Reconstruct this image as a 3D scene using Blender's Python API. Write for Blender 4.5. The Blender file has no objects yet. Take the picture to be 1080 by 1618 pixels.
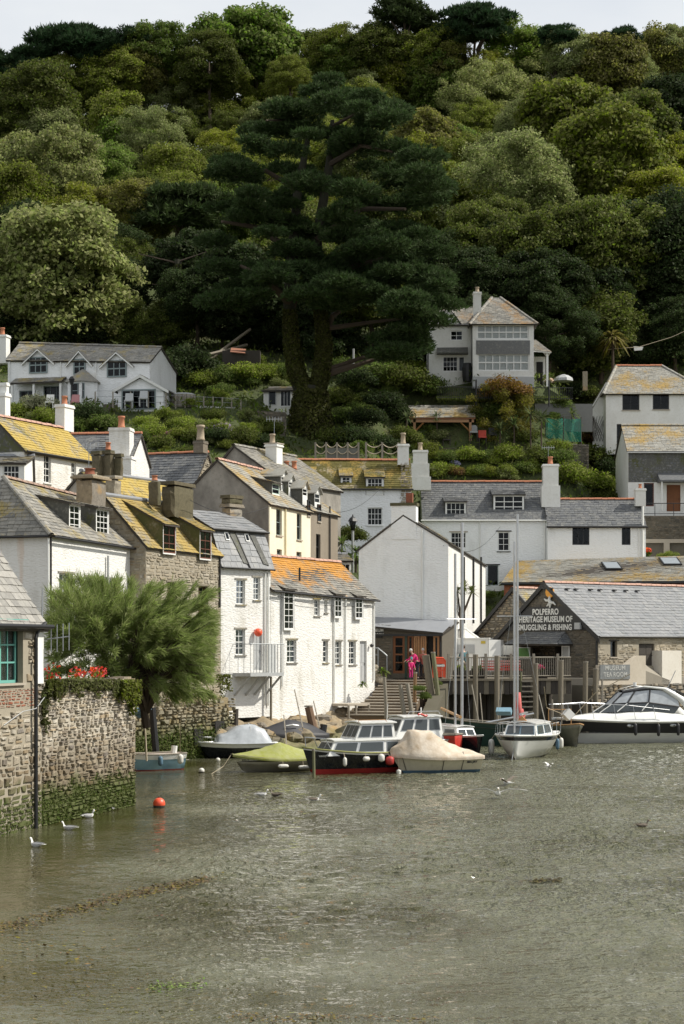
import bpy, bmesh, math, random
import numpy as np
from mathutils import Vector, Matrix, noise
random.seed(7)
SC = bpy.context.scene
COL = SC.collection
R = math.radians
# ------------------------------------------------------------------ camera, sky, sun, exposure
FOC, EYE, YH, CX = 3000.0, 5.0, 1020.0, 540.0      # focal length in photo pixels, eye height, horizon row, centre column
cam = bpy.data.cameras.new('camera'); cam_o = bpy.data.objects.new('camera', cam); COL.objects.link(cam_o)
cam_o.location = (0, 0, EYE); cam_o.rotation_euler = (R(90), 0, 0)
cam.sensor_fit = 'VERTICAL'; cam.sensor_height = 36.0; cam.lens = FOC / 1618 * 36
cam.shift_y = (YH - 809) / 1618; cam.clip_start = .5; cam.clip_end = 3000
SC.camera = cam_o
SUN_AZ, SUN_EL = 3.0, 46.0                         # sun to the right and a little beyond the houses
world = bpy.data.worlds.new('World'); SC.world = world; world.use_nodes = True
wn = world.node_tree; wn.nodes.clear()
sky = wn.nodes.new('ShaderNodeTexSky'); sky.sky_type = 'NISHITA'; sky.sun_disc = False
sky.sun_elevation = R(SUN_EL); sky.sun_rotation = R(90 - SUN_AZ); sky.air_density = 1.0; sky.dust_density = 2.0; sky.ozone_density = 1.0
tc = wn.nodes.new('ShaderNodeTexCoord'); mp = wn.nodes.new('ShaderNodeMapping'); mp.inputs['Scale'].default_value = (1.3, 1.3, 3.2)
cn = wn.nodes.new('ShaderNodeTexNoise'); cn.inputs['Scale'].default_value = 1.6; cn.inputs['Detail'].default_value = 7; cn.inputs['Roughness'].default_value = .55
cr = wn.nodes.new('ShaderNodeValToRGB'); cr.color_ramp.elements[0].position = .30; cr.color_ramp.elements[1].position = .62
cr.color_ramp.elements[0].color = (.55, .55, .55, 1); cr.color_ramp.elements[1].color = (1, 1, 1, 1)
cm = wn.nodes.new('ShaderNodeMix'); cm.data_type = 'RGBA'; cm.inputs[7].default_value = (6.8, 7.0, 7.15, 1)
bg = wn.nodes.new('ShaderNodeBackground'); bg.inputs['Strength'].default_value = .10
wo = wn.nodes.new('ShaderNodeOutputWorld')
wn.links.new(tc.outputs['Generated'], mp.inputs['Vector']); wn.links.new(mp.outputs[0], cn.inputs['Vector'])
wn.links.new(cn.outputs['Fac'], cr.inputs[0]); wn.links.new(cr.outputs[0], cm.inputs[0])
wn.links.new(sky.outputs[0], cm.inputs[6]); wn.links.new(cm.outputs[2], bg.inputs['Color']); wn.links.new(bg.outputs[0], wo.inputs[0])
sl = bpy.data.lights.new('sun', 'SUN'); sl.energy = 3.9; sl.angle = R(.5); sl.color = (1, .95, .85)
so = bpy.data.objects.new('sun', sl); COL.objects.link(so)
sd = Vector((math.cos(R(SUN_EL)) * math.cos(R(SUN_AZ)), math.cos(R(SUN_EL)) * math.sin(R(SUN_AZ)), math.sin(R(SUN_EL))))
so.rotation_euler = sd.to_track_quat('Z', 'Y').to_euler(); so.location = (40, 0, 60)
SC.view_settings.view_transform = 'Standard'; SC.view_settings.look = 'None'
SC.view_settings.exposure = 0.38; SC.view_settings.gamma = 1.0; SC.view_settings.use_curve_mapping = False
SC.cycles.max_bounces = 6; SC.cycles.transparent_max_bounces = 12; SC.cycles.caustics_reflective = False; SC.cycles.caustics_refractive = False
SC.cycles.sample_clamp_indirect = 6.0
# ------------------------------------------------------------------ helpers
def C(px, py, Y): return Vector(((px - CX) / FOC * Y, Y, EYE + (YH - py) / FOC * Y))
def WP(px, py):
    Y = FOC * EYE / (py - YH); return Vector(((px - CX) / FOC * Y, Y, 0))
def rnd(a, b): return random.uniform(a, b)
ORG = {}
class MB:
    def __init__(s): s.v, s.f = [], []
    def add(s, pts, faces):
        b = len(s.v); s.v.extend(pts); s.f.extend([tuple(b + i for i in f) for f in faces]); return s
    def poly(s, *pts): return s.add([Vector(p) for p in pts], [tuple(range(len(pts)))])
    def hexa(s, a): # 8 corners: bottom ring 0-3, top ring 4-7
        return s.add([Vector(p) for p in a], [(3, 2, 1, 0), (4, 5, 6, 7), (0, 1, 5, 4), (1, 2, 6, 5), (2, 3, 7, 6), (3, 0, 4, 7)])
    def obox(s, o, ax, ay, az):
        o = Vector(o); ax = Vector(ax); ay = Vector(ay); az = Vector(az)
        return s.hexa([o, o + ax, o + ax + ay, o + ay, o + az, o + ax + az, o + ax + ay + az, o + ay + az])
    def box(s, x0, x1, y0, y1, z0, z1): return s.obox((x0, y0, z0), (x1 - x0, 0, 0), (0, y1 - y0, 0), (0, 0, z1 - z0))
    def tube(s, path, r, n=6, cap=True, r1=None):
        path = [Vector(p) for p in path]; k = len(path); b = len(s.v)
        for i, p in enumerate(path):
            d = (path[min(i + 1, k - 1)] - path[max(i - 1, 0)])
            d = d.normalized() if d.length > 1e-9 else Vector((0, 0, 1))
            a = d.orthogonal().normalized() if abs(d.z) > .9 else d.cross(Vector((0, 0, 1))).normalized()
            c = d.cross(a); rr = (r[i] if isinstance(r, (list, tuple)) else (r if r1 is None else r + (r1 - r) * i / max(1, k - 1)))
            for j in range(n):
                t = 2 * math.pi * j / n; s.v.append(p + (a * math.cos(t) + c * math.sin(t)) * rr)
        for i in range(k - 1):
            for j in range(n):
                s.f.append((b + i * n + j, b + i * n + (j + 1) % n, b + (i + 1) * n + (j + 1) % n, b + (i + 1) * n + j))
        if cap: s.f.append(tuple(b + j for j in range(n))[::-1]); s.f.append(tuple(b + (k - 1) * n + j for j in range(n)))
        return s
    def lathe(s, prof, o=(0, 0, 0), n=10, sq=0):
        o = Vector(o); b = len(s.v)
        for r, z in prof:
            for j in range(n):
                t = 2 * math.pi * (j + .5) / n; s.v.append(o + Vector((r * math.cos(t), r * math.sin(t), z)))
        k = len(prof)
        for i in range(k - 1):
            for j in range(n):
                s.f.append((b + i * n + j, b + i * n + (j + 1) % n, b + (i + 1) * n + (j + 1) % n, b + (i + 1) * n + j))
        s.f.append(tuple(b + j for j in range(n))[::-1]); s.f.append(tuple(b + (k - 1) * n + j for j in range(n)))
        return s
    def ball(s, c, r, n=8, m=5, jit=0):
        c = Vector(c); r = Vector((r, r, r)) if not hasattr(r, '__len__') else Vector(r); b = len(s.v)
        for i in range(m + 1):
            ph = math.pi * i / m
            for j in range(n):
                t = 2 * math.pi * j / n; q = 1 + rnd(-jit, jit)
                s.v.append(c + Vector((r.x * math.sin(ph) * math.cos(t), r.y * math.sin(ph) * math.sin(t), -r.z * math.cos(ph))) * q)
        for i in range(m):
            for j in range(n): s.f.append((b + i * n + j, b + i * n + (j + 1) % n, b + (i + 1) * n + (j + 1) % n, b + (i + 1) * n + j))
        return s
def lump(mb, o, ax, ay, az, amp=.05, n=4):
    o, ax, ay, az = Vector(o), Vector(ax), Vector(ay), Vector(az); c = o + (ax + ay + az) / 2
    for (p, q, r, s) in ((ax, az, ay, 0), (ax, az, ay, 1), (ay, az, ax, 0), (ay, az, ax, 1), (ax, ay, az, 1)):
        b = len(mb.v)
        for j in range(n + 1):
            for i in range(n + 1):
                a, e = i / n, j / n; v = o + p * a + q * e + r * s; d = v - c; k = 1.0
                rel = [abs(d.dot(w) / w.length_squared) * 2 for w in (ax, ay, az)]; rel.sort(); k -= .10 * max(0, rel[1] - .75) / .25 * max(0, rel[2] - .7) / .3
                w_ = noise.noise_vector(v * 3.1) * amp; mb.v.append(c + d * k + w_)
        for j in range(n):
            for i in range(n): mb.f.append((b + j * (n + 1) + i, b + j * (n + 1) + i + 1, b + (j + 1) * (n + 1) + i + 1, b + (j + 1) * (n + 1) + i))
    return mb
def mesh(name, mb, m, smooth=False, org=None, fixn=True):
    me = bpy.data.meshes.new(name)
    vs = [v - org for v in mb.v] if org is not None and org.length > 0 else mb.v
    me.from_pydata([tuple(v) for v in vs], [], mb.f)
    if fixn and len(mb.f) < 6000:
        bm = bmesh.new(); bm.from_mesh(me); bmesh.ops.remove_doubles(bm, verts=bm.verts, dist=1e-5) if smooth else None
        bmesh.ops.recalc_face_normals(bm, faces=bm.faces); bm.to_mesh(me); bm.free()
    if smooth: me.polygons.foreach_set('use_smooth', [True] * len(me.polygons))
    if m is not None: me.materials.append(m)
    return me
def link(name, me, parent=None):
    o = bpy.data.objects.new(name, me); COL.objects.link(o)
    if parent is not None: o.parent = parent; ORG[o.name] = ORG[parent.name]
    return o
def tag(o, label=None, cat=None, group=None, kind=None):
    if label: o['label'] = label
    if cat: o['category'] = cat
    if group: o['group'] = group
    if kind: o['kind'] = kind
    return o
def part(parent, name, mb, m, smooth=False, kind=None, label=None):   # mb in world (or root-local for movable things) coordinates
    o = link(name, mesh(name, mb, m, smooth, ORG[parent.name]), parent)
    return tag(o, label, None, None, kind)
def thing(name, label, cat, loc=(0, 0, 0), group=None, rz=0, local=False):
    o = link(name, None); o.location = loc; o.rotation_euler = (0, 0, rz); o.empty_display_size = .2
    ORG[o.name] = Vector((0, 0, 0)) if local else Vector(loc)
    return tag(o, label, cat, group)
def single(name, mb, m, label, cat, group=None, kind=None, smooth=False, local=None):
    if local is None:
        xs = [v.x for v in mb.v]; ys = [v.y for v in mb.v]; zs = [v.z for v in mb.v]
        org = Vector(((min(xs) + max(xs)) / 2, (min(ys) + max(ys)) / 2, min(zs)))
        o = link(name, mesh(name, mb, m, smooth, org)); o.location = org; ORG[o.name] = org
    else:
        o = link(name, mesh(name, mb, m, smooth)); o.location = local; ORG[o.name] = Vector((0, 0, 0))
    return tag(o, label, cat, group, kind)
def struct(name, mb, m, smooth=False, kind='structure'):
    o = link(name, mesh(name, mb, m, smooth)); ORG[o.name] = Vector((0, 0, 0)); o['kind'] = kind; return o
def inst(parent, name, me, M, stuff=False):          # a piece that shares its mesh: M is a world matrix (root-local for movable things)
    o = link(name, me, parent); T = Matrix.Translation(-ORG[parent.name]); o.matrix_local = T @ M; return o
def dup(root, loc, rz=None, label=None, scale=None, color=None):
    c = root.copy(); COL.objects.link(c); c.location = loc; ORG[c.name] = Vector((0, 0, 0))
    if rz is not None: c.rotation_euler = (0, 0, rz)
    if scale is not None: c.scale = scale if hasattr(scale, '__len__') else (scale,) * 3
    if label: c['label'] = label
    for ch in list(root.children):
        d = ch.copy(); COL.objects.link(d); d.parent = c
        if color: d.color = color
        for g in list(ch.children):
            e = g.copy(); COL.objects.link(e); e.parent = d
    if color: c.color = color
    return c
def fmat(o, x, y, z):                                # frame matrix
    return Matrix(((x[0], y[0], z[0], o[0]), (x[1], y[1], z[1], o[1]), (x[2], y[2], z[2], o[2]), (0, 0, 0, 1)))
class Fac:                                           # a vertical plane standing on a plan line, seen from outside with A on the left
    def __init__(s, A, B):
        s.A = Vector((A[0], A[1])); s.B = Vector((B[0], B[1])); d = s.B - s.A; s.W = d.length; s.u = d / s.W; s.n = Vector((s.u.y, -s.u.x))
    def at(s, px, py):
        d = Vector(((px - CX) / FOC, 1)); t = s.A.dot(s.n) / d.dot(s.n); p = d * t - s.A
        return p.dot(s.u), EYE + (YH - py) / FOC * t
    def P(s, u, z, o=0):
        q = s.A + s.u * u + s.n * o; return Vector((q.x, q.y, z))
    def u3(s): return Vector((s.u.x, s.u.y, 0))
    def n3(s): return Vector((s.n.x, s.n.y, 0))
def FP(px1, Y1, px2, Y2): return Fac(((px1 - CX) / FOC * Y1, Y1), ((px2 - CX) / FOC * Y2, Y2))
def fbox(mb, f, u0, u1, z0, z1, o0, o1):
    return mb.hexa([f.P(u0, z0, o1), f.P(u1, z0, o1), f.P(u1, z0, o0), f.P(u0, z0, o0), f.P(u0, z1, o1), f.P(u1, z1, o1), f.P(u1, z1, o0), f.P(u0, z1, o0)])
def lin(prof, u):
    for (a, za), (b, zb) in zip(prof, prof[1:]):
        if u <= b + 1e-9: return za + (zb - za) * (u - a) / max(1e-9, b - a)
    return prof[-1][1]
def wall_mb(mb, f, zb, prof, holes=(), o=0.0, rev=.16):
    u0, u1 = prof[0][0], prof[-1][0]; ztmin = min(z for _, z in prof)
    hs = [h for h in holes if h[3] < ztmin - .02]
    us = sorted(set([u0, u1] + [p[0] for p in prof] + [max(u0, min(u1, h[i])) for h in hs for i in (0, 2)]))
    us = [a for i, a in enumerate(us) if i == 0 or a - us[i - 1] > 1e-4]
    zs = sorted(set([zb] + [max(zb, h[i]) for h in hs for i in (1, 3)]))
    for a, b in zip(us, us[1:]):
        mu = (a + b) / 2
        rows = [(z0, z1) for z0, z1 in zip(zs, zs[1:])]
        for z0, z1 in rows:
            if any(h[0] < mu < h[2] and h[1] < (z0 + z1) / 2 < h[3] for h in hs): continue
            mb.poly(f.P(a, z0, o), f.P(b, z0, o), f.P(b, z1, o), f.P(a, z1, o))
        mb.poly(f.P(a, zs[-1], o), f.P(b, zs[-1], o), f.P(b, lin(prof, b), o), f.P(a, lin(prof, a), o))
    for h in hs:
        a, z0, b, z1 = h[:4]; q = [(a, z0), (b, z0), (b, z1), (a, z1)]
        for i in range(4):
            (ua, za), (ub, zb2) = q[i], q[(i + 1) % 4]
            mb.poly(f.P(ua, za, o), f.P(ub, zb2, o), f.P(ub, zb2, o - rev), f.P(ua, za, o - rev))
    return mb
# ---- slates laid on a bilinear roof plane, bottom edge EL-ER, top edge RL-RR
def slate_pieces(EL, ER, RR, RL, sw, se):
    EL, ER, RR, RL = map(Vector, (EL, ER, RR, RL)); n = (ER - EL).cross(RL - EL)
    if n.length < 1e-6: n = (RR - ER).cross(EL - ER)
    n.normalize(); n = n if n.z > 0 else -n
    ln = ((RL - EL).length + (RR - ER).length) / 2; rows = max(2, int(ln / se)); out = []
    for i in range(rows):
        t0, t1 = max(0, (i - .0) / rows), min(1, (i + 1.25) / rows)
        a0, b0 = EL.lerp(RL, t0), ER.lerp(RR, t0); a1, b1 = EL.lerp(RL, t1), ER.lerp(RR, t1)
        L = (b0 - a0).length
        if L < .04: continue
        ex = (b0 - a0) / L; x = -rnd(0, sw * .6) if True else 0; base = a0
        l1 = (a1 - a0).dot(ex); r1 = (b1 - a0).dot(ex)
        while x < L:
            w = sw * rnd(.75, 1.3); xa, xb = max(0, x), min(L, x + w - .012); x += w
            if xb - xa < .04: continue
            ta, tb = max(l1, xa) , min(r1, xb)
            if tb - ta < .01: ta = tb = min(max((xa + xb) / 2, min(l1, r1)), max(l1, r1)); 
            up = (a1 - a0) - ex * (a1 - a0).dot(ex)
            lo = rnd(.022, .042); d = rnd(-.012, .012) * (up.normalized() if up.length > 0 else up)
            p = [a0 + ex * xa + d, a0 + ex * xb + d * rnd(.3, 1.5), a0 + ex * tb + up, a0 + ex * ta + up]
            inner = xa > 0 and xb < L and ta == xa and tb == xb
            out.append((p, n, lo, inner))
    return out
def slate_add(mb, p, n, lo):
    q = [p[0] + n * (lo - .014), p[1] + n * (lo - .014), p[0] + n * lo, p[1] + n * lo, p[2] + n * .008, p[3] + n * .008]
    mb.add(q, [(0, 1, 3, 2), (2, 3, 4, 5), (0, 2, 5), (1, 4, 3)])
def slates(parent, planes, m, sw=.30, se=.20, indiv=0):
    mb = MB(); cand = []
    for pl in planes:
        for pc in slate_pieces(*pl, sw, se):
            c = (pc[0][0] + pc[0][2]) / 2; px = CX + c.x / c.y * FOC; py = YH - (c.z - EYE) / c.y * FOC
            if indiv and pc[3] and -5 < px < 1085: cand.append((c.y, pc))
            else: slate_add(mb, *pc[:3])
    cand.sort(key=lambda a: a[0])
    for _, pc in cand[indiv:]: slate_add(mb, *pc[:3])
    for _, (p, n, lo, _i) in cand[:indiv]:
        k = MB(); slate_add(k, p, n, lo); part(parent, 'slate', k, m)
    if mb.f: part(parent, 'slates', mb, m, kind='stuff')
RIDGE = {}
def ridge_tiles(parent, a, b, m, step=.45, r=.13):
    a, b = Vector(a), Vector(b); d = b - a; n = max(1, round(d.length / step)); x = d.normalized(); L = d.length / n
    y = Vector((0, 0, 1)).cross(x).normalized(); z = x.cross(y)
    key = (round(L, 2), m.name, r)
    if key not in RIDGE:
        mb = MB(); k = 5
        for s, e, rr in ((0, L * .9, r), (L * .9, L * 1.0, r * 1.09)):
            for t in range(k):
                t0, t1 = math.pi * (t / k), math.pi * ((t + 1) / k)
                mb.poly((s, rr * math.cos(t0), rr * math.sin(t0) * .9 - .05), (e, rr * math.cos(t0), rr * math.sin(t0) * .9 - .05), (e, rr * math.cos(t1), rr * math.sin(t1) * .9 - .05), (s, rr * math.cos(t1), rr * math.sin(t1) * .9 - .05))
            mb.poly(*[(e, rr * math.cos(math.pi * t / k), rr * math.sin(math.pi * t / k) * .9 - .05) for t in range(k + 1)])
        RIDGE[key] = mesh('ridge_tile', mb, m)
    for i in range(n):
        p = a + x * (L * i) + Vector((0, 0, rnd(-.008, .012)))
        inst(parent, 'ridge_tile', RIDGE[key], fmat(p, x, y, z) @ Matrix.Rotation(rnd(-.03, .03), 4, 'X'))
# ---- rubble stonework on a wall plane
def rubble(parent, f, u0, u1, zlo, zhi, su, sz, m, proud=.05, holes=(), indiv=0, name='stone', o=0.0, order=None):
    mb = MB(); z = zlo if not callable(zlo) else min(zlo(u0), zlo(u1)); ztop = zhi if not callable(zhi) else max(zhi(u0), zhi(u1), zhi((u0 + u1) / 2)); cand = []
    while z < ztop:
        h = sz * rnd(.6, 1.5); u = u0 - rnd(0, su * .5)
        while u < u1:
            w = su * rnd(.5, 1.7); a, b = max(u, u0), min(u + w, u1); u += w
            if b - a < .06: continue
            mu = (a + b) / 2
            for (za, zb) in (((z, z + h),) if rnd(0, 1) < .6 or h < sz * .8 else ((z, z + h * .45), (z + h * .45, z + h))):
                zt = zhi(mu) if callable(zhi) else zhi
                if za > zt - .03: continue
                zb = min(zb, zt)
                if any(k[0] - .03 < b and a < k[2] + .03 and k[1] - .03 < zb and za < k[3] + .03 for k in holes): continue
                g = .012; J = lambda s: rnd(-s, s)
                ju, jz = (b - a) * .24, (zb - za) * .26
                cs = [(a + g + abs(J(ju)), za + g + abs(J(jz))), (b - g - abs(J(ju)), za + g + abs(J(jz))), (b - g - abs(J(ju)), zb - g - abs(J(jz))), (a + g + abs(J(ju)), zb - g - abs(J(jz)))]
                cu, cz = sum(c[0] for c in cs) / 4, sum(c[1] for c in cs) / 4; pr = proud * rnd(.35, 1.3); k = .82
                fr = [f.P(cu + (c[0] - cu) * k, cz + (c[1] - cz) * k, o + pr * rnd(.75, 1.15)) for c in cs]; bk = [f.P(c[0], c[1], o - .03) for c in cs]; md = [f.P(c[0], c[1], o + pr * .45) for c in cs]
                fs = [(8, 9, 10, 11)] + [(i, (i + 1) % 4, 4 + (i + 1) % 4, 4 + i) for i in range(4)] + [(4 + i, 4 + (i + 1) % 4, 8 + (i + 1) % 4, 8 + i) for i in range(4)]
                if indiv: cand.append((bk + md + fr, fs, f.P(cu, cz), (b - a) * (zb - za)))
                else: mb.add(bk + md + fr, fs)
        z += h
    if indiv:
        def vis(c): 
            px = CX + c.x / c.y * FOC; return 0 if -4 < px < 1084 else 1
        cand.sort(key=lambda c: (vis(c[2]), -c[3] / c[2].y ** 2))
        for v, fs, _, _a in cand[:indiv]: part(parent, name, MB().add(v, fs), m)
        for v, fs, _, _a in cand[indiv:]: mb.add(v, fs)
    if mb.f: part(parent, name if not indiv else name + '_facing', mb, m, kind='stuff')
# ------------------------------------------------------------------ materials
MATS = {}
class NT:
    def __init__(s, name):
        s.m = bpy.data.materials.new(name); s.m.use_nodes = True; s.t = s.m.node_tree; s.t.nodes.clear()
        s.out = s.t.nodes.new('ShaderNodeOutputMaterial'); MATS[name] = s.m
    def n(s, ty, **kw):
        x = s.t.nodes.new('ShaderNode' + ty)
        for k, v in kw.items():
            if k.startswith('_'): setattr(x, k[1:], v)
            else: s.set(x, k, v)
        return x
    def set(s, x, k, v):
        sock = x.inputs[int(k[1:])] if k[0] == 'i' and k[1:].isdigit() else x.inputs[k.replace('__', ' ')]
        if hasattr(v, 'is_linked') or hasattr(v, 'links'): s.t.links.new(v, sock)
        else: sock.default_value = (*v, 1) if hasattr(v, '__len__') and len(v) == 3 and sock.type == 'RGBA' else v
    def pos(s, scale=(1, 1, 1), obj=False):
        g = s.n('TexCoord').outputs['Object'] if obj else s.n('NewGeometry').outputs['Position']
        return s.n('Mapping', Vector=g, Scale=scale).outputs[0]
    def noise(s, scale, detail=4, rough=.55, vec=None, sc=(1, 1, 1), obj=False, dist=0):
        return s.n('TexNoise', Vector=vec or s.pos(sc, obj), Scale=scale, Detail=detail, Roughness=rough, Distortion=dist).outputs['Fac']
    def ramp(s, fac, *stops):
        r = s.n('ValToRGB', Fac=fac); e = r.color_ramp.elements
        while len(e) < len(stops): e.new(.5)
        for el, (p, c) in zip(e, stops): el.position = p; el.color = (*c, 1) if hasattr(c, '__len__') else (c, c, c, 1)
        return r.outputs[0]
    def mix(s, f, a, b, bl='MIX'):
        x = s.n('Mix', _data_type='RGBA', _blend_type=bl); s.set(x, 'i0', f); s.set(x, 'i6', a); s.set(x, 'i7', b); return x.outputs[2]
    def math(s, op, a, b=0.0):
        x = s.n('Math', _operation=op); s.set(x, 'i0', a); s.set(x, 'i1', b); return x.outputs[0]
    def sep(s): return s.n('SeparateXYZ', Vector=s.n('NewGeometry').outputs['Position']).outputs
    def isl(s):
        a = s.n('NewGeometry').outputs['Random Per Island']; b = s.n('ObjectInfo').outputs['Random']
        return s.math('FRACT', s.math('ADD', a, b))
    def bump(s, h, st=.4, d=.05, nrm=None):
        b = s.n('Bump', Strength=st, Distance=d, Height=h)
        if nrm is not None: s.set(b, 'Normal', nrm)
        return b.outputs[0]
    def bsdf(s, col, rough=.8, nrm=None, metal=0, **kw):
        p = s.n('BsdfPrincipled', **kw); s.set(p, 'Base Color', col); s.set(p, 'Roughness', rough); s.set(p, 'Metallic', metal)
        if nrm is not None: s.set(p, 'Normal', nrm)
        s.t.links.new(p.outputs[0], s.out.inputs[0]); return p
def m_wash(name, col, dirt=(.42, .40, .34), amt=.35, bump=.5, rust=0.0, course=0.0):
    k = NT(name); a = k.noise(.8, 6); st = k.noise(2.2, 5, sc=(1, 1, .18))
    f = k.ramp(k.math('MULTIPLY', a, st), (.26, 0), (.52, 1)); c = k.mix(k.math('MULTIPLY', f, amt), col, dirt)
    sp = k.ramp(k.noise(9, 5), (.62, 0), (.75, 1)); c = k.mix(k.math('MULTIPLY', sp, amt * .8), c, dirt)
    if rust:
        r = k.ramp(k.noise(1.1, 4, sc=(1, 1, .12)), (.58, 0), (.75, 1)); c = k.mix(k.math('MULTIPLY', r, rust), c, (.55, .30, .12))
    vo = k.n('TexVoronoi', Vector=k.pos((1, 1, 2.4)), Scale=7.0, Randomness=1.0, _feature='SMOOTH_F1').outputs['Distance']
    h = k.math('ADD', k.math('MULTIPLY', vo, -1.0 if not course else -1.6), k.math('ADD', k.noise(5, 4), k.math('MULTIPLY', k.noise(30, 3), .25)))
    k.bsdf(c, .85, k.bump(h, bump, .06)); return k.m
def m_render(name, col, stain, amt=.6):
    k = NT(name); f = k.ramp(k.noise(.55, 7, .65, sc=(1, 1, .6)), (.38, 0), (.66, 1)); c = k.mix(k.math('MULTIPLY', f, amt), col, stain)
    c = k.mix(k.math('MULTIPLY', k.ramp(k.noise(7, 5), (.5, 0), (.7, 1)), .25), c, stain)
    k.bsdf(c, .9, k.bump(k.noise(22, 4), .3, .02)); return k.m
def m_stone(name, cols, algae=None, lich=0, damp=None):
    k = NT(name); i = k.isl(); n = len(cols); c = k.ramp(i, *[(j / max(1, n - 1), cc) for j, cc in enumerate(cols)])
    c = k.mix(.55, c, k.ramp(k.noise(7, 6, .65), (.3, .25), (.7, 1.0)), 'MULTIPLY')
    if lich: c = k.mix(k.math('MULTIPLY', k.ramp(k.noise(.9, 6, .6), (.55, 0), (.68, 1)), lich), c, (.42, .24, .06))
    if damp:
        w = k.math('ADD', k.sep()[2], k.math('MULTIPLY', k.math('SUBTRACT', k.noise(.9, 5), .5), 2.2)); g = k.n('MapRange', Value=w); k.set(g, 'From Min', damp[0]); k.set(g, 'From Max', damp[1]); k.set(g, 'To Min', .85); k.set(g, 'To Max', 0.0); c = k.mix(g.outputs[0], c, k.mix(1.0, c, (.42, .36, .27), 'MULTIPLY'))
    if algae:
        zlo, zhi = algae; z = k.sep()[2]; w = k.math('ADD', z, k.math('MULTIPLY', k.math('SUBTRACT', k.noise(1.3, 5), .5), 1.6))
        g = k.n('MapRange', Value=w); k.set(g, 'From Min', zlo); k.set(g, 'From Max', zhi); k.set(g, 'To Min', 1.0); k.set(g, 'To Max', 0.0)
        c = k.mix(g.outputs[0], c, k.mix(k.noise(6, 4), (.07, .10, .018), (.09, .09, .03)))
    k.bsdf(c, .9, k.bump(k.noise(26, 6, .7), .6, .03)); return k.m
def m_slate(name, cols, lich=(.50, .31, .05), amt=.0, moss=.0, scale=.7, top=None, rough=.62, mosscol=(.07, .075, .018)):
    k = NT(name); i = k.isl(); n = len(cols); c = k.ramp(i, *[(j / max(1, n - 1), cc) for j, cc in enumerate(cols)])
    c = k.mix(.5, c, k.ramp(k.noise(11, 5, .7), (.3, .4), (.7, 1.0)), 'MULTIPLY')
    c = k.mix(k.math('MULTIPLY', k.ramp(k.noise(5, 6, .7), (.52, 0), (.66, 1)), .35), c, (.36, .35, .30))
    if moss: c = k.mix(k.ramp(k.math('ADD', k.noise(.9, 5), k.math('MULTIPLY', k.noise(9, 4), .35)), (.83 - moss * .32, 0), (.93 - moss * .32, 1)), c, mosscol)
    if amt:
        nz = k.math('ADD', k.math('MULTIPLY', k.noise(scale, 5, .6), .8), k.math('MULTIPLY', k.noise(scale * 12, 5, .75), .45)); p = .82 - amt * .38
        if top is not None:   # lichen favours a band of heights
            d = k.math('MULTIPLY', k.math('ABSOLUTE', k.math('SUBTRACT', k.sep()[2], top[0])), top[1]); nz = k.math('SUBTRACT', nz, d)
        c = k.mix(k.ramp(nz, (p - .02, 0), (p + .12, 1)), c, k.mix(k.noise(14, 4), lich, (lich[0] * .62, lich[1] * .66, lich[2] * 1.1)))
    k.bsdf(c, rough, k.bump(k.noise(34, 5, .7), .35, .015)); return k.m
def m_plain(name, col, rough=.6, metal=0, var=.25, sc=6, obj=True, dirt=None, coat=0, bump=.15, bsc=None):
    k = NT(name); f = k.ramp(k.noise(sc, 6, .65, obj=obj), (.35, 0), (.72, 1)); c = k.mix(k.math('MULTIPLY', f, var), col, dirt or tuple(x * .45 for x in col))
    p = k.bsdf(c, rough, k.bump(k.noise(bsc or sc * 4, 4, obj=obj), bump, .01 if not bsc else .06), metal)
    if coat: p.inputs['Coat Weight'].default_value = coat
    return k.m
def m_wood(name, col, rough=.75, gs=(2, 2, .35)):
    k = NT(name); g = k.noise(16, 6, .7, sc=gs, obj=False, dist=.6); c = k.mix(g, tuple(x * .5 for x in col), tuple(min(1, x * 1.35) for x in col))
    c = k.mix(.3, c, k.ramp(k.isl(), (0, .55), (1, 1.0)), 'MULTIPLY'); k.bsdf(c, rough, k.bump(g, .4, .01)); return k.m
def m_glass(name, tint=.35, rough=.03):
    k = NT(name); g = k.n('BsdfGlossy', Roughness=rough); k.set(g, 'Color', (.9, .95, 1)); t = k.n('BsdfTransparent'); k.set(t, 'Color', (tint, tint * 1.02, tint * 1.03))
    fr = k.n('Fresnel', IOR=1.33, Normal=k.bump(k.noise(2.5, 2), .06, .05)); x = k.n('MixShader'); k.set(x, 'i0', k.math('MULTIPLY', fr.outputs[0], .8)); k.set(x, 'i1', t.outputs[0]); k.set(x, 'i2', g.outputs[0])
    k.t.links.new(x.outputs[0], k.out.inputs[0]); return k.m
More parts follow.
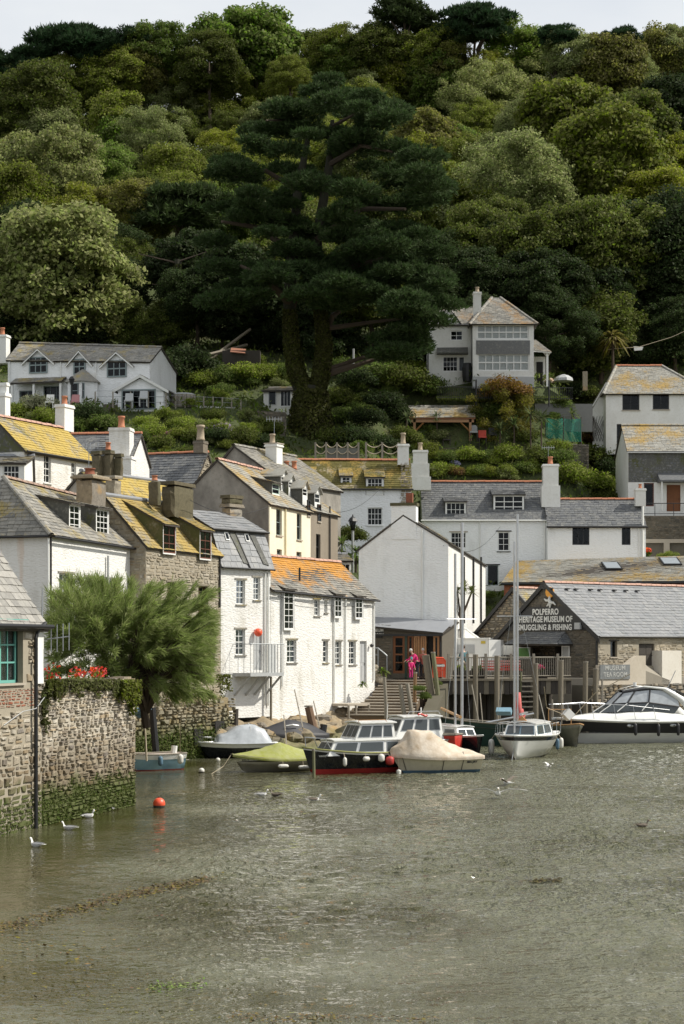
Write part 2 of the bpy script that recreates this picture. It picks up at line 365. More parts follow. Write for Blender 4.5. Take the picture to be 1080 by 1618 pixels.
def m_leaf(name, tr=.48, hv=.05, vv=1.0, rough=.6, spec=.12):
    k = NT(name); oc = k.n('ObjectInfo').outputs['Color']; i = k.n('NewGeometry').outputs['Random Per Island']; j = k.n('ObjectInfo').outputs['Random']
    w = k.n('TexWhiteNoise', _noise_dimensions='1D', W=k.math('ADD', i, 3.3)).outputs['Value']
    h = k.n('HueSaturation', Color=oc); k.set(h, 'Hue', k.math('ADD', .5 - hv / 2, k.math('MULTIPLY', i, hv))); k.set(h, 'Value', k.math('ADD', 1 - vv * .5, k.math('MULTIPLY', w, vv))); k.set(h, 'Saturation', k.math('ADD', .8, k.math('MULTIPLY', i, .35)))
    p = k.bsdf(h.outputs[0], rough); p.inputs['Specular IOR Level'].default_value = spec
    t = k.n('BsdfTranslucent'); k.set(t, 'Color', k.mix(.5, h.outputs[0], (.35, .42, .08), 'MULTIPLY')); x = k.n('MixShader'); k.set(x, 'i0', tr)
    k.set(t, 'Color', h.outputs[0]); k.set(x, 'i1', p.outputs[0]); k.set(x, 'i2', t.outputs[0]); k.t.links.new(x.outputs[0], k.out.inputs[0]); return k.m
WHITE = m_wash('whitewash', (.72, .71, .68), dirt=(.40, .37, .30), amt=.8, bump=.42)
WHITE2 = m_wash('shade_side_whitewash', (.84, .85, .85), dirt=(.42, .41, .37), amt=.34, bump=.32, course=1)  # paler, cooler copy of the whitewash that lifts walls out of the sun
WHITE_R = m_wash('rust_streaked_whitewash', (.73, .72, .69), amt=.6, rust=.75, bump=.38)
SMOOTHW = m_render('smooth_white_render', (.80, .80, .77), (.48, .45, .38), .35)
CREAM = m_render('cream_render', (.78, .74, .59), (.60, .54, .36), .3)
GREYR = m_render('grey_render', (.34, .315, .275), (.11, .10, .085), .85)
BROWNR = m_render('pebble_dash', (.26, .22, .17), (.17, .14, .105), .6)
STONE = m_stone('tan_rubble', [(.32, .26, .18), (.42, .36, .26), (.24, .21, .17), (.46, .42, .35), (.36, .27, .16), (.30, .28, .25)], lich=.5)
FSTONE = m_stone('quay_rubble', [(.48, .41, .30), (.60, .54, .44), (.33, .28, .20), (.64, .59, .50), (.45, .35, .22), (.28, .25, .22), (.54, .46, .34)], algae=(.75, 1.3), damp=(1.3, 2.7))
SEASTONE = m_stone('tidal_rubble', [(.34, .30, .20), (.22, .20, .14), (.40, .35, .24), (.28, .25, .18), (.33, .25, .12)], algae=(.9, 1.9))
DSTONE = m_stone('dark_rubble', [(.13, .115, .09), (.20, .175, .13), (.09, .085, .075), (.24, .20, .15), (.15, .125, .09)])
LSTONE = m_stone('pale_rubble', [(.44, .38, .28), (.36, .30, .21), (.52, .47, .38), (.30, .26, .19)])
BRICK = m_stone('red_brick', [(.32, .10, .05), (.38, .14, .08), (.27, .09, .05), (.36, .17, .10)])
ROCK = m_stone('shore_rock', [(.30, .24, .16), (.20, .17, .13), (.36, .28, .17), (.24, .21, .17)], algae=(.1, 1.1), lich=.6)
MORTAR = m_plain('lime_mortar', (.34, .30, .23), .95, obj=False)
DMORTAR = m_plain('dark_mortar', (.13, .115, .09), .95, obj=False)
WETSTONE = m_plain('wet_backing', (.10, .09, .06), .9, obj=False)
SL = [(.10, .105, .115), (.15, .155, .16), (.125, .13, .135), (.19, .19, .185)]
SLW = [(.20, .19, .165), (.28, .265, .23), (.16, .155, .14), (.32, .30, .26), (.24, .225, .19)]
SLATE = m_slate('blue_slate', SL)
SLATE_G = m_slate('grey_slate', [(.21, .22, .23), (.28, .285, .29), (.245, .25, .26), (.31, .31, .31)], rough=.45)
SLATE_P = m_slate('pale_slate', [(.27, .26, .235), (.34, .325, .29), (.23, .22, .20), (.38, .36, .32), (.30, .29, .27)], amt=.08)
SLATE_W = m_slate('weathered_slate', SLW, amt=.42, lich=(.40, .30, .08), moss=.15, scale=.9)
SLATE_Y = m_slate('yellow_lichen_slate', SLW, lich=(.50, .35, .055), amt=.86, moss=.4, scale=.7)
SLATE_Y2 = m_slate('lichen_mossed_slate', SLW, lich=(.42, .29, .06), amt=.74, moss=.55, scale=.8)
SLATE_O = m_slate('orange_lichen_slate', SLW, lich=(.60, .27, .025), amt=1.05, scale=.8, top=(9.25, .20))
SLATE_L = m_slate('spotted_lichen_slate', [(.30, .29, .25), (.38, .37, .33), (.25, .24, .21), (.42, .40, .35)], lich=(.46, .30, .07), amt=.52, scale=.55)
SLATE_M = m_slate('mossy_slate', [(.30, .24, .14), (.36, .30, .19), (.26, .22, .14), (.40, .33, .20)], amt=.35, moss=1.0, mosscol=(.10, .085, .012))
LEADR = m_plain('lead_sheet', (.27, .28, .30), .45, sc=2)
TERRA = m_plain('terracotta', (.46, .17, .085), .8, var=.5, obj=False, sc=3, dirt=(.30, .17, .11))
TERRA_P = m_plain('pale_terracotta', (.55, .33, .25), .8, var=.5, obj=False, sc=3)
BUFF = m_plain('buff_clay', (.42, .34, .24), .85, var=.6)
MOSSC = m_stone('mossy_stack', [(.125, .105, .06), (.15, .125, .075), (.11, .10, .05)])
PAINTW = m_plain('white_paint', (.78, .78, .75), .45, var=.12)
PAINTD = m_plain('dark_paint', (.035, .035, .035), .4)
PAINTB = m_plain('brown_paint', (.15, .055, .035), .5)
TEAL = m_plain('teal_paint', (.16, .42, .36), .45, var=.15)
SAGE = m_plain('grey_green_paint', (.22, .27, .27), .5)
GREYP = m_plain('grey_paint', (.42, .43, .43), .55, obj=False)
REDP = m_plain('red_paint', (.55, .05, .035), .4)
ORANGE = m_plain('orange_plastic', (.80, .10, .04), .4, var=.15)
BLACK = m_plain('black_iron', (.012, .012, .013), .5)
GLASS = m_glass('window_glass', .5)
GLASSD = m_glass('dark_glass', .22)
GLASSC = m_glass('clear_glass', .93)
CURT = m_plain('net_curtain', (.62, .61, .56), .9, sc=9)
SHADE_IN = m_plain('interior_shade', (.02, .018, .016), .9)  # near-black colour standing in for the shade of rooms and holes
WOODG = m_wood('weathered_timber', (.21, .18, .13))
WOODB = m_wood('brown_timber', (.23, .09, .035))
WOODR = m_wood('varnished_timber', (.42, .21, .08), .4)
WOODD = m_wood('tarred_timber', (.06, .05, .04))
PALEW = m_wood('silvered_timber', (.28, .25, .20))
ALU = m_plain('aluminium', (.52, .53, .54), .35, .85)
STEEL = m_plain('galvanised_steel', (.36, .38, .39), .5, .4)
CONC = m_plain('concrete', (.42, .37, .30), .9, obj=False, sc=2)
ROPE = m_plain('rope', (.42, .36, .26), .95)
BARK = m_plain('bark', (.075, .055, .038), .95, sc=3, bump=.8)
BARKI = m_plain('ivy_bark', (.035, .034, .02), .95, sc=3, bump=.8)
LEAF = m_leaf('foliage')
NEEDLE = m_leaf('conifer_needles', tr=.25, hv=.03, vv=.6, rough=.7, spec=.08)
FEATHER = m_leaf('feathery_foliage', tr=.45, hv=.04, vv=.5)
PETAL = m_leaf('petals', tr=.1, hv=.03, vv=.4)
GEL = m_plain('gelcoat_white', (.78, .78, .75), .25, var=.14, sc=3, coat=.4)
GELC = m_plain('gelcoat_cream', (.66, .61, .47), .35, var=.3, sc=3)
NAVY = m_plain('navy_gelcoat', (.012, .014, .018), .18, coat=.5)
BLUEB = m_plain('pale_blue_paint', (.24, .40, .50), .4)
GREENB = m_plain('dark_green_paint', (.03, .07, .06), .4)
CANVAS = m_plain('stained_canvas', (.60, .53, .44), .9, var=.85, sc=2.4, dirt=(.34, .24, .14), bump=.35, bsc=5)
TARPG = m_plain('green_tarpaulin', (.26, .28, .04), .65, var=.7, sc=3.0, dirt=(.36, .36, .20), bump=.30, bsc=5)
TARPB = m_plain('black_tarpaulin', (.03, .03, .035), .6)
VINYL = m_plain('black_canvas', (.02, .02, .022), .6)
PINK = m_plain('pink_fabric', (.62, .02, .16), .8)
SKIN = m_plain('skin', (.55, .34, .25), .6)
# ------------------------------------------------------------------ ground, water, quay
def prof(Y, pts):
    if Y <= pts[0][0]: return pts[0][1]
    for (a, za), (b, zb) in zip(pts, pts[1:]):
        if Y <= b: return za + (zb - za) * (Y - a) / (b - a)
    return pts[-1][1]
HI = [(165, 36), (200, 51), (235, 66), (262, 72), (300, 58), (420, 40)]
PL = [(60, -1.6), (93, -1.4), (98, 3), (104, 7), (110, 11), (118, 16), (126, 20.2), (128, 21.1), (134, 21.8), (145, 27), (150, 29)] + HI
PM = [(60, -1.6), (96, -1.4), (104, 2.5), (112, 3), (117, 9.5), (121, 14.5), (124.5, 17), (132, 19.2), (139, 24), (150, 29)] + HI
PR = [(60, -1.6), (112, -1.4), (115, 3), (121, 5), (129.5, 9.5), (133, 16), (135, 17.8), (138, 19.5), (140, 24), (143, 24.6), (150, 29)] + HI
PE = [(60, -1.6), (112, -1.4), (115, 3), (121, 5), (131, 9.5), (138, 15.5), (142, 19), (147, 20.5), (151, 27), (158, 32)] + HI
def ss(a, b, x):
    t = max(0, min(1, (x - a) / (b - a))); return t * t * (3 - 2 * t)
def ground(X, Y):
    a = ss(-7, -3.5, X); b = ss(1, 6.5, X); z = prof(Y, PL) * (1 - a) + prof(Y, PM) * a
    z = z * (1 - b) + prof(Y, PR) * b
    c = ss(15.5, 18.5, X) * (1 - ss(150, 158, Y)); z = z * (1 - c) + prof(Y, PE) * c
    if Y > 100: z += (noise.noise(Vector((X * .12, Y * .12, 0)))) * min(1.0, (Y - 100) / 60) * 1.6
    return z
mb = MB(); NX, NY = 130, 170
xs = [-150 + 300 * i / NX for i in range(NX + 1)]; ys = [58 + (420 - 58) * (j / NY) ** 1.35 for j in range(NY + 1)]
mb.v = [Vector((x, y, ground(x, y))) for y in ys for x in xs]
mb.f = [(j * (NX + 1) + i, j * (NX + 1) + i + 1, (j + 1) * (NX + 1) + i + 1, (j + 1) * (NX + 1) + i) for j in range(NY) for i in range(NX)]
k = NT('hillside_soil'); g = k.noise(.5, 6); c = k.ramp(g, (.3, (.04, .05, .014)), (.55, (.06, .08, .02)), (.75, (.09, .08, .035)))
z = k.sep()[2]; lo = k.n('MapRange', Value=z); k.set(lo, 'From Min', -.5); k.set(lo, 'From Max', 1.5); c = k.mix(lo.outputs[0], (.06, .05, .03), c)
k.bsdf(c, .95, k.bump(k.noise(4, 6), .8, .2)); SOIL = k.m
struct('hillside', mb, SOIL, True)
mb = MB(); mb.poly((-300, -60, -1.7), (300, -60, -1.7), (300, 130, -1.7), (-300, 130, -1.7)); struct('harbour_bed', mb, MATS['hillside_soil'])
# water: wind ripples as relief on one sheet, calmer in the lee of the harbour wall
k = NT('harbour_water'); px_ = k.sep(); X, Y = px_[0], px_[1]
lee = k.n('MapRange', Value=k.math('ADD', X, k.math('MULTIPLY', k.math('SUBTRACT', k.noise(.25, 3), .5), 3.0))); k.set(lee, 'From Min', -6.5); k.set(lee, 'From Max', -2.5)
near = k.n('MapRange', Value=k.math('ADD', Y, k.math('MULTIPLY', k.math('SUBTRACT', k.noise(.2, 3), .5), 9.0))); k.set(near, 'From Min', 29.0); k.set(near, 'From Max', 36.0); k.set(near, 'To Min', .55)
patch = k.ramp(k.noise(.16, 3, sc=(1, .7, 1)), (.3, .55), (.6, 1.0))
amp = k.math('MULTIPLY', k.math('MULTIPLY', k.math('ADD', .10, k.math('MULTIPLY', lee.outputs[0], .9)), near.outputs[0]), patch)
w1 = k.noise(3.0, 2, .5, sc=(1, .8, 1), dist=.4); w2 = k.noise(6.5, 2, .55, sc=(1, .75, 1), dist=.4); w3 = k.noise(15, 2, .5, sc=(1, .8, 1))
h = k.math('ADD', k.math('MULTIPLY', w1, .45), k.math('ADD', k.math('MULTIPLY', w2, .52), k.math('MULTIPLY', w3, .12)))
bp = k.n('Bump', Distance=.52, Height=h); k.set(bp, 'Strength', amp)
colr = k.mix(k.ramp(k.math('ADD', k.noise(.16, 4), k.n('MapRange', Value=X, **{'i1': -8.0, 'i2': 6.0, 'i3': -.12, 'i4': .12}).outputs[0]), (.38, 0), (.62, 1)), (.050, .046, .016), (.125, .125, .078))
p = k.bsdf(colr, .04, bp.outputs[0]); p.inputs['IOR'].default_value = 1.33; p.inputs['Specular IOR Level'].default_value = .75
WATER = k.m
wx = np.concatenate([[-300, -120, -50, -26], np.arange(-18, 21.01, .13), [30, 60, 140, 300]]); wy = np.concatenate([[-60, 0, 14], np.arange(21, 104, .13), [112, 125, 140]])
gx, gy = np.meshgrid(wx, wy); wr = np.random.default_rng(5); hz = np.zeros_like(gx)
for i in range(46):
    lam = .36 * 2.0 ** (wr.random() * 1.8); a_ = wr.normal() * .75 + math.pi / 2 + .35; kx, ky = math.cos(a_) * 6.283 / lam, math.sin(a_) * 6.283 / lam; hz += lam * .0055 * np.sin(kx * gx + ky * gy + wr.random() * 6.28 + .7 * np.sin(.35 * gx + .23 * gy + i))
ssn = lambda a, b, v: np.clip((v - a) / (b - a), 0, 1) ** 2 * (3 - 2 * np.clip((v - a) / (b - a), 0, 1))
wob = 1.2 * np.sin(.31 * gy + 1) + .8 * np.sin(.83 * gy + .4 * gx)
lee_ = .10 + .90 * ssn(-6.4, -2.0, gx + wob + (50 - gy) * .07); near_ = .42 + .58 * ssn(29.5, 35, gy + 1.6 * np.sin(.5 * gx) + 1.1 * np.sin(1.3 * gx + 2)); pat = .72 + .28 * np.sin(.42 * gx + .9 * np.sin(.21 * gy)) * np.sin(.17 * gy + .5 * np.sin(.3 * gx))
edge = ssn(-18, -17, gx) * (1 - ssn(20, 21, gx)) * ssn(21, 22, gy) * (1 - ssn(100, 103, gy)); hz *= lee_ * near_ * pat * edge
me = bpy.data.meshes.new('water'); nv = gx.size; nx_, ny_ = len(wx), len(wy); me.vertices.add(nv); me.vertices.foreach_set('co', np.stack([gx, gy, hz], -1).reshape(-1))
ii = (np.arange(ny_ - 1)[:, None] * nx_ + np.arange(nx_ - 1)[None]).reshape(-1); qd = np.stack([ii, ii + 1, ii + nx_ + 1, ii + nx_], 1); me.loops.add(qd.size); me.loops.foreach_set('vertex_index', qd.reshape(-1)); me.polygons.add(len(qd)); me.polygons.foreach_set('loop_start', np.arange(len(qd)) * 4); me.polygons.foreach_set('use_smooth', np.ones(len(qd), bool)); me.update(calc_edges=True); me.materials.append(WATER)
wo_ = link('water', me); wo_['kind'] = 'structure'
# quay: solid behind the jetty and under the museum
mb = MB(); QZ = 3.22
quay_plan = [(1.2, 101.0), (2.2, 102.3), (5.2, 102.6), (12.2, 103.6), (13.9, 103.2), (24, 111.3), (30, 116.2), (30, 121), (1.2, 121)]
n = len(quay_plan); mb.v = [Vector((x, y, -1.7)) for x, y in quay_plan] + [Vector((x, y, QZ)) for x, y in quay_plan]
mb.f = [tuple(range(n, 2 * n))] + [(i, (i + 1) % n, n + (i + 1) % n, n + i) for i in range(n)]
PAVE = m_plain('quay_paving', (.30, .27, .22), .9, obj=False, sc=1.5); struct('quay', mb, PAVE)
# ------------------------------------------------------------------ building kit
def windowp(root, f, u0, z0, u1, z1, cols=2, rows=3, fm=None, recess=.09, fw=.05, bar=.028, sill=None, lintel=None, glass=None, curtain=False, cut=True, o=0.0, panes=False, name='window', casements=1):
    fm = fm or PAINTW; glass = glass or GLASS; oo = o - recess; mb = MB(); d0, d1 = oo - .05, oo
    if not cut: d0, d1 = o + .004, o + .05; oo = d1
    fbox(mb, f, u0, u1, z0, z0 + fw, d0, d1); fbox(mb, f, u0, u1, z1 - fw, z1, d0, d1); fbox(mb, f, u0, u0 + fw, z0 + fw, z1 - fw, d0, d1); fbox(mb, f, u1 - fw, u1, z0 + fw, z1 - fw, d0, d1)
    for c in range(1, cols):
        u = u0 + fw + (u1 - u0 - 2 * fw) * c / cols; b = bar if (casements < 2 or c % (cols // casements)) else fw
        fbox(mb, f, u - b / 2, u + b / 2, z0 + fw, z1 - fw, d0 + .006, d1 - .006)
    for r in range(1, rows):
        z = z0 + fw + (z1 - z0 - 2 * fw) * r / rows; b = bar if not (casements == 1 and rows % 2 == 0 and r == rows // 2) else bar * 1.4
        fbox(mb, f, u0 + fw, u1 - fw, z - b / 2, z + b / 2, d0 + .01, d1 - .01)
    w = part(root, name, mb, fm)
    pz = d0 + .022 if cut else d0 + .025
    if panes:
        for c in range(cols):
            for r in range(rows):
                a = u0 + fw + (u1 - u0 - 2 * fw) * c / cols; b = u0 + fw + (u1 - u0 - 2 * fw) * (c + 1) / cols; e = z0 + fw + (z1 - z0 - 2 * fw) * r / rows; g = z0 + fw + (z1 - z0 - 2 * fw) * (r + 1) / rows
                part(w, 'pane', fbox(MB(), f, a, b, e, g, pz - .003, pz + .003), glass)
    else: part(w, 'pane', fbox(MB(), f, u0 + fw, u1 - fw, z0 + fw, z1 - fw, pz - .003, pz + .003), glass)
    if not cut: part(w, 'window_shade_sheet', fbox(MB(), f, u0 + .01, u1 - .01, z0 + .01, z1 - .01, o - .03, o + .008), SHADE_IN)  # flat dark sheet in place of the unlit room behind uncut windows
    if curtain:
        mc = MB(); zc = z0 + fw; oc = pz - .06
        if not cut: oc = o + .012
        for (a, b) in ((u0 + fw, u0 + fw + (u1 - u0) * .26), (u1 - fw - (u1 - u0) * .26, u1 - fw)) if curtain != 'full' else ((u0 + fw, u1 - fw),):
            k = 6
            for i in range(k):
                a0, a1 = a + (b - a) * i / k, a + (b - a) * (i + 1) / k; w0 = .015 * (i % 2); w1 = .015 * ((i + 1) % 2)
                mc.poly(f.P(a0, zc, oc - w0), f.P(a1, zc, oc - w1), f.P(a1, z1 - fw, oc - w1), f.P(a0, z1 - fw, oc - w0))
        part(w, 'curtain', mc, CURT)
    if sill: part(w, 'sill', fbox(MB(), f, u0 - .06, u1 + .06, z0 - .06, z0 - .001, o - .12, o + .07), sill)
    if lintel: part(w, 'lintel', fbox(MB(), f, u0 - .12, u1 + .12, z1 + .001, z1 + .075, o - .1, o + .035), lintel)
    return w
def chimney(root, px0, px1, pyt, pyb, Y, f, m, depth=.55, pots=(), cap=.06, capm=None, steps=1, name='chimney'):
    s = FOC / Y; w = (px1 - px0) / s; c = C((px0 + px1) / 2, 0, Y); zt = EYE + (YH - pyt) / s; zb = EYE + (YH - pyb) / s; u = f.u3(); v = -f.n3(); mb = MB()
    w = w / max(.5, abs(u.x) + abs(v.x) * depth / max(w, .1)) if abs(u.x) < .9 else w
    rough = m in (MOSSC, STONE, LSTONE)
    def blk(a, b, z0, z1, mm=mb): (lump if rough and z1 - z0 > .1 else MB.obox)(mm, Vector((c.x, c.y, z0)) - u * a / 2 - v * b / 2, u * a, v * b, (0, 0, z1 - z0))
    hs = [zb + (zt - zb) * i / steps for i in range(steps + 1)]
    for i in range(steps): blk(w * (1 + .22 * (steps - 1 - i)), depth * (1 + .12 * (steps - 1 - i)), hs[i], hs[i + 1] - (.16 if i == steps - 1 else 0) * (1 if cap else 0))
    if cap: blk(w + cap * 2, depth + cap * 2, zt - .16, zt - .08); blk(w + cap, depth + cap, zt - .08, zt)
    ch = part(root, name, mb, m)
    if capm: k = MB(); blk(w + cap * 2.4, depth + cap * 2.4, zt, zt + .05, k); part(ch, 'cap', k, capm)
    for (du, r, h, pm) in pots:
        o = Vector((c.x, c.y, zt + .03)) + u * du
        part(ch, 'chimney_pot', MB().lathe([(r * 1.15, 0), (r * 1.1, h * .12), (r, h * .16), (r * .88, h * .82), (r * 1.12, h * .86), (r * 1.1, h), (r * .7, h), (r * .7, h * .7)], o, 10), pm, True)
    return ch
class House:
    def __init__(s, name, label, f, D, zb, m, group=None, cat='house'):
        s.f = f; s.D = D; s.zb = zb; s.m = m; A, B, v = f.A, f.B, -f.n
        s.face = {'front': f, 'right': Fac(B, B + v * D), 'back': Fac(B + v * D, A + v * D), 'left': Fac(A + v * D, A)}
        mid = (A + B) / 2; s.root = thing(name, label, cat, (mid.x, mid.y, zb), group); s.h = {k: [] for k in s.face}; s.w = []
        s.mats = {}
    def rect(s, face, px0, py0, px1, py1, o=0.0):
        f = s.face[face] if isinstance(face, str) else face
        if o: f = Fac(f.A + f.n * o, f.B + f.n * o)
        a = f.at(px0, (py0 + py1) / 2)[0]; b = f.at(px1, (py0 + py1) / 2)[0]; pm = (px0 + px1) / 2
        return a, f.at(pm, py1)[1], b, f.at(pm, py0)[1]
    def win(s, px0, py0, px1, py1, cols=2, rows=3, face='front', **kw):
        r = s.rect(face, px0, py0, px1, py1); s.h[face].append(r); s.w.append((face, r, cols, rows, kw)); return s
    def door(s, px0, py0, px1, py1, m, face='front', glass=False, recess=.12):
        r = s.rect(face, px0, py0, px1, py1); s.h[face].append(r); f = s.face[face]
        d = part(s.root, 'door', fbox(MB(), f, r[0], r[2], r[1], r[3], -recess - .05, -recess), m)
        mb = MB(); w = r[2] - r[0]
        for a, b in ((.1, .45), (.55, .9)):
            for c, e in ((.06, .42), (.5, .93)): fbox(mb, f, r[0] + w * a, r[0] + w * b, r[1] + (r[3] - r[1]) * c, r[1] + (r[3] - r[1]) * e, -recess, -recess + .012)
        part(d, 'panel', mb, GLASSD if glass else m, label=None)
        part(d, 'handle', MB().ball(f.P(r[0] + w * .9, r[1] + (r[3] - r[1]) * .47, -recess + .03), .03), BLACK)
        return s
    def walls(s, pf, prt, pb, pl, only=None):
        for k, p in (('front', pf), ('right', prt), ('back', pb), ('left', pl)):
            if p is None: continue
            part(s.root, 'wall', wall_mb(MB(), s.face[k], s.zb, p, s.h[k]), s.mats.get(k, s.m))
        for face, r, c, rr, kw in s.w:
            p = dict(front=pf, right=prt, back=pb, left=pl)[face]; cut = r[3] < min(z for _, z in p) - .02
            windowp(s.root, s.face[face], *r, cols=c, rows=rr, cut=cut, **kw)
    def deck(s, planes, m, slm, ridge=None, rm=None, sw=.30, se=.20, indiv=0, th=.09, verge=None):
        rf = None; mb = MB()
        for EL, ER, RR, RL in planes:
            n = (Vector(ER) - Vector(EL)).cross(Vector(RL) - Vector(EL)); n = n if n.length > 1e-6 else (Vector(RR) - Vector(ER)).cross(Vector(EL) - Vector(ER)); n.normalize(); n = n if n.z > 0 else -n
            q = [Vector(p) - n * th for p in (EL, ER, RR, RL)] + [Vector(p) - n * .012 for p in (EL, ER, RR, RL)]; mb.hexa(q)
        rf = part(s.root, 'roof', mb, m); slates(rf, planes, slm, sw, se, indiv)
        if ridge: ridge_tiles(rf, ridge[0], ridge[1], rm or TERRA)
        s.roof = rf; return rf
    def gable_u(s, ze, zr, vr=None, slm=None, ov=.16, vg=.1, hipL=0, hipR=0, rm=None, ridge=True, deckm=None, back=True, zeb=None, **kw):
        f, W, D = s.f, s.f.W, s.D; vr = D / 2 if vr is None else vr; zl, z2 = ze if hasattr(ze, '__len__') else (ze, ze); ra, rb = zr if hasattr(zr, '__len__') else (zr, zr)
        zbl, zbr = (zl, z2) if zeb is None else (zeb, zeb)
        s.par = (zl, z2, ra, rb, vr)
        sideR = [(0, z2), (vr, rb), (D, zbr)] if not hipR else [(0, z2), (D, zbr)]; sideL = [(0, zbl), (D - vr, ra), (D, zl)] if not hipL else [(0, zbl), (D, zl)]
        if vr >= D - 1e-6: sideR = [(0, z2), (D, rb)]; sideL = [(0, ra), (D, zl)]
        s.walls([(0, zl), (W, z2)], sideR, [(0, zbr if vr < D - 1e-6 else rb), (W, zbl if vr < D - 1e-6 else ra)], sideL)
        pl = (ra - zl) / vr; pr = (rb - z2) / vr
        EL, ER = f.P(-vg if not hipL else -ov, zl - pl * ov, ov), f.P(W + (vg if not hipR else ov), z2 - pr * ov, ov); RL, RR = f.P(-vg if not hipL else hipL, ra, -vr), f.P(W + vg if not hipR else W - hipR, rb, -vr)
        planes = [(EL, ER, RR, RL)]
        if vr < D - 1e-6:
            q = (ra - zbl) / (D - vr); BL, BR = f.P(-vg if not hipL else -ov, zbl - q * ov, -D - ov), f.P(W + (vg if not hipR else ov), zbr - q * ov, -D - ov)
            planes.append((BR, BL, RL, RR))
            if hipL: planes.append((BL, EL, RL, RL))
            if hipR: planes.append((ER, BR, RR, RR))
        up = Vector((0, 0, .05)); s.deck(planes, deckm or WOODD, slm, (RL + up, RR + up) if ridge else None, rm, **kw)
        if hipL: ridge_tiles(s.roof, EL + up * .6, RL + up, slm)
        if hipR: ridge_tiles(s.roof, ER + up * .6, RR + up, slm)
        return s
    def gable_v(s, ze, zr, ur=None, slm=None, ov=.16, vg=.12, rm=None, deckm=None, back=None, ridge=True, **kw):
        f, W, D = s.f, s.f.W, s.D; ur = W / 2 if ur is None else ur; zl, z2 = ze; bl, b2, br = back or (zl, z2, zr); s.par = None
        s.walls([(0, zl), (ur, zr), (W, z2)], [(0, z2), (D, b2)], [(0, b2), (W - ur, br), (W, bl)], [(0, bl), (D, zl)])
        pl = (zr - zl) / ur; pr = (zr - z2) / (W - ur)
        RF, RB = f.P(ur, zr, vg), f.P(ur, br, -D - vg)
        planes = [(f.P(W + ov, z2 - pr * ov, vg), f.P(W + ov, b2 - pr * ov, -D - vg), RB, RF), (f.P(-ov, bl - pl * ov, -D - vg), f.P(-ov, zl - pl * ov, vg), RF, RB)]
        up = Vector((0, 0, .05)); s.deck(planes, deckm or WOODD, slm, (RF + up, RB + up) if ridge else None, rm, **kw); return s
    def dormer(s, px0, py0, px1, py1, cols, rows, v0=.2, pitch2=.3, face='front', par=None, fm=None, chm=None, slm=None, gab=False, fwall=None, margin=.06, **kw):
        f0 = s.face[face]; f = Fac(f0.A - f0.n * v0, f0.B - f0.n * v0); u0, z0, u1, z1 = s.rect(f, px0, py0, px1, py1)
        zl, z2, ra, rb, vr = par or s.par; t = (u0 + u1) / 2 / f0.W; ze = zl + (z2 - zl) * t; zr = ra + (rb - ra) * t; p = (zr - ze) / vr
        zt = z1 + margin; v = (zt - pitch2 * v0 - ze) / max(.15, p - pitch2); v = min(v, vr * 1.0); zb = zt + pitch2 * (v - v0)
        a, b = u0 - margin, u1 + margin; zlo = min(z0 - margin, ze + p * v0) if v0 > 0 else z0 - margin; mb = MB(); q = -(v - v0)
        for u in (a, b):
            e = .03 if u == a else -.03
            mb.add([f.P(u, zlo, 0), f.P(u, zt, 0), f.P(u, zb, q), f.P(u, ze + p * max(v0, 0) * 1.0 if v0 > 0 else zlo, min(0, -v0 * 0)), f.P(u + e, zlo, 0), f.P(u + e, zt, 0), f.P(u + e, zb, q)], [(0, 1, 2), (4, 6, 5), (0, 4, 5, 1)])
        d = part(s.root, 'dormer', mb, chm or DSLATE)
        fr = MB(); wall_mb(fr, f, zlo, [(a, zt), (b, zt)], [(u0, z0, u1, z1 - .025)], rev=.08); part(d, 'dormer_front', fr, fwall or PAINTW)
        windowp(d, f, u0, z0, u1, z1 - .025, cols, rows, fm, recess=.03, name='dormer_window', **kw) if False else None
        mbw = MB(); fw, bar = kw.get('fw', .05), kw.get('bar', .03); d0, d1 = -.06, -.015; zt2 = z1 - .025
        fbox(mbw, f, u0, u1, z0, z0 + fw, d0, d1); fbox(mbw, f, u0, u1, zt2 - fw, zt2, d0, d1); fbox(mbw, f, u0, u0 + fw, z0 + fw, zt2 - fw, d0, d1); fbox(mbw, f, u1 - fw, u1, z0 + fw, zt2 - fw, d0, d1)
        for c in range(1, cols): u = u0 + fw + (u1 - u0 - 2 * fw) * c / cols; fbox(mbw, f, u - bar / 2, u + bar / 2, z0 + fw, zt2 - fw, d0 + .006, d1 - .006)
        for r in range(1, rows): zz = z0 + fw + (zt2 - z0 - 2 * fw) * r / rows; fbox(mbw, f, u0 + fw, u1 - fw, zz - bar / 2, zz + bar / 2, d0 + .01, d1 - .01)
        part(d, 'dormer_window', mbw, fm or PAINTW); part(d, 'pane', fbox(MB(), f, u0 + fw, u1 - fw, z0 + fw, zt2 - fw, d0 + .02, d0 + .026), kw.get('glass', GLASS)); part(d, 'room_shade_sheet', fbox(MB(), f, u0, u1, z0, zt2, d0 - .3, d0 - .28), SHADE_IN)  # dark sheet behind the pane stands for the unlit dormer room
        slm = slm or s.slm; ev = .14
        if gab:
            zr2 = zt + gab; m = (a + b) / 2; fr = MB(); fr.poly(f.P(a, zt, 0), f.P(b, zt, 0), f.P(m, zr2, 0)); part(d, 'gable', fr, fwall or PAINTW)
            pl = [(f.P(a - .12, zt - .08, ev), f.P(m, zr2 + .03, ev), f.P(m, zr2 + .03, q), f.P(a - .12, zt - .08, q)), (f.P(b + .12, zt - .08, ev), f.P(m, zr2 + .03, ev), f.P(m, zr2 + .03, q), f.P(b + .12, zt - .08, q))]
            bb = MB()
            for P_ in pl:
                A_, B_, C_, D_ = P_; bb.hexa([A_ - Vector((0, 0, .06)), B_ - Vector((0, 0, .06)), C_ - Vector((0, 0, .06)), D_ - Vector((0, 0, .06)), A_, B_, C_, D_])
